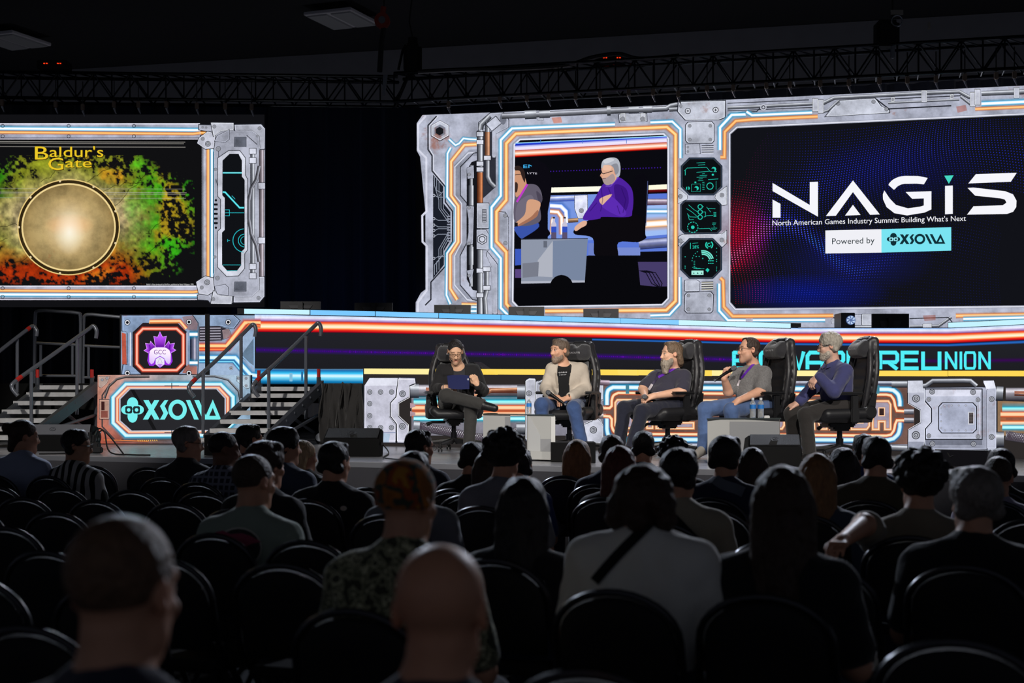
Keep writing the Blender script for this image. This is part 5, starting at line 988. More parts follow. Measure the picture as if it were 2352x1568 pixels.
for i, (x0, x1, y0, y1, d, lab) in enumerate(((644, 736, 692, 712, 17.7, 'dim monitor back on the desk in the curtain gap, left one'), (814, 902, 695, 716, 17.8, 'dim monitor back on the desk below the dark curtain gap, right one'), (997, 1081, 700, 722, 17.95, 'monitor back in front of the left corner of the right screen'), (1168, 1250, 704, 727, 18.05, 'monitor back below the live camera view, left one'), (1340, 1421, 709, 732, 18.2, 'monitor back below the live camera view, right one'), (2003, 2088, 720, 756, 18.3, 'large dark monitor below the title slide beside a gaming computer'))): monitor(x0, x1, y0, y1, d, lab)
t = thing('desktop_computer', 'black desktop computer with a glowing fan below the title slide', 'computer', P(1948, 755, 18.5)); m = MB(); a, b = P(1932, 718, 18.45), P(1964, 754, 18.45); m.box(((a.x+b.x)/2, 18.65, (a.z+b.z)/2), (b.x-a.x, .4, a.z-b.z), None, .005); m.build('case', MON, t)
p = P(1954, 735, 18.43); m = MB(); m.lathe(p, [(0, .06), (.012, .06)], 24, (0, -1, 0)); m.build('fan_ring', emis('fan_glow', (120, 150, 220), .5), t); m = MB()
for k in range(7): an = k*2*math.pi/7; m.prism([p+Vector((.015*math.cos(an), -.014, .015*math.sin(an))), p+Vector((.055*math.cos(an+.2), -.014, .055*math.sin(an+.2))), p+Vector((.055*math.cos(an+.75), -.014, .055*math.sin(an+.75)))], (0, -.003, 0))
m.build('fan_blade', emis('fan_blade_light', (200, 225, 255), .9), t)
# small wedge on the ledge
def wedge(name, pts, ext, lab, cat='loudspeaker', grp=None, gril=None, logo=None, mat=None):
    p = sum((Vector(q) for q in pts), Vector())/len(pts); p.z = min(q[2] for q in pts); t = thing(name, lab, cat, p, grp); m = MB(); m.prism(pts, ext); o = m.build('cabinet', mat or BLK, t); return t
p0 = LW_PL.at(1088, 848, -.25); t = thing('monitor_speaker', 'small black wedge speaker on the ledge behind the reader\'s chair', 'loudspeaker', p0); u = LW_PL.u
m = MB(); zz = Vector((0, 0, 1)); m.prism([p0-u*.06, p0+u*.14, p0-u*.02+zz*.085+u*.02, p0-u*.06+zz*.08], -LW_PL.n*.2); m.prism([p0-u*.06, p0+u*.14, p0+zz*.085, p0-u*.04+zz*.085], -LW_PL.n*.18); m.build('cabinet', MON, t); m = MB(); m.prism([p0+u*.13+zz*.01+LW_PL.n*.002, p0+u*.02+zz*.08+LW_PL.n*.002, p0+u*.01+zz*.075+LW_PL.n*.004, p0+u*.11+zz*.01+LW_PL.n*.004], -LW_PL.n*.19); m.build('grille', BLK, t)
# ================================================================== stairs, rails
ALU = pm('stair_aluminium', (206, 206, 208), .45, .25, var=.12); RAIL = pm('rail_steel', (112, 116, 126), .3, .35); STRG = pm('stringer_grey', (84, 88, 96), .4, .5); PIN_REFL = pm('red_pin_and_reflection', (190, 40, 34), .45)
Z2 = lambda x, y: (x/2.94, 690+y/2.94)
def PZ(x, y, d): q = Z2(x, y); return P(q[0], q[1], d)
def stairs(dx, lab, treads, lastd, rails, posts, strs, pins, base):
    t = thing('stage_stairs', lab, 'stairs', base, 'aluminium stage stairs')
    n = len(treads)
    for i, (x0, x1, y) in enumerate(treads):
        d = 17.2-.19*i; a, b = PZ(x0, y, d), PZ(x1, y, d-.12); m = MB(); bk = Vector((.04, .24, 0))
        m.prism([a, b, b+bk+Vector((.05, 0, 0)), a+bk+Vector((.05, 0, 0))], (0, 0, -.035)); m.prism([a, b, b+Vector((0, -.015, 0)), a+Vector((0, -.015, 0))], (0, 0, -.05)); m.build('tread', ALU, t)
    for pts in strs:
        q = [PZ(x, y, d) for x, y, d in pts]; m = MB(); m.prism([q[0], q[1], q[1]+Vector((0, 0, -.14)), q[0]+Vector((0, 0, -.14))], (.05, 0, 0))
        u = q[1]-q[0]
        for k in range(7): p = q[0]+u*(k+.5)/7+Vector((.025, -.02, -.07)); m.box(p, (.03, .06, .03), None, .006)
        m.build('stringer', STRG, t)
    for pts in rails:
        q = smooth_path([PZ(x, y, d) for x, y, d in pts], 5); m = MB(); m.tube(q, .024, 10); r = m.build('handrail', RAIL, t, smooth=True)
        m = MB(); m.tube(q[-12:-10], .026, 10); m.build('red_reflection', PIN_REFL, r)  # red reflection on the handrail, put in as a coloured sleeve
    for x, y0, y1, d in posts:
        m = MB(); m.tube([PZ(x, y0, d), PZ(x, y1, d)], .02, 8); m.build('post', RAIL, t, smooth=True)
    for x, y, d in pins:
        m = MB(); m.tube([PZ(x, y, d), PZ(x, y+60, d)], .022, 8); m.build('red_pin', PIN_REFL, t); m = MB(); m.tube([PZ(x, y+55, d), PZ(x, y+190, d)], .026, 8); m.build('post', STRG, t)
    # under frame and wheel
    q = [PZ(x, y, d) for x, y, d in strs[0]]; m = MB(); m.tube([q[0]+Vector((0, .1, -.1)), Vector((q[0].x, q[0].y+.1, HS+.1))], .025, 8); m.tube([q[0]+Vector((0, .1, -.4)), q[1]+Vector((.2, .1, -.02))], .02, 8); m.tube([q[0].lerp(q[1], .55)+Vector((.02, .1, -.1)), Vector((q[0].x-.05, q[0].y+.1, HS+.12))], .02, 8); m.build('brace', STRG, t)
    m = MB(); w = Vector((q[0].x, q[0].y+.06, HS+.085)); m.cyl(w+Vector((-.01, -.02, 0)), w+Vector((.03, .02, 0)), .085, seg=20); wh = m.build('wheel', pm('rubber_black', (26, 26, 28), .7), t); m = MB(); m.lathe(w+Vector((0, -.035, 0)), [(0, .05), (.02, .05)], 16, (0, -1, 0)); m.build('hub', STEEL, wh)
    return t
TR = [(1752, 2112, 582), (1682, 2055, 628), (1615, 2000, 687), (1550, 1948, 744), (1488, 1885, 803), (1418, 1808, 864), (1350, 1740, 928)]
stairs(0, 'aluminium stage stairs in front of the glowing sponsor panel', TR, 0,
       [[(2165, 240, 17.1), (2168, 190, 17.1), (2150, 152, 17.1), (2110, 185, 17.05), (1900, 390, 16.6), (1730, 545, 16.2), (1712, 600, 16.15), (1748, 650, 16.15)], [(1722, 245, 17.1), (1728, 195, 17.1), (1710, 162, 17.1), (1670, 195, 17.05), (1470, 395, 16.6), (1295, 555, 16.2), (1280, 605, 16.15), (1312, 652, 16.15)]],
       [(2066, 240, 800, 16.9), (1815, 470, 925, 16.3), (1628, 240, 660, 16.9), (1372, 480, 900, 16.3)], [[(2158, 540, 17.05), (1780, 905, 16.05)], [(1745, 560, 17.2), (1372, 905, 16.2)]], [(2152, 462, 17.05), (1748, 470, 17.2)], PZ(1800, 940, 16.6))
TL_ = [(270, 612, 572), (180, 510, 620), (92, 452, 678), (15, 388, 736), (-60, 305, 795), (-130, 235, 853), (-200, 165, 912)]
stairs(0, 'aluminium stage stairs cut by the left picture edge', TL_, 0,
       [[(648, 255, 17.1), (652, 205, 17.1), (630, 172, 17.1), (590, 200, 17.05), (350, 370, 16.6), (110, 540, 16.2), (82, 590, 16.15), (120, 642, 16.15)], [(246, 240, 17.3), (248, 205, 17.3), (222, 175, 17.3), (180, 200, 17.2), (-40, 370, 16.8), (-200, 500, 16.5)]],
       [(520, 260, 770, 16.9), (211, 480, 820, 16.3), (116, 260, 620, 17.1)], [[(630, 548, 17.05), (240, 850, 16.05)], [(262, 560, 17.25), (-120, 860, 16.25)]], [(621, 465, 17.05), (253, 465, 17.25)], PZ(300, 930, 16.6))
def guard(pts, mids, d, lab):
    t = thing('guard_rail', lab, 'railing', PZ(pts[0][0], 510, d), 'deck guard rails'); m = MB(); m.tube(smooth_path([PZ(x, y, d) for x, y in pts], 3), .022, 8); m.build('frame', RAIL, t, smooth=True)
    for x0, y0, x1, y1 in mids: m = MB(); m.tube([PZ(x0, y0, d), PZ(x1, y1, d)], .018, 8); m.build('crossbar', RAIL, t, smooth=True)
guard([(232, 560), (234, 300), (238, 110), (262, 70), (400, 74), (520, 84), (544, 112), (544, 300), (540, 560)], [(236, 286, 542, 302), (236, 508, 542, 510), (275, 300, 275, 505), (490, 305, 490, 505)], 18.2, 'grey metal guard rail behind the left stairs, left one of two')
guard([(560, 560), (562, 300), (566, 130), (592, 95), (700, 102), (812, 112)], [(562, 306, 812, 316), (562, 520, 640, 520), (598, 310, 598, 520)], 18.25, 'grey metal guard rail behind the left stairs, right one beside the maple leaf panel')
m = MB(); m.tube([PZ(1401, 90, 17.25), PZ(1401, 505, 17.25)], .03, 8); tag(m.build('pole', pm('pole_black', (14, 14, 16), .6)), 'thin black upright pole in front of the maple leaf panel', 'pole')
# bunched black cloth at the deck corner
V = []; nb = 60
for i in range(nb+1):
    f = i/nb; x = 738+96*f; w = math.sin(i*1.1)+.6*math.sin(i*.47+1)
    for j in range(9):
        g = j/8; y = 880+(1020-880)*g; a = 16.5-.25*f
        p = P(x+4*math.sin(i*.5+g*6), y, a); V.append((p.x, p.y-.05*w*(.5+.5*math.sin(g*5+i*.2))-.1*math.sin(g*3.1), p.z))
o = mesh_np('black_cloth', V, [(i*9+k, i*9+k+1, i*9+k+10, i*9+k+9) for i in range(nb) for k in range(8)], pm('masking_cloth', (34, 32, 32), .9, sheen=.1, bump=.3, bscale=14), None, True); tag(o, 'bunched black masking cloth hanging beside the right stairs', 'cloth')
o.modifiers.new('thick', 'SOLIDIFY').thickness = .02
# ================================================================== floor wedges, boxes
WED = pm('wedge_paint', (11, 11, 12), .7, spec=.12, bump=.04, bscale=200); GRL = pm('wedge_grille', (22, 22, 24), .6, .1, bump=.6, bscale=300)
def floor_wedge(x0, x1, yt, ym, yb, df, lab, grille=None, sx=0, txt=None):
    """stage monitor: front foot at depth df, rear higher; leaning grille faces the seats on stage or the hall"""
    pl = Plane(x0, df, x1, df); t = thing('stage_monitor', lab, 'loudspeaker', pl.at((x0+x1)/2, yb), 'stage monitor wedges'); bk = Vector((0, .34, 0))
    a, b = pl.at(x0, yb), pl.at(x1, yb); a.z = b.z = HS+.002; c_, d_ = pl.at(x1-2, ym), pl.at(x0+2, ym); e_, f_ = pl.at(x1-6+sx, yt)+Vector((0, .12, 0)), pl.at(x0+8, yt)+Vector((0, .12, 0))
    m = MB(); m.add([a, b, c_, e_, f_, d_, a+bk, b+bk, e_+Vector((0, .2, -.03)), f_+Vector((0, .2, -.03))], [(0, 1, 2, 5), (5, 2, 3, 4), (1, 7, 8, 3, 2), (0, 5, 4, 9, 6), (4, 3, 8, 9), (6, 9, 8, 7), (0, 6, 7, 1)]); m.build('cabinet', WED, t)
    n = (e_-c_).cross(d_-c_).normalized()
    if n.y > 0: n = -n
    ce = (c_+d_+e_+f_)/4; m = MB(); m.prism([ce+(q-ce)*.95+n*.004 for q in (d_, c_, e_, f_)], n*.012); m.build('grille', grille or GRL, t)
    q = ce+n*.02; m = MB(); m.tube([q+(c_-d_).normalized()*.032*math.cos(k*.35)+(e_-c_).normalized()*.024*math.sin(k*.35) for k in range(18)], .0022, 5, True); m.tube([q-(c_-d_).normalized()*.018, q-(e_-c_).normalized()*.01, q+(e_-c_).normalized()*.012, q+(c_-d_).normalized()*.02], .0022, 5); m.build('badge', pm('badge_grey', (62, 64, 70), .4), t)
    m = MB()
    for s in (.25, .7): m.box(b+bk*.5+Vector((.004, -.1+.2*s, .12)), (.01, .06, .03))
    m.build('handle_recess', CAB, t); return t
floor_wedge(22, 212, 977, 1000, 1040, 15.2, 'stage monitor wedge with lit-toned grille and oval badge by the left stairs', pm('wedge_grille_lit', (112, 114, 122), .55, .2, bump=.6, bscale=300), 0)  # paler copy of the wedge grille, the light on it put into its colour
floor_wedge(741, 872, 986, 1008, 1052, 14.0, 'black stage monitor wedge left of the reader, side panel showing', None, 8)
floor_wedge(1717, 1842, 1001, 1025, 1066, 12.2, 'black stage monitor wedge in front of the panelist in the indigo shirt', None, 8)
pl = Plane(1258, 13.0, 1372, 12.8); t = thing('stage_box', 'plain black box on the stage right of the glass topped table', 'box', pl.at(1315, 1066)); m = MB(); q = [pl.at(1266, 1016), pl.at(1368, 1016), pl.at(1368, 1064), pl.at(1266, 1064)]; q[2].z = q[3].z = HS+.003; m.prism(q, (0, .3, 0)); m.build('case', WED, t); m = MB(); m.prism([pl.at(1300, 1030, .002), pl.at(1334, 1030, .002), pl.at(1334, 1040, .002), pl.at(1300, 1040, .002)], (0, -.008, 0)); m.build('handle', STRG, t)
pl = Plane(470, 14.25, 560, 14.1); t = thing('stage_box', 'dark equipment box behind the man in the checked shirt', 'box', pl.at(515, 1044)); m = MB(); q = [pl.at(469, 999), pl.at(556, 998), pl.at(556, 1045), pl.at(469, 1045)]; q[2].z = q[3].z = HS+.003; m.prism(q, (0, .35, 0)); m.build('case', WED, t); m = MB(); m.lathe(pl.at(480, 1021, .003), [(0, .02), (.012, .012)], 12, pl.n); m.build('latch', STEEL, t)
pl = Plane(2165, 12.0, 2290, 11.6); t = thing('confidence_monitor', 'flat dark screen back standing on the stage at far right', 'monitor', pl.at(2228, 1088)); m = MB(); q = [pl.at(2168, 1034), pl.at(2292, 1037), pl.at(2292, 1086), pl.at(2168, 1086)]; m.prism([v+Vector((0, .18 if i < 2 else 0, 0)) for i, v in enumerate(q)], (0, .07, 0)); m.build('rear_shell', MON, t)
for x in (2190, 2270): m = MB(); a = pl.at(x, 1084, -.1); m.box((a.x, a.y+.1, HS+.012), (.08, .5, .022)); m.build('foot', BLK, t)
m = MB(); m.tube([pl.at(2176, 1040, .0), pl.at(2182, 1050, .01), pl.at(2190, 1046, .01)], .006, 6); m.build('cable_stub', CAB, t)
# stage cables
zS = HS+.012
def on_stage(x, y, up=0): d = F*(HC-zS)/(y-YH); v = P(x, y, d); v.z = zS+up; return v
cord('cable', [on_stage(x, y, u) for x, y, u in ((90, 1042, 0), (150, 1041, 0), (205, 1038, 0), (225, 1034, .18), (240, 1036, .2), (252, 1042, .02), (300, 1044, 0), (345, 1045, 0))], .008, 'black cable looping over the stage edge between the left wedge and the sponsor panel')
cord('cable', [on_stage(x, y, u) for x, y, u in ((205, 1036, .02), (216, 1034, .15), (228, 1030, .22), (250, 1034, .16), (285, 1044, 0))], .008, 'black cable arching highest in front of the sponsor panel')
cord('cable', [on_stage(x, y, u) for x, y, u in ((862, 1040, .15), (880, 1034, .06), (893, 1040, 0), (880, 1050, 0), (905, 1054, 0), (930, 1055, 0))], .007, 'thin black cable trailing from the wedge left of the reader')
for k in range(6):
    pts = [on_stage(1798+26*math.cos(a*.9+k)+k*3, 1062+0*a, .06+.09*abs(math.sin(a*.7+k*.8))) for a in range(9)]
    cord('cable', [p+Vector((0, -.08*math.sin(i+k), 0)) for i, p in enumerate(pts)], .008, 'black cable coil heaped beside the wedge by the indigo shirt', grp='coiled stage cables')
cord('cable', [on_stage(x, y) for x, y in ((1800, 1064), (1870, 1054), (1940, 1050), (2010, 1052), (2060, 1062), (2110, 1070), (2160, 1080))], .008, 'long black cable lying along the right stage floor')
cord('cable', [on_stage(x, y) for x, y in ((2020, 1072), (2060, 1076), (2100, 1082), (2150, 1083))], .008, 'short black cable in front of the long one at right')
t = thing('plug_box', 'small cluster of black plugs at the stage edge left of the sponsor panel', 'plug box', on_stage(215, 1040)); m = MB(); m.box(on_stage(212, 1038, .05), (.16, .1, .1), None, .01); m.box(on_stage(224, 1040, .03), (.1, .08, .06), None, .01); m.build('case', BLK, t); m = MB(); m.cyl(on_stage(208, 1036, .1), on_stage(206, 1036, .2), .018); m.cyl(on_stage(214, 1036, .1), on_stage(215, 1036, .17), .018); m.build('plug', CAB, t)
# ================================================================== coffee tables with glass tops
TAB = pm('table_white_lacquer', (172, 172, 170), .4, spec=.4); TABG = pm('table_grey_panel', (142, 143, 146), .5)
def glassm():
    m = bpy.data.materials.new('smoked_glass'); m.use_nodes = True; b = m.node_tree.nodes['Principled BSDF']; b.inputs['Base Color'].default_value = (.1, .12, .12, 1); b.inputs['Roughness'].default_value = .05; b.inputs['Transmission Weight'].default_value = .6; return m
GLS = glassm()
def vprism(m, pts, z0, z1): m.prism([(p[0], p[1], z0) for p in pts], (0, 0, z1-z0))
t = thing('coffee_table', 'white coffee table with two pedestals and thin glass top beside the beige jacket', 'table', P(1190, 1060, 13.0)); ta_ = Plane(1108, 13.6, 1276, 13.1); zt = P(1190, 951, 13.3).z
a, b, c_, d_ = ta_.at(1110, 951, .0), ta_.at(1172, 951, 0), ta_.at(1211, 951, 0), ta_.at(1275, 951, 0); bk = Vector((0, .42, 0))
m = MB(); vprism(m, [a, b, b+bk, a+bk], HS+.002, zt-.012); m.build('pedestal', TAB, t); m = MB(); m.prism([ta_.at(1160, 957, .004), ta_.at(1171, 957, .004), ta_.at(1171, 1040, .004), ta_.at(1160, 1040, .004)], ta_.n*-.003); m.build('side_panel', TABG, t)
m = MB(); vprism(m, [c_, d_, d_+bk, c_+bk], HS+.09, zt-.012); vprism(m, [c_-Vector((.06, 0, 0))+ta_.n*.03, d_+ta_.n*.03, d_+bk, c_+bk-Vector((.06, 0, 0))], HS+.015, HS+.09); m.build('pedestal', TAB, t)
m = MB(); q = lambda x, y: ta_.at(x, y, .004)
m.prism([q(1213, 957), q(1217, 957), q(1241, 1000), q(1241, 1040), q(1213, 1040)], ta_.n*-.003); m.build('front_facet', pm('table_facet', (176, 177, 178), .45), t); m = MB(); m.prism([q(1241, 1008), q(1266, 1008), q(1266, 1040), q(1241, 1040)], ta_.n*-.003); m.build('grey_recess', TABG, t)
m = MB(); m.prism([ta_.at(1266, 957, .004), ta_.at(1275, 957, .004), ta_.at(1275, 1050, .004), ta_.at(1266, 1050, .004)], ta_.n*-.003); m.build('edge_post', pm('table_edge', (212, 212, 210), .4), t)
m = MB(); vprism(m, [a-ta_.n*-.01, d_+ta_.n*.01, d_+bk*1.02, a+bk*1.02], zt-.01, zt); m.build('glass_top', GLS, t)
tb_ = Plane(1624, 12.75, 1790, 12.95); zt2 = tb_.at(1700, 960).z; t2 = thing('coffee_table', 'white box coffee table with dark glass top carrying two water bottles', 'table', tb_.at(1700, 1064))
a, b, e_ = tb_.at(1625, 960), tb_.at(1674, 960), tb_.at(1790, 961); bk = Vector((.1, .5, 0)); f_ = Vector((0, -.05, 0))
m = MB(); vprism(m, [a, b+f_, e_, e_+bk, a+bk], HS+.002, zt2-.012); m.build('body', TAB, t2); m = MB(); m.prism([b+f_*1.02+Vector((.002, 0, -.03)), e_+f_*.03+Vector((0, 0, -.03)), Vector((e_.x, e_.y-.004, HS+.01)), Vector((b.x, b.y-.055, HS+.01))], (0, -.003, 0)); m.build('side_panel', TABG, t2)
m = MB(); vprism(m, [a+Vector((-.01, -.03, 0)), e_+Vector((.01, -.04, 0)), e_+bk, a+bk], zt2-.012, zt2); m.build('glass_top', GLS, t2)
for k in range(1): m = MB(); m.box(tb_.at(1761, 957, -.1), (.05, .04, .025), None, .004); tag(m.build('receiver_pack', pm('pack_white', (205, 205, 205), .4)), 'tiny white pack on the dark glass table right of the bottles', 'pack')
# water bottles
PET = bpy.data.materials.new('clear_plastic'); PET.use_nodes = True; b_ = PET.node_tree.nodes['Principled BSDF']; b_.inputs['Base Color'].default_value = (.9, .93, .95, 1); b_.inputs['Roughness'].default_value = .08; b_.inputs['Transmission Weight'].default_value = .75; b_.inputs['IOR'].default_value = 1.25
def bottle(p, lab, h=.2):
    t = thing('water_bottle', lab, 'bottle', p, 'water bottles on the tables'); k = h/.2; r = .031*k
    prof = [(0, r*.85), (.006, r)]+[(.012+.009*i, r*(1 if i % 2 else .93)) for i in range(8)]+[(.085, r), (.135, r), (.15, r*.85), (.168, r*.45), (.18, r*.4)]
    m = MB(); m.lathe(p, [(z*k, q) for z, q in prof], 20); m.build('body', PET, t, smooth=True); m = MB(); m.lathe(p, [(.088*k, r*1.02), (.13*k, r*1.02)], 20); m.build('label_band', pm('label_blue', (40, 120, 200), .4), t, smooth=True); m = MB(); m.lathe(p, [(.176*k, r*.48), (.197*k, r*.48)], 16); m.build('cap', pm('cap_white', (215, 218, 222), .4), t, smooth=True)
def at_z(x, y, z): d = F*(HC-z)/(y-YH); return P(x, y, d)
p = P(1215, 950, 13.35); p.z = zt+.001; bottle(p, 'water bottle standing on the glass top beside the beige jacket', .155)
p = P(1729, 957, 12.95); p.z = zt2+.001; bottle(p, 'left one of two water bottles on the dark glass table', .185)
p = P(1747.5, 957, 12.95); p.z = zt2+.001; bottle(p, 'right one of two water bottles on the dark glass table', .185)
# ================================================================== gaming chairs
LEA = pm('chair_leather', (30, 30, 33), .45, spec=.45, bump=.03, bscale=40); LEA2 = pm('chair_side_leather', (44, 43, 46), .42, spec=.45, bump=.02, bscale=40); PLA = pm('chair_plastic', (26, 26, 28), .4, spec=.45); PIL = pm('pillow_velour', (38, 37, 42), .85, sheen=.5, bump=.2, bscale=80); LOGO = pm('brand_print', (215, 215, 220), .5)
I3 = np.eye(3)
def tiltR(a): return np.array(Matrix.Rotation(a, 3, 'X').transposed())
def gaming_chair():
    t = thing('office_chair', '', 'chair')       # faces -Y, floor at 0
    s = SDF(); s.bx((0, 0, .40), I3, (.24, .25, .05), .04); s.rc((-.235, -.22, .43), (-.235, .2, .44), .05, .05, .03); s.rc((.235, -.22, .43), (.235, .2, .44), .05, .05, .03); s.rc((-.2, -.25, .4), (.2, -.25, .4), .045, .045, .03); sdf_obj(s, .012, 'seat', LEA, t)
    s = SDF(); lean = lambda z: .215+.14*(z-.45)
    for z, w, dp in ((.5, .165, .05), (.6, .175, .05), (.7, .18, .048), (.8, .18, .045), (.9, .165, .042), (1., .135, .042), (1.07, .12, .04), (1.1, .11, .038)): s.bx((0, lean(z), z), tiltR(-.14), (w-.03, dp*.8, .07), .03, .03)
    sdf_obj(s, .012, 'backrest', LEA, t)
    s = SDF()
    for sx in (-1, 1):
        P_ = [tuple(v)[:2] for v in smooth_path([(.18, .48, 0), (.195, .6, 0), (.205, .74, 0), (.2, .85, 0), (.168, .97, 0), (.135, 1.05, 0), (.12, 1.12, 0)], 9)]
        for (a, za), (b, zb) in zip(P_, P_[1:]): s.rc((sx*a, lean(za)-.04, za), (sx*b, lean(zb)-.04+(.02 if zb > 1 else 0), zb), .026, .026, .004); s.rc((sx*(a+.008), lean(za)+.02, za), (sx*(b+.008), lean(zb)+.02, zb), .028, .028, .004)
    s.rc((-.12, lean(1.13), 1.13), (.12, lean(1.13), 1.13), .032, .032, .02); sdf_obj(s, .012, 'side_bolster', LEA2, t)
    s = SDF(); s.rc((-.085, lean(1.03)-.07, 1.03), (.085, lean(1.03)-.07, 1.03), .072, .072, .03); s.rc((-.1, lean(1.08)-.055, 1.085), (-.06, lean(1.08)-.055, 1.09), .045, .045, .03); s.rc((.1, lean(1.08)-.055, 1.085), (.06, lean(1.08)-.055, 1.09), .045, .045, .03); pl_ = sdf_obj(s, .01, 'pillow', PIL, t)
    V, Fs = text_mesh('BLACKLYTE'); w = V[:, 0].max(); k = .125/w
    mesh_np('lettering', [((v[0]-w/2)*k, lean(1.03)-.1445, 1.035+v[1]*k) for v in V], Fs, LOGO, pl_); ORG
    for sx in (-1, 1):
        m = MB(); q = Vector((sx*.275, .0, 0)); m.box(q+Vector((0, -.02, .625)), (.085, .27, .03), None, .012); a = m.build('armrest', PLA, t, smooth=True)
        m = MB(); m.box(q+Vector((0, .03, .52)), (.045, .07, .18), None, .01); m.box(q+Vector((0, .03, .42)), (.055, .085, .14), None, .01); m.box(q+Vector((-sx*.06, .03, .355)), (.14, .07, .025), None, .008); m.build('support', PLA, a)
        m = MB(); m.lathe(Vector((sx*.225, .2, .45)), [(0, .062), (.05, .062), (.06, .05)], 20, (sx, 0, 0)); m.prism([(sx*.235, .05, .37), (sx*.235, .22, .355), (sx*.235, .25, .44), (sx*.235, .275, .62), (sx*.235, .235, .63), (sx*.235, .17, .48)], (sx*.018, 0, 0)); m.build('hinge_cover', PLA, t, smooth=True)
    m = MB(); m.box((0, .0, .33), (.2, .28, .05), None, .015); m.box((0, .02, .295), (.12, .18, .05), None, .015); m.tube([(-.1, -.02, .31), (-.24, -.04, .31), (-.3, -.05, .285)], [.014, .014, .022], 8); m.build('tilt_mechanism', PLA, t, smooth=True)
    m = MB(); m.cyl((0, .02, .11), (0, .02, .3), .026, seg=16); m.cyl((0, .02, .09), (0, .02, .2), .036, seg=16); m.build('gas_lift', pm('lift_chrome_black', (40, 40, 44), .2, .7), t, smooth=True)
    m = MB(); m.cyl((0, .02, .075), (0, .02, .135), .05, .045)
    W_ = []
    for k in range(5):
        a = math.radians(72*k+20); e = Vector((.33*math.cos(a), .02+.33*math.sin(a), .085)); m.tube([(0, .02, .115), e], [.034, .02], 8); W_.append(e)
    m.build('star_base', PLA, t, smooth=True)
    for e in W_:
        m = MB()
        for o in (-.016, .016): m.cyl(Vector((e.x+o-.006, e.y, .031)), Vector((e.x+o+.006, e.y, .031)), .03, seg=14)
        m.cyl(Vector((e.x, e.y, .03)), Vector((e.x, e.y, .09)), .012); m.build('caster', PLA, t, smooth=True)
    return t
gc0 = gaming_chair()
def place_chair(i, x, d, fx, fy, lab):
    o = gc0 if i == 0 else copy_tree(gc0); p = P(x, YH, d); o.location = (p.x, p.y, HS+.002); o.rotation_euler.z = math.atan2(fx, -fy); o['label'] = lab; o['group'] = 'black gaming chairs on the stage'; return o
CH = [(1043, 15.25, .18, -.98, 'black gaming chair holding the reader in the black jacket'), (1306, 14.7, -.42, -.9, 'black gaming chair holding the man in the beige jacket'), (1530, 14.25, -.82, -.57, 'black gaming chair holding the long-bearded man'),
      (1738, 13.85, -.9, -.44, 'black gaming chair behind the man in the grey polo shirt'), (1924, 13.45, -.97, -.24, 'black gaming chair holding the grey-haired man in the indigo shirt')]
for i, a in enumerate(CH): place_chair(i, *a)
# ================================================================== people
from mathutils.bvhtree import BVHTree
def frame(f, up=(0, 0, 1)):
    f = Vector(f).normalized(); u = Vector(up); u = (u-f*u.dot(f)).normalized(); r = f.cross(u); return np.array([r, f, u])
SKINM = pm('skin', (200, 150, 120), .5, spec=.35, vcol=True, var=.05, vscale=30)
def add_head(s, c, R, k=1., open_mouth=False, ears=True):
    c = np.array(c, float); L = lambda a: c+np.array(a)*k @ R; e = lambda p, r, kk=.02, op='u': s.el(L(p), R, np.array(r)*k, kk, op); q = lambda a, b, ra, rb, kk=.01, op='u': s.rc(L(a), L(b), ra*k, rb*k, kk, op)
    e((0, -.018, .035), (.077, .097, .086)); e((0, .026, -.035), (.06, .066, .078), .03); q((-.04, .02, -.07), (0, .066, -.1), .022, .022, .03); q((.04, .02, -.07), (0, .066, -.1), .022, .022, .03)
    q((0, .084, .012), (0, .103, -.03), .009, .0135, .012); q((-.012, .094, -.034), (.012, .094, -.034), .008, .008, .008); q((-.042, .068, .032), (.042, .068, .032), .011, .011, .02)
    for x in (-.031, .031): s.sp(L((x, .097, .008)), .013*k, .012, 's'); s.sp(L((x, .077, .007)), .0125*k, .004); q((x*1.4, .068, -.022), (x*1.1, .075, -.03), .014, .012, .02)
    q((-.02, .084, -.06), (.02, .084, -.06), .007, .007, .006); q((-.017, .083, -.072), (.017, .083, -.072), .008, .008, .006)
    if open_mouth: e((0, .095, -.067), (.017, .018, .011), .004, 's')
    if ears:
        for x in (-.079, .079): e((x*.985, -.012, -.002), (.0105, .019, .029), .008); e((x*1.08, -.006, .004), (.006, .011, .018), .006, 's')
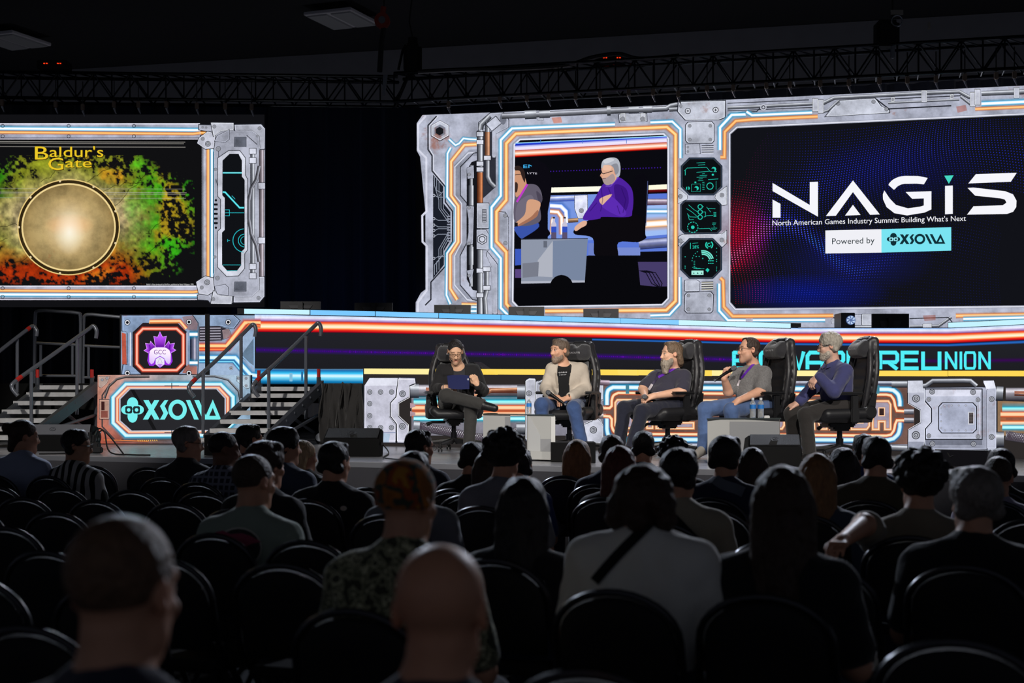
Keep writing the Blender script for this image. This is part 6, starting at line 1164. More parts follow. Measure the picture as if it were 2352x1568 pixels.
def paint(V, heads, skin, lips=True, brow=(70, 55, 45), stub=None, lids=False):
    col = np.tile(srgb(skin), (len(V), 1))
    for c, R, k in heads:
        l = (V-np.array(c)) @ R.T/k; r, f, u = l[:, 0], l[:, 1], l[:, 2]
        if stub is not None: m = (u < -.035) & (u > -.125) & (f > -.015+.0*u) & (np.abs(r) < .075) & (f+u*0 < .12); w_ = (np.clip((-.03-u[m])/.03, 0, 1)*.5)[:, None]; col[m] = srgb(stub)*w_+col[m]*(1-w_)
        m = (np.abs(u+.066) < .012) & (np.abs(r) < .024) & (f > .07); col[m] = col[m]*.55+srgb((176, 104, 94))*.45
        for x in (-.031, .031):
            m = ((r-x)/.0125)**2+((u-.006)/.0055)**2 < 1; m &= f > .066; col[m] = srgb((196, 184, 174)) if not lids else srgb(skin)*.8; m2 = m & ((r-x)**2+(u-.006)**2 < .006**2); col[m2] = srgb((38, 28, 24)) if not lids else srgb(skin)*.75
            m = (np.abs(u-(.0125 if not lids else .001)) < .002) & (np.abs(r-x) < .015) & (f > .06); col[m] = srgb((60, 40, 36))
            m = (np.abs(u-.03-.12*(np.abs(r)-.03)*-1) < .0042) & (np.abs(r-x) < .019) & (f > .055); col[m] = srgb(brow)*.8+col[m]*.2
        m = (np.abs(r) > .076) & (np.abs(u) < .05); col[m] = col[m]*np.array([1.0, .88, .84])
    return col
def hair(s, c, R, k, style):
    c = np.array(c, float); L = lambda a: c+np.array(a)*k @ R; e = lambda p, r, kk=.012, op='u': s.el(L(p), R, np.array(r)*k, kk, op); q = lambda a, b, ra, rb, kk=.02, op='u': s.rc(L(a), L(b), ra*k, rb*k, kk, op)
    def face(fy=.128, w=.08, top=.066): e((0, fy, top-.105), (w, .088, .112), .012, 's')
    if style in ('short', 'receding', 'thick', 'wavy'):
        g = {'short': 0, 'receding': -.002, 'thick': .012, 'wavy': .009}[style]
        e((0, -.022, .04), (.083+g, .103+g, .089+g)); q((-.06, -.045, -.03), (.06, -.045, -.03), .035, .035, .02); q((-.045, .03, .1), (.045, .03, .102), .02+g, .02+g, .02)
        if style == 'receding': e((0, .11, .07), (.072, .085, .08), .015, 's')
        face()
        for x in (-.09, .09): e((x, .03, -.035), (.03, .055, .05), .008, 's')
        e((0, -.02, -.128), (.16, .16, .055), .012, 's')
    elif style == 'buzz': e((0, -.021, .04), (.0795, .1, .0875)); face(.12, .08, .07); e((0, -.02, -.1), (.16, .16, .06), .01, 's')
    elif style == 'rim':   # bald crown, cropped sides
        e((0, -.024, .02), (.08, .099, .082)); face(.115, .085, .06); e((0, -.01, .1), (.075, .1, .075), .01, 's'); e((0, -.02, -.12), (.16, .16, .06), .01, 's')
    elif style == 'curly':
        e((0, -.025, .045), (.105, .12, .108))
        for i in range(26): a = i*2.399; z = 1-(i+.5)/26*1.35; rr = math.sqrt(max(0, 1-z*z)); s.sp(L((.1*rr*math.cos(a), -.03+.112*rr*math.sin(a), .05+.1*z)), .028*k, .014)
        face(.14, .085, .06); e((0, -.02, -.14), (.16, .16, .06), .012, 's')
    elif style == 'bob':
        e((0, -.03, .03), (.1, .115, .105)); q((-.07, -.045, -.01), (-.08, -.04, -.05), .05, .042); q((.07, -.045, -.01), (.08, -.04, -.05), .05, .042); q((0, -.08, .0), (0, -.08, -.055), .055, .045); face(.13, .075, .04)
    elif style == 'long':
        e((0, -.026, .042), (.09, .11, .095)); q((-.055, -.05, .0), (-.06, -.06, -.26), .05, .05, .03); q((.055, -.05, .0), (.06, -.06, -.26), .05, .05, .03); q((0, -.085, 0), (0, -.09, -.3), .055, .06, .03); face(.13, .075, .04)
    elif style == 'nape':  # swept back, covering ears to the collar
        e((0, -.024, .04), (.085, .106, .091)); q((-.055, -.06, .0), (-.05, -.085, -.085), .04, .03); q((.055, -.06, .0), (.05, -.085, -.085), .04, .03); q((0, -.08, -.02), (0, -.095, -.1), .045, .035); q((-.045, .03, .1), (.045, .03, .103), .022, .022); e((0, .12, .065), (.075, .07, .06), .015, 's'); face()
        for x in (-.092, .092): e((x, .045, -.03), (.03, .06, .06), .008, 's')
    elif style == 'bun': e((0, -.022, .04), (.083, .103, .09)); s.sp(L((0, -.13, .06)), .042*k, .02); face(); q((0, -.06, 0), (0, -.09, -.09), .06, .03)
    elif style == 'pony': e((0, -.024, .042), (.0815, .099, .088)); face(.128, .09, .1); s.sp(L((0, -.12, -.0)), .03*k, .02); q((0, -.12, -.02), (.02, -.13, -.14), .025, .015); e((0, .0, -.12), (.16, .13, .06), .01, 's')
    elif style == 'cap': e((0, -.02, .045), (.088, .108, .092)); q((-.088, -.03, .0), (.088, -.03, .0), .015, .015); e((0, .1, -.06), (.1, .09, .075), .01, 's'); e((0, -.02, -.08), (.16, .18, .065), .008, 's')
    return s
def vec(p): return np.array(p, float)
def arms(s, J, i, up=.056, lo=.043, wr=.029, inf=0., upto='wrist', k=.025):
    sh, el, w = vec(J['sh%d' % i]), vec(J['el%d' % i]), vec(J['wr%d' % i])
    if upto == 'mid': s.rc(sh, sh+(el-sh)*.78, up+inf, up*.96+inf+.008, k); return
    s.rc(sh, el, up+inf, lo+.004+inf, k); s.rc(el, w+(el-w)*(.0 if upto == 'wrist' else .1), lo+.003+inf, wr+inf+(.006 if upto != 'wrist' else 0), k)
def torso(s, J, inf=0., belly=0., wd=1.):
    s0, s1, h0, h1 = vec(J['sh0']), vec(J['sh1']), vec(J['hip0']), vec(J['hip1']); cs, ch = (s0+s1)/2, (h0+h1)/2; bf = vec(J['bf']); up = np.array([0, 0, 1.])
    for a, b in ((s0, h0), (s1, h1)):
        aa, bb = cs+(a-cs)*.62-up*.05, ch+(b-ch)*.75*wd+up*.05; s.rc(aa, bb, .092+inf, .098+inf, .06)
    s.rc(cs-up*.1+bf*.02, ch+up*.12+bf*(.02+belly), .1+inf, .105+inf+belly*.6, .06); s.rc(cs+(s0-cs)*.85, cs+(s1-cs)*.85, .056+inf, .056+inf, .05); nb = vec(J['neck']); s.rc(cs, cs+(nb-cs)*(1. if inf < 0 else .62), .075+inf, .056+inf, .05)
    if 'trap' in J:
        for a in (s0, s1): s.rc(nb-up*.03-bf*.012, a-up*.0, .052+inf, .05+inf, .05)
def legs(s, J, inf=0., k=.03, cuff=0.):
    s.rc(J['hip0'], J['hip1'], .1+inf, .1+inf, .05)
    for i in (0, 1):
        hp, kn, an = vec(J['hip%d' % i]), vec(J['kn%d' % i]), vec(J['an%d' % i]); s.rc(hp, kn, .088+inf, .061+inf, k); s.rc(kn, an, .058+inf, .04+inf+cuff, k)
def hand(s, w, d, n, curl=.5, thumb=1, k=1.):
    """palm, four jointed fingers of different length, thumb from the side of the palm; n = back of the hand"""
    d = vec(d)/np.linalg.norm(d); n = vec(n)-d*(vec(n) @ d); n /= np.linalg.norm(n); sd = np.cross(d, n)*thumb; w = vec(w)
    s.rc(w, w+d*.03*k, .026, .026, .02)
    for i in range(4):
        o = (i-1.5)*.02*k; b = w+d*(.088-.004*abs(i-1.2))*k-sd*o; s.rc(w+d*.02*k-sd*o*.5, b, .017, .0125, .012)
        l = (.043, .047, .044, .034)[i]*k; a1 = curl*.9; d1 = d*math.cos(a1)-n*math.sin(a1); a2 = curl*2.1; d2 = d*math.cos(a2)-n*math.sin(a2); p = b+d1*l; s.rc(b, p, .0098, .009, .003); s.rc(p, p+d2*l*.85, .009, .0078, .003)
    b = w+d*.028*k+sd*.026*k; d1 = d*.72+sd*.6-n*.3; d1 /= np.linalg.norm(d1); s.rc(w+d*.012, b, .016, .013, .01); p = b+d1*.036*k; s.rc(b, p, .0122, .0108, .006); d2 = d*.85-n*.3+sd*(.25-.5*curl); d2 /= np.linalg.norm(d2); s.rc(p, p+d2*.03*k, .0106, .009, .005)
def shoe(s, an, toe, inf=0.):
    an, toe = vec(an), vec(toe); h = an+(an-toe)/np.linalg.norm(an-toe)*.03; s.rc(an+[0, 0, .02], an, .046, .044, .03); s.rc(h-[0, 0, .025], toe, .04, .034, .02); s.rc(an, toe, .042, .03, .03)
def glasses(head, R, k, mat, parent, name='glasses'):
    c = vec(head); L = lambda a: Vector(c+np.array(a)*k @ R); m = MB()
    for x in (-.032, .032): m.tube([L((x+.024*math.cos(a), .1-.012*abs(math.cos(a))*0, .006+.018*math.sin(a))) for a in np.linspace(0, 2*math.pi, 15)[:-1]], .002, 6, True)
    m.tube([L((-.008, .101, .01)), L((0, .105, .013)), L((.008, .101, .01))], .002, 6)
    for x in (-1, 1): m.tube([L((x*.056, .098, .01)), L((x*.082, .07, .012)), L((x*.084, -.005, .012)), L((x*.082, -.03, -.005))], .002, 6)
    return m.build(name, mat, parent)
def bvh_of(*objs):
    V = []; Q = []
    for o in objs:
        b = len(V); org = ORG[o]; V += [v.co+org for v in o.data.vertices]; Q += [[b+i for i in p.vertices] for p in o.data.polygons]
    return BVHTree.FromPolygons(V, Q)
CAMP = Vector((0, 0, HC))
def hit(bv, x, y, off=.006):
    d = (P(x, y, 10)-CAMP).normalized(); h = bv.ray_cast(CAMP, d)
    return None if h[0] is None else h[0]-d*off
def ribbon(bv, pts, w, name, mat, parent, off=.006, n=8):
    """flat strap laid on a garment along image points, w pixels wide"""
    pts = [(p.x, p.y) for p in smooth_path([(a, b, 0) for a, b in pts], n)]; V = []
    for i, p in enumerate(pts):
        a, b = pts[max(i-1, 0)], pts[min(i+1, len(pts)-1)]; t = np.array([b[0]-a[0], b[1]-a[1]]); t = t/np.linalg.norm(t); nn = np.array([-t[1], t[0]])*w/2; row = []
        for sg in (-1, 0, 1):
            h = hit(bv, p[0]+nn[0]*sg, p[1]+nn[1]*sg, off); row.append(h)
        if any(r is None for r in row):
            if not V: continue
            row = [r if r is not None else V[-3+j] for j, r in enumerate(row)]
        V += row
    Fs = [(i*3+k, i*3+k+1, i*3+k+4, i*3+k+3) for i in range(len(V)//3-1) for k in range(2)]
    return mesh_np(name, [tuple(v) for v in V], Fs, mat, parent, True)
def decal(bv, pts, name, mat, parent, off=.004, res=6):
    """printed shape laid on a garment: polygon in image points, filled by a fan of rings"""
    c = np.mean(np.array(pts), 0); V = []; n = len(pts)
    for j in range(res+1):
        for p in pts: q = c+(np.array(p)-c)*(j/res if j else .02); V.append(hit(bv, q[0], q[1], off))
    if any(v is None for v in V):
        ok = [v for v in V if v is not None]
        if not ok: return None
        V = [v if v is not None else ok[0] for v in V]
    return mesh_np(name, [tuple(v) for v in V], [(j*n+i, j*n+(i+1) % n, (j+1)*n+(i+1) % n, (j+1)*n+i) for j in range(res) for i in range(n)], mat, parent, True)
def cloth(name, col, **k): return pm('cloth_'+name, col, k.pop('rough', .85), spec=.2, sheen=k.pop('sheen', .25), bump=k.pop('bump', .35), bscale=k.pop('bscale', 16), **k)
def hairm(name, col, st=(1, 1, .35)): return pm('hair_'+name, col, .5, spec=.3, bump=.7, bscale=70, var=.25, vscale=45, stretch=st)
FRM = pm('glasses_frame', (24, 22, 24), .3); MICB = pm('mic_black', (22, 22, 24), .4, .4); MICG = pm('mic_grille', (120, 122, 128), .45, .6, bump=.5, bscale=400)
def mic(a, b, lab):
    """hand-held microphone from ball a to tail b"""
    a, b = Vector(a), Vector(b); u = (b-a).normalized(); t = thing('microphone', lab, 'microphone', (a+b)/2, 'hand-held microphones'); m = MB(); s = SDF(); m.lathe(a, [(-.026, .008), (-.02, .019), (-.008, .0255), (.005, .026), (.018, .023), (.026, .02)], 16, u); m.build('grille', MICG, t, smooth=True)
    m = MB(); m.lathe(a, [(.024, .021), (.032, .021), (.036, .019), (.2, .0125), (.212, .0125)], 14, u); m.build('handle', MICB, t, smooth=True); m = MB(); m.lathe(a, [(.205, .0135), (.225, .0135)], 12, u); m.build('ring', STEEL, t); return t
HV = .0062
def beard(o, mat, inf=.006, long=0., h=.0055, noise=None):
    """short beard over jaw and upper lip; long adds the hanging part"""
    s = SDF(); c = vec(o['J']['head']); R = o['R']; L = lambda a: c+np.array(a) @ R
    s.el(L((0, .026, -.037)), R, np.array((.062+inf, .068+inf, .079+inf)), .02); s.rc(L((-.04, .02, -.07)), L((0, .066, -.1)), .022+inf, .023+inf, .03); s.rc(L((.04, .02, -.07)), L((0, .066, -.1)), .022+inf, .023+inf, .03)
    s.bx(L((0, .0, .035)), R, (.15, .2, .075), .01, .012, 's'); s.bx(L((0, -.1, -.06)), R, (.15, .105, .2), .01, .01, 's'); s.el(L((0, .085, -.03)), R, np.array((.03, .05, .022)), .012, 's'); s.el(L((0, .1, -.066)), R, np.array((.019, .022, .007)), .005, 's')
    for x in (-.05, .05): s.el(L((x, .075, -.04)), R, np.array((.024, .04, .022)), .012, 's')
    if long:
        for x in (-.028, 0, .028): s.rc(L((x, .062, -.105)), L((x*.7, .066-.0*abs(x), -.12-long)), .034, .024, .02)
    sdf_obj(s, h, 'beard', mat, o['body'], noise=noise)
def panelist(lab, d, J, skin, hstyle, hcol, top, bottom, shoes, belly=0., sleeve='long', brow=(70, 55, 45), stub=None, om=False, k=1., inf=.012, hands=(), extra=None, wd=1.):
    Qd = lambda t: P(t[0], t[1], d+t[2])
    J = {a: (Qd(b) if len(b) == 3 and a not in ('hf', 'bf') else Vector(b).normalized()) for a, b in J.items()}
    R = frame(J['hf']); hc = J['head']; s = SDF(); add_head(s, hc, R, k, om); s.rc(vec(hc)+np.array((0, -.025, -.06))*k @ R, J['neck'], .052, .056, .025); torso(s, J, -.006, belly, wd); legs(s, J, -.006)
    for i in (0, 1): arms(s, J, i, .054, .045, .03)
    for (i, dr, n, cu, th) in hands: hand(s, J['wr%d' % i], dr, n, cu, th)
    for i in (0, 1): s.rc(J['an%d' % i], J['toe%d' % i], .035, .025, .02)
    V, Q = s.mesh(HV); body = mesh_np('person', V, Q, SKINM, None, True, paint(V, [(hc, R, k)], skin, brow=brow, stub=stub, lids=om)); tag(body, lab, 'person', 'panel speakers on the stage')
    h = SDF(); hair(h, hc, R, k, hstyle); ob = {'hair': sdf_obj(h, .007, 'hair', hcol, body, noise=None if hstyle == 'pony' else (.0025, 150, 1.) if hstyle != 'wavy' else (.005, 110, .5))}
    s = SDF(); legs(s, J, inf-.002, .03, .012); ob['trousers'] = sdf_obj(s, .009, 'trousers', bottom, body, noise=(.0035, 42, .3))
    for i in (0, 1): s = SDF(); shoe(s, J['an%d' % i], J['toe%d' % i]); sdf_obj(s, .009, 'shoe', shoes, body)
    s = SDF(); torso(s, J, inf, belly, wd)
    for i in (0, 1): arms(s, J, i, .056, .046, .034, inf, 'mid' if sleeve == 'short' else 'cuff')
    nb = vec(J['neck'])
    if extra: extra(s, J)
    ob['shirt'] = sdf_obj(s, .008, 'jacket' if extra else 'shirt', top, body, noise=(.004, 38, .9))
    if not extra:
        m = MB(); cl = lambda a, up_, rr: nb+np.array([rr*math.cos(a), rr*math.sin(a), -.002+up_])+vec(J['bf'])*.012-np.array([0, 0, 1.])*.045*max(0, (np.array([math.cos(a), math.sin(a), 0]) @ vec(J['bf'])))
        a0 = math.atan2(J['bf'].y, J['bf'].x); aa = np.linspace(a0+(.85 if extra else .28), a0+2*math.pi-(.85 if extra else .28), 26); m.add([Vector(cl(a, u_, r_)) for a in aa for u_, r_ in ((-.02, .094), (.02, .071), (.022, .064), (-.012, .07))], [(i*4+k, i*4+(k+1) % 4, i*4+4+(k+1) % 4, i*4+4+k) for i in range(25) for k in range(4)]+[(0, 1, 2, 3), (103, 102, 101, 100)]); ob['collar'] = m.build('collar', top, body, smooth=True)
    ob['R'] = R; ob['J'] = J; ob['body'] = body; return ob
Sk1, Sk2, Sk3, Sk4, Sk5 = (226, 178, 146), (222, 168, 138), (226, 176, 148), (224, 170, 142), (224, 176, 154)
# --- the reader
TEE = cloth('charcoal_tee', (50, 50, 54)); BJ = cloth('black_jacket', (36, 35, 37), sheen=.1); CHT = cloth('charcoal_trousers', (56, 55, 54), sheen=.15); BOOT = pm('black_boot', (22, 22, 24), .4, bump=.2, bscale=60)
def opened(wx, col_under):
    def f(s, J):
        cs = (vec(J['sh0'])+vec(J['sh1']))/2; ch = (vec(J['hip0'])+vec(J['hip1']))/2; bf = vec(J['bf']); R = frame(J['bf'])
        for t, w in ((-.02, wx*1.15), (.2, wx), (.45, wx*.9), (.7, wx*.9), (.95, wx*1.1)): s.bx(cs+(ch-cs)*t+bf*.15, R, (w, .11, .09), .02, .012, 's')
    return f
J = dict(head=(1046, 808, -.07), hf=(.12, -.9, -.42), neck=(1052, 842, .0), bf=(.12, -1, .05), sh0=(1016, 851, .05), sh1=(1090, 851, .03), el0=(1001, 893, -.02), wr0=(1018, 890, -.25), el1=(1109, 897, -.02), wr1=(1097, 884, -.22),
         hip0=(1030, 926, .06), hip1=(1064, 926, .05), kn0=(1024, 908, -.36), an0=(1104, 927, -.52), toe0=(1136, 937, -.58), kn1=(1082, 937, -.37), an1=(1077, 1024, -.36), toe1=(1073, 1035, -.52))
b = panelist('reader in black jacket and glasses, leg crossed, looking down at a dark blue tablet', 15.2, J, Sk1, 'pony', hairm('black', (38, 34, 34), (1, .3, 1)), BJ, CHT, BOOT, hands=((0, (1, -.35, .1), (.1, -.6, .8), .75, -1), (1, (-.35, -.25, .8), (.55, -.8, .0), .95, -1)), om=True, brow=(30, 24, 24), extra=opened(.05, TEE), stub=(150, 115, 98))
s = SDF(); torso(s, b['J'], .003); sdf_obj(s, .009, 'undershirt', TEE, b['body'])
glasses(b['J']['head'], b['R'], 1., FRM, b['body']); L_ = lambda o, a: Vector(vec(o['J']['head'])+np.array(a) @ o['R'])
m = MB(); m.tube([L_(b, (.08, .0, -.0)), L_(b, (.07, .04, -.04)), L_(b, (.05, .085, -.062))], .003, 6); m.lathe(L_(b, (.045, .09, -.064)), [(-.008, .004), (0, .008), (.008, .004)], 8); m.build('headset_microphone', CAB, b['body'])
bv = bvh_of(b['shirt']); PK = cloth('jacket_seam', (28, 27, 29))
for pts in ([(1018, 858), (1044, 858), (1044, 863), (1018, 864)], [(1078, 858), (1096, 860), (1096, 864), (1078, 863)]): decal(bv, pts, 'pocket_flap', PK, b['body'])
t = thing('tablet', 'dark blue tablet folder held by the reader, small white print at its corner', 'tablet', P(1053, 892, 14.93)); DB = pm('tablet_navy', (20, 28, 78), .35, spec=.5); q = lambda x, y, e=0: P(x, y, 14.82+.0022*(892-y)+e); m = MB(); m.prism([q(1027, 863), q(1040, 861.5), q(1060, 861), q(1078, 863), q(1078, 893), q(1060, 894), q(1040, 893), q(1030, 891)], (0, .012, .004)); m.build('cover', DB, t); m = MB(); m.prism([q(1073, 869, -.003), q(1074, 869, -.003), q(1074.2, 873, -.003), q(1073.2, 873, -.003)], (0, .002, 0)); m.prism([q(1075.5, 869, -.003), q(1077, 869, -.003), q(1077, 873, -.003), q(1076, 873, -.003)], (0, .002, 0)); m.build('print', LOGO, t)
m = MB(); m.tube([b['J']['wr0']+Vector((.0, .036*math.cos(a), .036*math.sin(a))) for a in np.linspace(0, 6.28, 13)[:-1]], .006, 6, True); m.build('bracelet', STEEL, b['body'])
# --- beige jacket
BEI = cloth('beige_jacket', (196, 184, 170), sheen=.1); BTE = cloth('black_tee', (26, 26, 28)); JEA = cloth('jeans', (62, 84, 128), var=.18, vscale=9); TAN = pm('shoe_grey', (140, 132, 122), .6)
J = dict(head=(1285, 805, -.05), hf=(-.78, -.62, -.04), neck=(1294, 838, .0), bf=(-.3, -.95, .05), sh0=(1268, 848, -.02), sh1=(1336, 848, .05), el0=(1254, 891, -.05), wr0=(1264, 910, -.27), el1=(1345, 893, 0.), wr1=(1307, 913, -.28),
         hip0=(1286, 926, .05), hip1=(1322, 926, .07), kn0=(1244, 929, -.33), an0=(1246, 1026, -.3), toe0=(1238, 1040, -.48), kn1=(1318, 937, -.4), an1=(1337, 1022, -.36), toe1=(1342, 1042, -.52))
b = panelist('man in beige jacket over black printed t-shirt and jeans, microphone on his lap', 14.75, J, Sk2, 'short', hairm('brown_grey', (104, 88, 76)), BEI, JEA, TAN, hands=((0, (.75, -.5, -.12), (.1, -.55, .8), .8, -1), (1, (-.8, -.45, -.22), (-.2, -.5, .8), .7, 1)), brow=(70, 54, 44), stub=(120, 98, 84), extra=opened(.055, BTE))
s = SDF(); torso(s, b['J'], .003); u = sdf_obj(s, .009, 'undershirt', BTE, b['body']); glz = None; bv = bvh_of(u)
h0 = [hit(bv, x, y, .012) for x, y in ((1283, 857), (1302, 856), (1284, 861), (1301, 860))]
if all(h0):
    V, Fs = text_mesh('cnau'); w = V[:, 0].max(); mesh_np('shirt_print', [tuple(h0[0].lerp(h0[1], v[0]/w)+Vector((0, -.006, v[1]*.028))) for v in V], Fs, LOGO, b['body'])
    m = MB()
    for k in range(5): m.box(h0[2].lerp(h0[3], .1+k*.2)+Vector((0, -.006, 0)), (.007, .003, .008))
    m.build('shirt_print', LOGO, b['body'])
beard(b, hairm('grey_stubble', (150, 128, 112), (1, 1, 1)), .0025)
bv = bvh_of(b['shirt'])
ribbon(bv, [(1309, 856), (1307, 868), (1304, 890)], 3, 'lapel', cloth('beige_dark', (168, 156, 142)), b['body']); ribbon(bv, [(1276, 856), (1278, 872), (1281, 890)], 3, 'lapel', cloth('beige_dark', (168, 156, 142)), b['body'])
m = MB(); m.tube([b['J']['wr1']+Vector((.01*0, .03*math.cos(a), .036*math.sin(a))) for a in np.linspace(0, 6.28, 13)[:-1]], .007, 6, True); m.build('wristwatch', MICB, b['body'])
mic(P(1259, 901, 14.42), P(1282, 917, 14.4), 'microphone resting in the hands of the man in the beige jacket')
# --- long beard
NAV = cloth('slate_navy_shirt', (56, 54, 68)); NTR = cloth('navy_trousers', (32, 34, 48)); DSH = pm('dark_shoe', (30, 28, 28), .5); LAN = pm('lanyard_purple', (104, 44, 176), .5); LAD = pm('lanyard_dark', (44, 34, 66), .6); BDG = pm('badge_white', (198, 190, 196), .5)
J = dict(head=(1541, 813, -.05), hf=(-.95, -.3, -.03), neck=(1547, 848, .01), bf=(-.78, -.6, .1), sh0=(1504, 866, .1), sh1=(1573, 864, -.08), el0=(1478, 893, .0), wr0=(1482, 911, -.2), el1=(1567, 899, -.2), wr1=(1502, 909, -.33),
         hip0=(1529, 928, .1), hip1=(1556, 930, -.04), kn0=(1434, 937, -.14), an0=(1422, 1026, -.2), toe0=(1405, 1040, -.32), kn1=(1474, 945, -.38), an1=(1450, 1030, -.42), toe1=(1432, 1045, -.56))
b = panelist('man with long grey beard, dark shirt, purple lanyard and navy trousers, hands clasped', 14.25, J, Sk3, 'nape', hairm('light_brown', (112, 92, 74)), NAV, NTR, DSH, belly=.05, sleeve='short', hands=((0, (.1, -.5, -.35), (-.8, -.4, .3), .8, -1), (1, (-.85, -.2, -.25), (-.2, -.6, .75), .75, 1)), brow=(120, 104, 88), wd=1.1)
beard(b, hairm('grey_beard', (158, 146, 132), (1, 1, .4)), .012, .055, noise=(.003, 160, 2.))
bv = bvh_of(b['shirt']); ribbon(bv, [(1560, 837), (1548, 846), (1532, 855), (1512, 866)], 5.5, 'lanyard', LAN, b['body']); ribbon(bv, [(1513, 852), (1509, 862), (1508, 867)], 3.5, 'lanyard', LAD, b['body']); ribbon(bv, [(1510, 866), (1503, 876), (1497, 884)], 5, 'lanyard', LAD, b['body']); ribbon(bv, [(1498, 882), (1490, 895)], 6, 'badge', BDG, b['body'], .01)
mic(P(1480.5, 911, 13.86), P(1500, 919, 14.0), 'microphone in the clasped hands of the long-bearded man')
# --- grey polo
POL = cloth('heather_grey', (118, 116, 116), var=.22, vscale=90); JE2 = cloth('faded_jeans', (76, 98, 140), var=.25, vscale=8); SNK = pm('sneaker_grey', (172, 166, 158), .6)
J = dict(head=(1719, 804, -.03), hf=(-.95, -.3, .02), neck=(1730, 840, .02), bf=(-.72, -.68, .1), sh0=(1698, 860, .1), sh1=(1757, 857, -.1), el0=(1673, 899, -.02), wr0=(1663, 868, -.15), el1=(1747, 898, -.2), wr1=(1697, 919, -.37),
         hip0=(1719, 930, .1), hip1=(1750, 933, -.04), kn0=(1620, 939, -.1), an0=(1616, 1030, -.14), toe0=(1598, 1045, -.26), kn1=(1680, 942, -.38), an1=(1682, 1035, -.36), toe1=(1668, 1050, -.5))
b = panelist('man in heather grey polo shirt and jeans raising a microphone to his mouth', 13.8, J, Sk4, 'receding', hairm('dark_brown', (66, 52, 46)), POL, JE2, SNK, belly=.04, sleeve='short', hands=((0, (.25, -.15, .9), (-.8, -.5, .1), 1., 1), (1, (-.7, -.3, -.45), (-.4, -.4, .8), .5, 1)), stub=(150, 118, 100), wd=1.05)
glasses(b['J']['head'], b['R'], 1., pm('frame_brown', (70, 60, 54), .3, .5), b['body'])
bv = bvh_of(b['shirt']); ribbon(bv, [(1741, 825), (1731, 835), (1716, 852), (1703, 868)], 5, 'lanyard', LAN, b['body']); ribbon(bv, [(1708, 850), (1702, 862), (1700, 872)], 4, 'lanyard', LAD, b['body']); ribbon(bv, [(1699, 872), (1694, 886)], 4.5, 'badge', BDG, b['body'], .01)
mic(P(1686, 845, 13.6), P(1650, 868, 13.64), 'microphone held up to the mouth of the man in the grey polo shirt')
# --- indigo shirt
IND = cloth('indigo_shirt', (66, 68, 112)); DTR = cloth('dark_brown_trousers', (48, 45, 44))
J = dict(head=(1904, 795, .0), hf=(-.98, .08, -.12), neck=(1912, 830, .03), bf=(-.86, -.5, .05), sh0=(1900, 852, .13), sh1=(1942, 852, -.12), el0=(1866, 890, .06), wr0=(1834, 924, .0), el1=(1915, 899, -.3), wr1=(1880, 864, -.2),
         hip0=(1914, 932, .12), hip1=(1933, 935, -.07), kn0=(1818, 950, .02), an0=(1827, 1042, .02), toe0=(1810, 1056, -.06), kn1=(1850, 953, -.22), an1=(1860, 1045, -.22), toe1=(1842, 1062, -.3))
b = panelist('grey-haired man in indigo shirt and glasses turned away, one hand at his chest', 13.4, J, Sk5, 'wavy', hairm('silver', (168, 160, 148)), IND, DTR, DSH, belly=.02, hands=((0, (-.85, -.1, -.45), (-.2, -.4, .9), .35, 1), (1, (-.55, -.1, -.5), (-.6, -.6, .5), .8, 1)), brow=(140, 130, 120), stub=(178, 164, 150))
glasses(b['J']['head'], b['R'], 1., FRM, b['body']); beard(b, hairm('silver_beard', (190, 178, 164), (1, 1, 1)), .005)
# ================================================================== audience
def pattern(name, kind, a, b, sc):
    m = pm('cloth_'+name, a[0] if kind == 'camo' else a, .88, spec=.2, sheen=.2, bump=.3, bscale=16); nt = m.node_tree; N = nt.nodes; L = nt.links.new; bs = N['Principled BSDF']; tc = N.new('ShaderNodeTexCoord'); mp = N.new('ShaderNodeMapping'); mp.inputs['Rotation'].default_value = (0, 0, .38); L(tc.outputs['Object'], mp.inputs[0]); src = []
    if kind in ('stripe', 'plaid'):
        for dr in ('X', 'Z')[:1 if kind == 'stripe' else 2]:
            w = N.new('ShaderNodeTexWave'); w.bands_direction = dr; w.inputs['Scale'].default_value = sc; L(mp.outputs[0], w.inputs['Vector']); g = N.new('ShaderNodeMath'); g.operation = 'GREATER_THAN'; g.inputs[1].default_value = .5 if kind == 'stripe' else .72; L(w.outputs['Fac'], g.inputs[0]); src.append(g.outputs[0])
    else:
        n = N.new('ShaderNodeTexNoise'); n.inputs['Scale'].default_value = sc; n.inputs['Detail'].default_value = 2; L(mp.outputs[0], n.inputs['Vector']); r = N.new('ShaderNodeValToRGB'); r.color_ramp.interpolation = 'CONSTANT'; E = r.color_ramp.elements
        E[0].position = 0; E[0].color = (*lin(a[0] if kind == 'camo' else a), 1); E[1].position = .43; E[1].color = (*lin(b[0]), 1)
        for p, c in zip((.5, .58, .66), b[1:]): e = E.new(p); e.color = (*lin(c), 1)
        L(n.outputs['Fac'], r.inputs[0]); L(r.outputs[0], bs.inputs['Base Color']); return m
    x = src[0]
    if len(src) > 1: q = N.new('ShaderNodeMath'); q.operation = 'MAXIMUM'; L(src[0], q.inputs[0]); L(src[1], q.inputs[1]); x = q.outputs[0]
    mx = N.new('ShaderNodeMix'); mx.data_type = 'RGBA'; mx.inputs[6].default_value = (*lin(a), 1); mx.inputs[7].default_value = (*lin(b), 1); L(x, mx.inputs[0]); L(mx.outputs[2], bs.inputs['Base Color']); return m
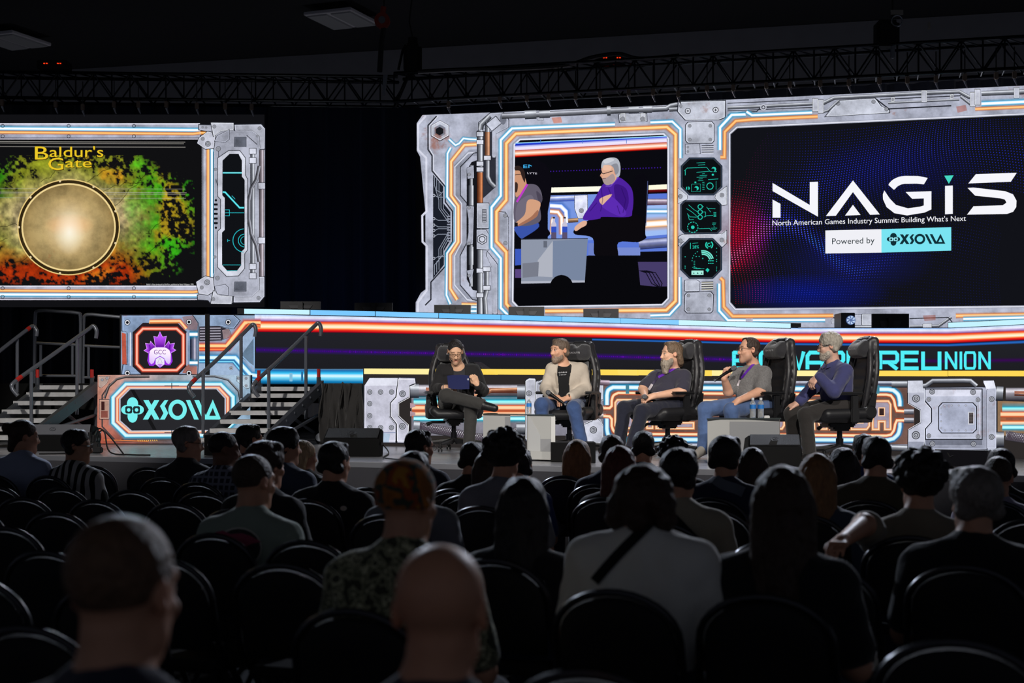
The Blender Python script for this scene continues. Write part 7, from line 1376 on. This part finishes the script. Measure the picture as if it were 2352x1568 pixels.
# folding chair: forward = +Y, floor at 0
PADM = pm('seat_pad_black', (26, 26, 28), .75, spec=.3, bump=.15, bscale=90); TUB = pm('chair_tube', (58, 58, 62), .3, .8)
def fold_chair():
    t = thing('folding_chair', '', 'chair'); arch = lambda w, h, n=16: [(w*math.cos(a), h*math.sin(a)) for a in np.linspace(0, math.pi, n)]
    bz = lambda z: -.16-.22*(z-.45)
    top = [Vector((x, bz(.72+z), .72+z)) for x, z in arch(.205, .145)]
    m = MB(); m.tube([(.215, .2, .01), (.212, -.05, .4), (.21, bz(.55), .55)]+top+[(-.21, bz(.55), .55), (-.212, -.05, .4), (-.215, .2, .01)], .0125, 8); m.build('frame', TUB, t, smooth=True)
    for sx in (-1, 1): m = MB(); m.tube([(sx*.19, -.3, .01), (sx*.195, .12, .43)], .0115, 8); m.build('rear_leg', TUB, t, smooth=True)
    m = MB(); m.tube([(-.19, -.22, .09), (.19, -.22, .09)], .008, 6); m.tube([(-.214, .15, .08), (.214, .15, .08)], .008, 6); m.build('crossbar', TUB, t)
    o = [(x, z) for x, z in arch(.19, .13)]+[(-.195, -.06), (-.185, -.2), (.185, -.2), (.195, -.06)]; V = []; n = len(o)
    for k, (off, sc) in enumerate(((-.016, .93), (-.02, .6), (.014, .93), (.02, .6))):
        pass
    lay = [(.02, .55), (.017, .9), (.004, 1.), (-.012, .98), (-.026, .88), (-.03, .5)]
    for off, sc in lay:
        for x, z in o: zz = .72+(z+.03)*sc-.03; V.append((x*sc, bz(zz)+off, zz))
    Fs = [(j*n+i, j*n+(i+1) % n, (j+1)*n+(i+1) % n, (j+1)*n+i) for j in range(len(lay)-1) for i in range(n)]+[tuple(range(n-1, -1, -1)), tuple(range((len(lay)-1)*n, len(lay)*n))]
    mesh_np('backrest', V, Fs, PADM, t, True)
    m = MB(); m.box((0, .03, .455), (.39, .39, .05), None, .02); m.build('seat', PADM, t, smooth=True); return t
fc0 = fold_chair(); used = []
CANG = -math.atan2(.372, .928)
def put_chair(x, y, lab, grp, dz=0):
    o = fc0 if not used else copy_tree(fc0); used.append((x, y)); o.location = (x, y, .001); o.rotation_euler.z = CANG+random.uniform(-.04, .04); o['label'] = lab; o['group'] = grp; return o
Hd, Hb, Hg = hairm('aud_dark', (30, 26, 26)), hairm('aud_brown', (58, 42, 34)), hairm('aud_grey', (120, 112, 106)); Hr, Hbl, Hlb = hairm('aud_red', (84, 38, 32)), hairm('aud_blonde', (190, 160, 120)), hairm('aud_light_brown', (134, 96, 62)); Hbz = hairm('aud_buzz', (70, 56, 48), (1, 1, 1)); Hbr = hairm('aud_buzz_warm', (104, 78, 60), (1, 1, 1))
BK = cloth('aud_black', (24, 24, 27)); NVY = cloth('aud_navy', (34, 40, 64)); LBL = cloth('aud_pale_blue', (150, 158, 184)); GY = cloth('aud_grey', (116, 118, 126)); SAGE = cloth('aud_sage', (138, 150, 138)); WHTS = cloth('aud_white', (222, 220, 214)); OLV = cloth('aud_olive', (84, 76, 60)); TPE = cloth('aud_taupe', (128, 118, 102)); LIL = cloth('aud_lilac', (150, 144, 168)); BLU = cloth('aud_blue', (40, 62, 120)); SBL = cloth('aud_slate', (62, 72, 92)); BEG = cloth('aud_putty', (160, 152, 134))
STRP = pattern('bw_stripe', 'stripe', (24, 24, 26), (190, 186, 184), 5.2); PLD = pattern('plaid', 'plaid', (40, 44, 62), (130, 132, 148), 7.); CAMO = pattern('leaf_camo', 'camo', [(60, 62, 48)], [(150, 150, 120), (96, 98, 76), (186, 184, 150), (70, 72, 58)], 26); CAPM = pattern('cap_print', 'cap', (150, 92, 36), [(170, 104, 40), (60, 70, 60), (150, 70, 34), (180, 124, 44)], 14)
JN = cloth('aud_jeans', (44, 50, 70)); SHO = pm('aud_shoe', (36, 34, 34), .6)
WHO = {}
def guest(key, x, y, d, style, hcol, top, lab, yaw=0., sk=(196, 144, 116), sw=1., k=1., pitch=-.08, glass=False, sleeve='short', armL=None, lean=0., shd=0., nk=.128):
    """seated listener seen from behind: crown of the head at image point (x, y), depth d; yaw in degrees, + to the right"""
    hh = {'curly': .15, 'bob': .138, 'long': .138, 'thick': .142, 'cap': .138}.get(style, .13)
    c = P(x, y, d)-Vector((0, 0, hh*k)); a = math.radians(yaw-(12 if 900 < x < 1700 else 22 if x >= 1700 else 0)); nv = NV*math.cos(a)+EV*math.sin(a); hf = nv+Vector((0, 0, pitch)); R = frame(hf); h = max(.006, d*.00115)
    nb = c-Vector((0, 0, nk*k))-NV*.028; cs = nb-Vector((0, 0, .065+shd))-NV*.012; hz = .53; hc_ = Vector((cs.x, cs.y, hz))-NV*(.03+lean)
    J = {'neck': nb, 'bf': NV}
    for i, sg in ((0, -1), (1, 1)):
        J['sh%d' % i] = cs+EV*sg*.172*sw-Vector((0, 0, .042)); J['el%d' % i] = J['sh%d' % i]+EV*sg*.055-Vector((0, 0, .26))+NV*.03; J['hip%d' % i] = hc_+EV*sg*.09; J['kn%d' % i] = J['hip%d' % i]+NV*.42+EV*sg*.05-Vector((0, 0, .03)); J['an%d' % i] = Vector((J['kn%d' % i].x, J['kn%d' % i].y, .09))+NV*.03; J['toe%d' % i] = J['an%d' % i]+NV*.15-Vector((0, 0, .045)); w = J['kn%d' % i]-NV*.16+Vector((0, 0, .115)); J['wr%d' % i] = w-EV*sg*.04
    J['trap'] = 1
    if armL: J['el0'], J['wr0'] = [P(*q) for q in armL]
    s = SDF(); add_head(s, c, R, k); s.rc(vec(c)+np.array((0, -.03, -.06))*k @ R, nb, .05*k, .057, .025); torso(s, J, -.006); legs(s, J, -.006)
    for i in (0, 1):
        arms(s, J, i); dr = NV+Vector((0, 0, -.25)); 
        if armL and i == 0: dr = J['wr0']-J['el0']
        hand(s, J['wr%d' % i], dr, (0, 0, 1) if abs(dr.normalized().z) < .9 else NV, .4, -1 if i else 1); s.rc(J['an%d' % i], J['toe%d' % i], .035, .025, .02)
    V, Q = s.mesh(h); body = mesh_np('person', V, Q, SKINM, None, True, paint(V, [(c, R, k)], sk)); tag(body, lab, 'person', 'seated audience')
    nz = {'curly': (.006, 95, 1.), 'bob': (.005, 70, 1.), 'long': (.004, 60, 1.), 'wavy': (.005, 90, 0.)}.get(style, (.003, 140, .4) if style not in ('buzz', 'rim', 'cap') else None)
    if style != 'bald': sh = SDF(); hair(sh, c, R, k, style); sdf_obj(sh, h, 'cap' if style == 'cap' else 'hair', hcol, body, noise=nz)
    s = SDF(); torso(s, J, .012)
    for i in (0, 1): arms(s, J, i, .056, .046, .034, .012, 'mid' if sleeve == 'short' else 'cuff')
    shirt = sdf_obj(s, max(h, .009), 'shirt', top, body, noise=(.004, 34, x*.01)); s = SDF(); legs(s, J, .008); sdf_obj(s, .014, 'trousers', JN, body)
    for i in (0, 1): s = SDF(); shoe(s, J['an%d' % i], J['toe%d' % i]); sdf_obj(s, .014, 'shoe', SHO, body)
    if glass: glasses(c, R, k, FRM, body)
    put_chair(hc_.x+NV.x*.0, hc_.y+NV.y*.0, ' '.join(('chair under the '+lab.split(',')[0]).split()[:15]), 'occupied folding chairs'); WHO[key] = (body, shirt)
    return body
G_ = guest
G_('g1', 57, 963, 10.5, 'bun', Hb, LBL, 'guest in pale blue shirt with tied-back hair, far left of the front row', 35, sw=1.1)
G_('g2', 178, 984, 10.4, 'short', Hd, STRP, 'guest in black and white striped shirt at far left', 60, glass=True)
G_('g3', 433, 977, 10.2, 'short', Hg, cloth('aud_dark_blazer', (34, 34, 40)), 'grey-haired guest in dark jacket and glasses, in front of the sponsor panel', 55, glass=True, sleeve='long')
G_('g4', 517, 990, 9.7, 'buzz', Hd, PLD, 'guest in dark checked shirt with cropped hair, below the right stairs', 45, sk=(120, 84, 66), sw=1.05)
G_('g5', 575, 972, 11.0, 'short', Hd, NVY, 'dark-haired guest half hidden behind two heads at the foot of the stairs', 30)
G_('g6', 656, 978, 9.6, 'thick', Hd, SBL, 'guest in slate jacket looking right, beside a blonde guest', 50, sleeve='long', sw=1.05)
G_('g7', 613, 1010, 7.6, 'thick', Hb, BK, 'guest with full dark hair and black top behind the sage green shirt', 20)
G_('g8', 700, 1010, 10.6, 'long', Hbl, BK, 'blonde long-haired guest in black top left of the stage monitor', 40, k=.9)
G_('g9', 585, 1042, 6.4, 'buzz', Hbz, SAGE, 'guest in sage green t-shirt with pink and black back print, cropped hair', 15, sw=1.12)
G_('g10', 770, 1012, 8.3, 'short', Hd, BK, 'guest in black shirt with small white print, in front of the black wedge', 10, sw=1.15)
G_('g11', 965, 985, 9.9, 'short', Hd, NVY, 'dark-haired guest with glasses turned right, in front of the pipe end', 40, glass=True)
G_('g12', 952, 1034, 7.3, 'short', Hd, GY, 'guest in grey shirt hidden behind the patterned cap', 5, sw=1.1)
G_('g13', 937, 1052, 4.35, 'cap', CAPM, CAMO, 'guest in leaf patterned shirt and orange printed cap', 22, sw=1.1, lean=.03)
G_('g14', 1086, 1013, 9.1, 'short', Hd, BK, 'small dark-haired guest in black below the reader', 10, k=.92)
G_('g15', 1160, 988, 7.8, 'curly', Hd, GY, 'curly-haired guest in grey t-shirt in front of the glass topped table', 8, sw=1.05)
G_('g16', 1124, 1033, 8.6, 'long', Hb, NVY, 'dark long-haired guest half hidden left of the curly-haired guest', -5)
G_('g17', 1204, 1092, 5.5, 'long', Hd, BK, 'long dark-haired guest in black behind the curly-haired guest', 0)
G_('g18', 1196, 1030, 10.0, 'short', Hd, BLU, 'guest whose blue shoulder shows right of the curly-haired guest', 0)
G_('g19', 1328, 1008, 10.4, 'long', Hlb, BK, 'long light-brown-haired guest in black in front of the black stage box', 5)
G_('g20', 1405, 997, 9.5, 'short', Hb, NVY, 'short-haired guest below the knees of the long-bearded man', -10)
G_('g21', 1425, 1022, 8.4, 'long', Hr, BK, 'long reddish-haired guest in black', 5)
G_('g22', 1478, 988, 10.5, 'short', Hd, BK, 'short-haired guest below the seat of the long-bearded man', 0)
G_('g23', 1547, 1004, 9.4, 'curly', Hd, BK, 'curly-topped guest in black left of the white box table', 0, k=.85)
G_('g24', 1561, 1026, 6.9, 'thick', Hd, BEG, 'guest in putty coloured shirt with a dark bag strap, thick dark hair', 12, sw=1.15)
G_('g25', 1482, 1066, 4.7, 'bob', Hb, WHTS, 'guest in white t-shirt with wide black diagonal strap and bobbed hair', 12, sw=1.1, nk=.085, pitch=-.25, shd=-.015)
G_('g26', 1667, 998, 8.4, 'thick', Hd, NVY, 'guest in navy sweater with pale collar in front of the white box table', 20, sw=1.1, sleeve='long')
G_('g27', 1727, 1026, 9.2, 'long', Hb, BK, 'long dark brown-haired guest right of the navy sweater', 5)
G_('g28', 1797, 1068, 4.6, 'long', Hb, BK, 'long dark-haired guest in black, large, right of the white t-shirt', 8, sw=1.05)
G_('g29', 1878, 1040, 7.3, 'long', Hlb, SBL, 'long auburn-haired guest in slate top', 20)
G_('g30', 1935, 1026, 9.2, 'long', Hd, BK, 'round dark-haired guest in front of the last gaming chair', 0)
G_('g31', 1984, 995, 10.2, 'short', Hd, BLU, 'guest in blue shirt half hidden by a short-haired neighbour', 0)
G_('g32', 2012, 1000, 8.2, 'short', Hd, OLV, 'short-haired guest in olive brown shirt with ears showing', 3, sw=1.1)
G_('g33', 2112, 1035, 6.3, 'curly', Hd, TPE, 'big curly-haired guest in taupe shirt stretching an arm along the next chair', 0, sw=1.1, armL=((1985, 1205, 6.1), (1935, 1242, 5.75)))
G_('g34', 2238, 1068, 5.3, 'thick', Hg, BK, 'guest with thick greying hair in black shirt at far right', -5, sw=1.15)
G_('g35', 2297, 1028, 9.0, 'short', Hd, BK, 'dark-haired guest at far right in front of the flat screen back', 0)
G_('g36', 2291, 1046, 8.2, 'buzz', Hbz, LIL, 'cropped-haired guest in lilac grey shirt at the right edge', 10, sw=1.05)
G_('g37', 287, 1178, 2.42, 'buzz', Hbr, cloth('aud_ink', (40, 42, 60)), 'large blurred cropped-haired guest nearest the left side', -4, k=1.06, pitch=-.1)
G_('g38', 1014, 1238, 2.6, 'bald', Hbr, cloth('aud_ink', (40, 42, 60)), 'large blurred bald guest nearest the camera at centre', 0, k=1.03, pitch=-.12, sk=(206, 148, 118))
# prints, straps, collars
bo, sh = WHO['g9']; bv = bvh_of(sh); PR1, PR2, PR3 = pm('print_black', (30, 30, 32), .7), pm('print_pink', (150, 50, 84), .7), pm('print_white', (190, 186, 176), .7)
circ = lambda x, y, rx, ry, n=20: [(x+rx*math.cos(2*math.pi*i/n), y+ry*math.sin(2*math.pi*i/n)) for i in range(n)]
decal(bv, circ(548, 1258, 54, 48), 'shirt_print', PR3, bo, .004); decal(bv, circ(548, 1258, 50, 44), 'shirt_print', PR1, bo, .006); decal(bv, [(494, 1222), (512, 1218), (530, 1226), (555, 1224), (575, 1230), (600, 1244), (580, 1248), (562, 1256), (548, 1250), (530, 1246), (510, 1240), (502, 1232)], 'shirt_print', PR2, bo, .009)
bo, sh = WHO['g10']; bv = bvh_of(sh); decal(bv, circ(789, 1167, 8, 6, 10), 'shirt_print', PR3, bo, .006)
STR = cloth('bag_strap', (18, 18, 20))
bo, sh = WHO['g25']; bv = bvh_of(sh); ribbon(bv, [(1520, 1172), (1495, 1198), (1460, 1232), (1425, 1267), (1395, 1300), (1365, 1335)], 24, 'bag_strap', STR, bo, .008)
bo, sh = WHO['g24']; bv = bvh_of(sh); ribbon(bv, [(1530, 1168), (1560, 1200), (1600, 1240), (1640, 1270)], 17, 'bag_strap', STR, bo, .008)
bo, sh = WHO['g26']; bv = bvh_of(sh); ribbon(bv, [(1634, 1092), (1660, 1112), (1690, 1122), (1708, 1130)], 24, 'collar', cloth('pale_collar', (96, 104, 116)), bo, .008)
# empty chairs in the rows parallel to the stage
cnt = {}
rows = []
for kk in range(-1, 11):
    A = P(200, YH, 10.85-.86*kk); A.z = 0
    for j in range(-14, 26):
        q = A+EV*(j*.52+(kk % 2)*.26)
        if q.y < 2.3: continue
        px = CX+F*q.x/q.y; py = YH+F*(HC-.87)/q.y
        if not (-90 < px < 2440) or py > 1640: continue
        if kk < 1 and px > 420: continue
        if any(abs((q.x-a)*EV.x+(q.y-b_)*EV.y) < .47 and -.62 < (q.x-a)*NV.x+(q.y-b_)*NV.y < .8 for a, b_ in used): continue
        rows.append((kk, px, q))
NTH = lambda n: ORD[n] if n < 16 else '%dth' % (n+1)
ks = sorted({r[0] for r in rows})
for kk in ks:
    rr_ = sorted([r for r in rows if r[0] == kk], key=lambda r: r[1])
    for n, (_, px, q) in enumerate(rr_): put_chair(q.x, q.y, 'empty black padded folding chair, %s from the left in the %s row from the stage' % (NTH(n), NTH(ks.index(kk))), 'empty folding chairs')
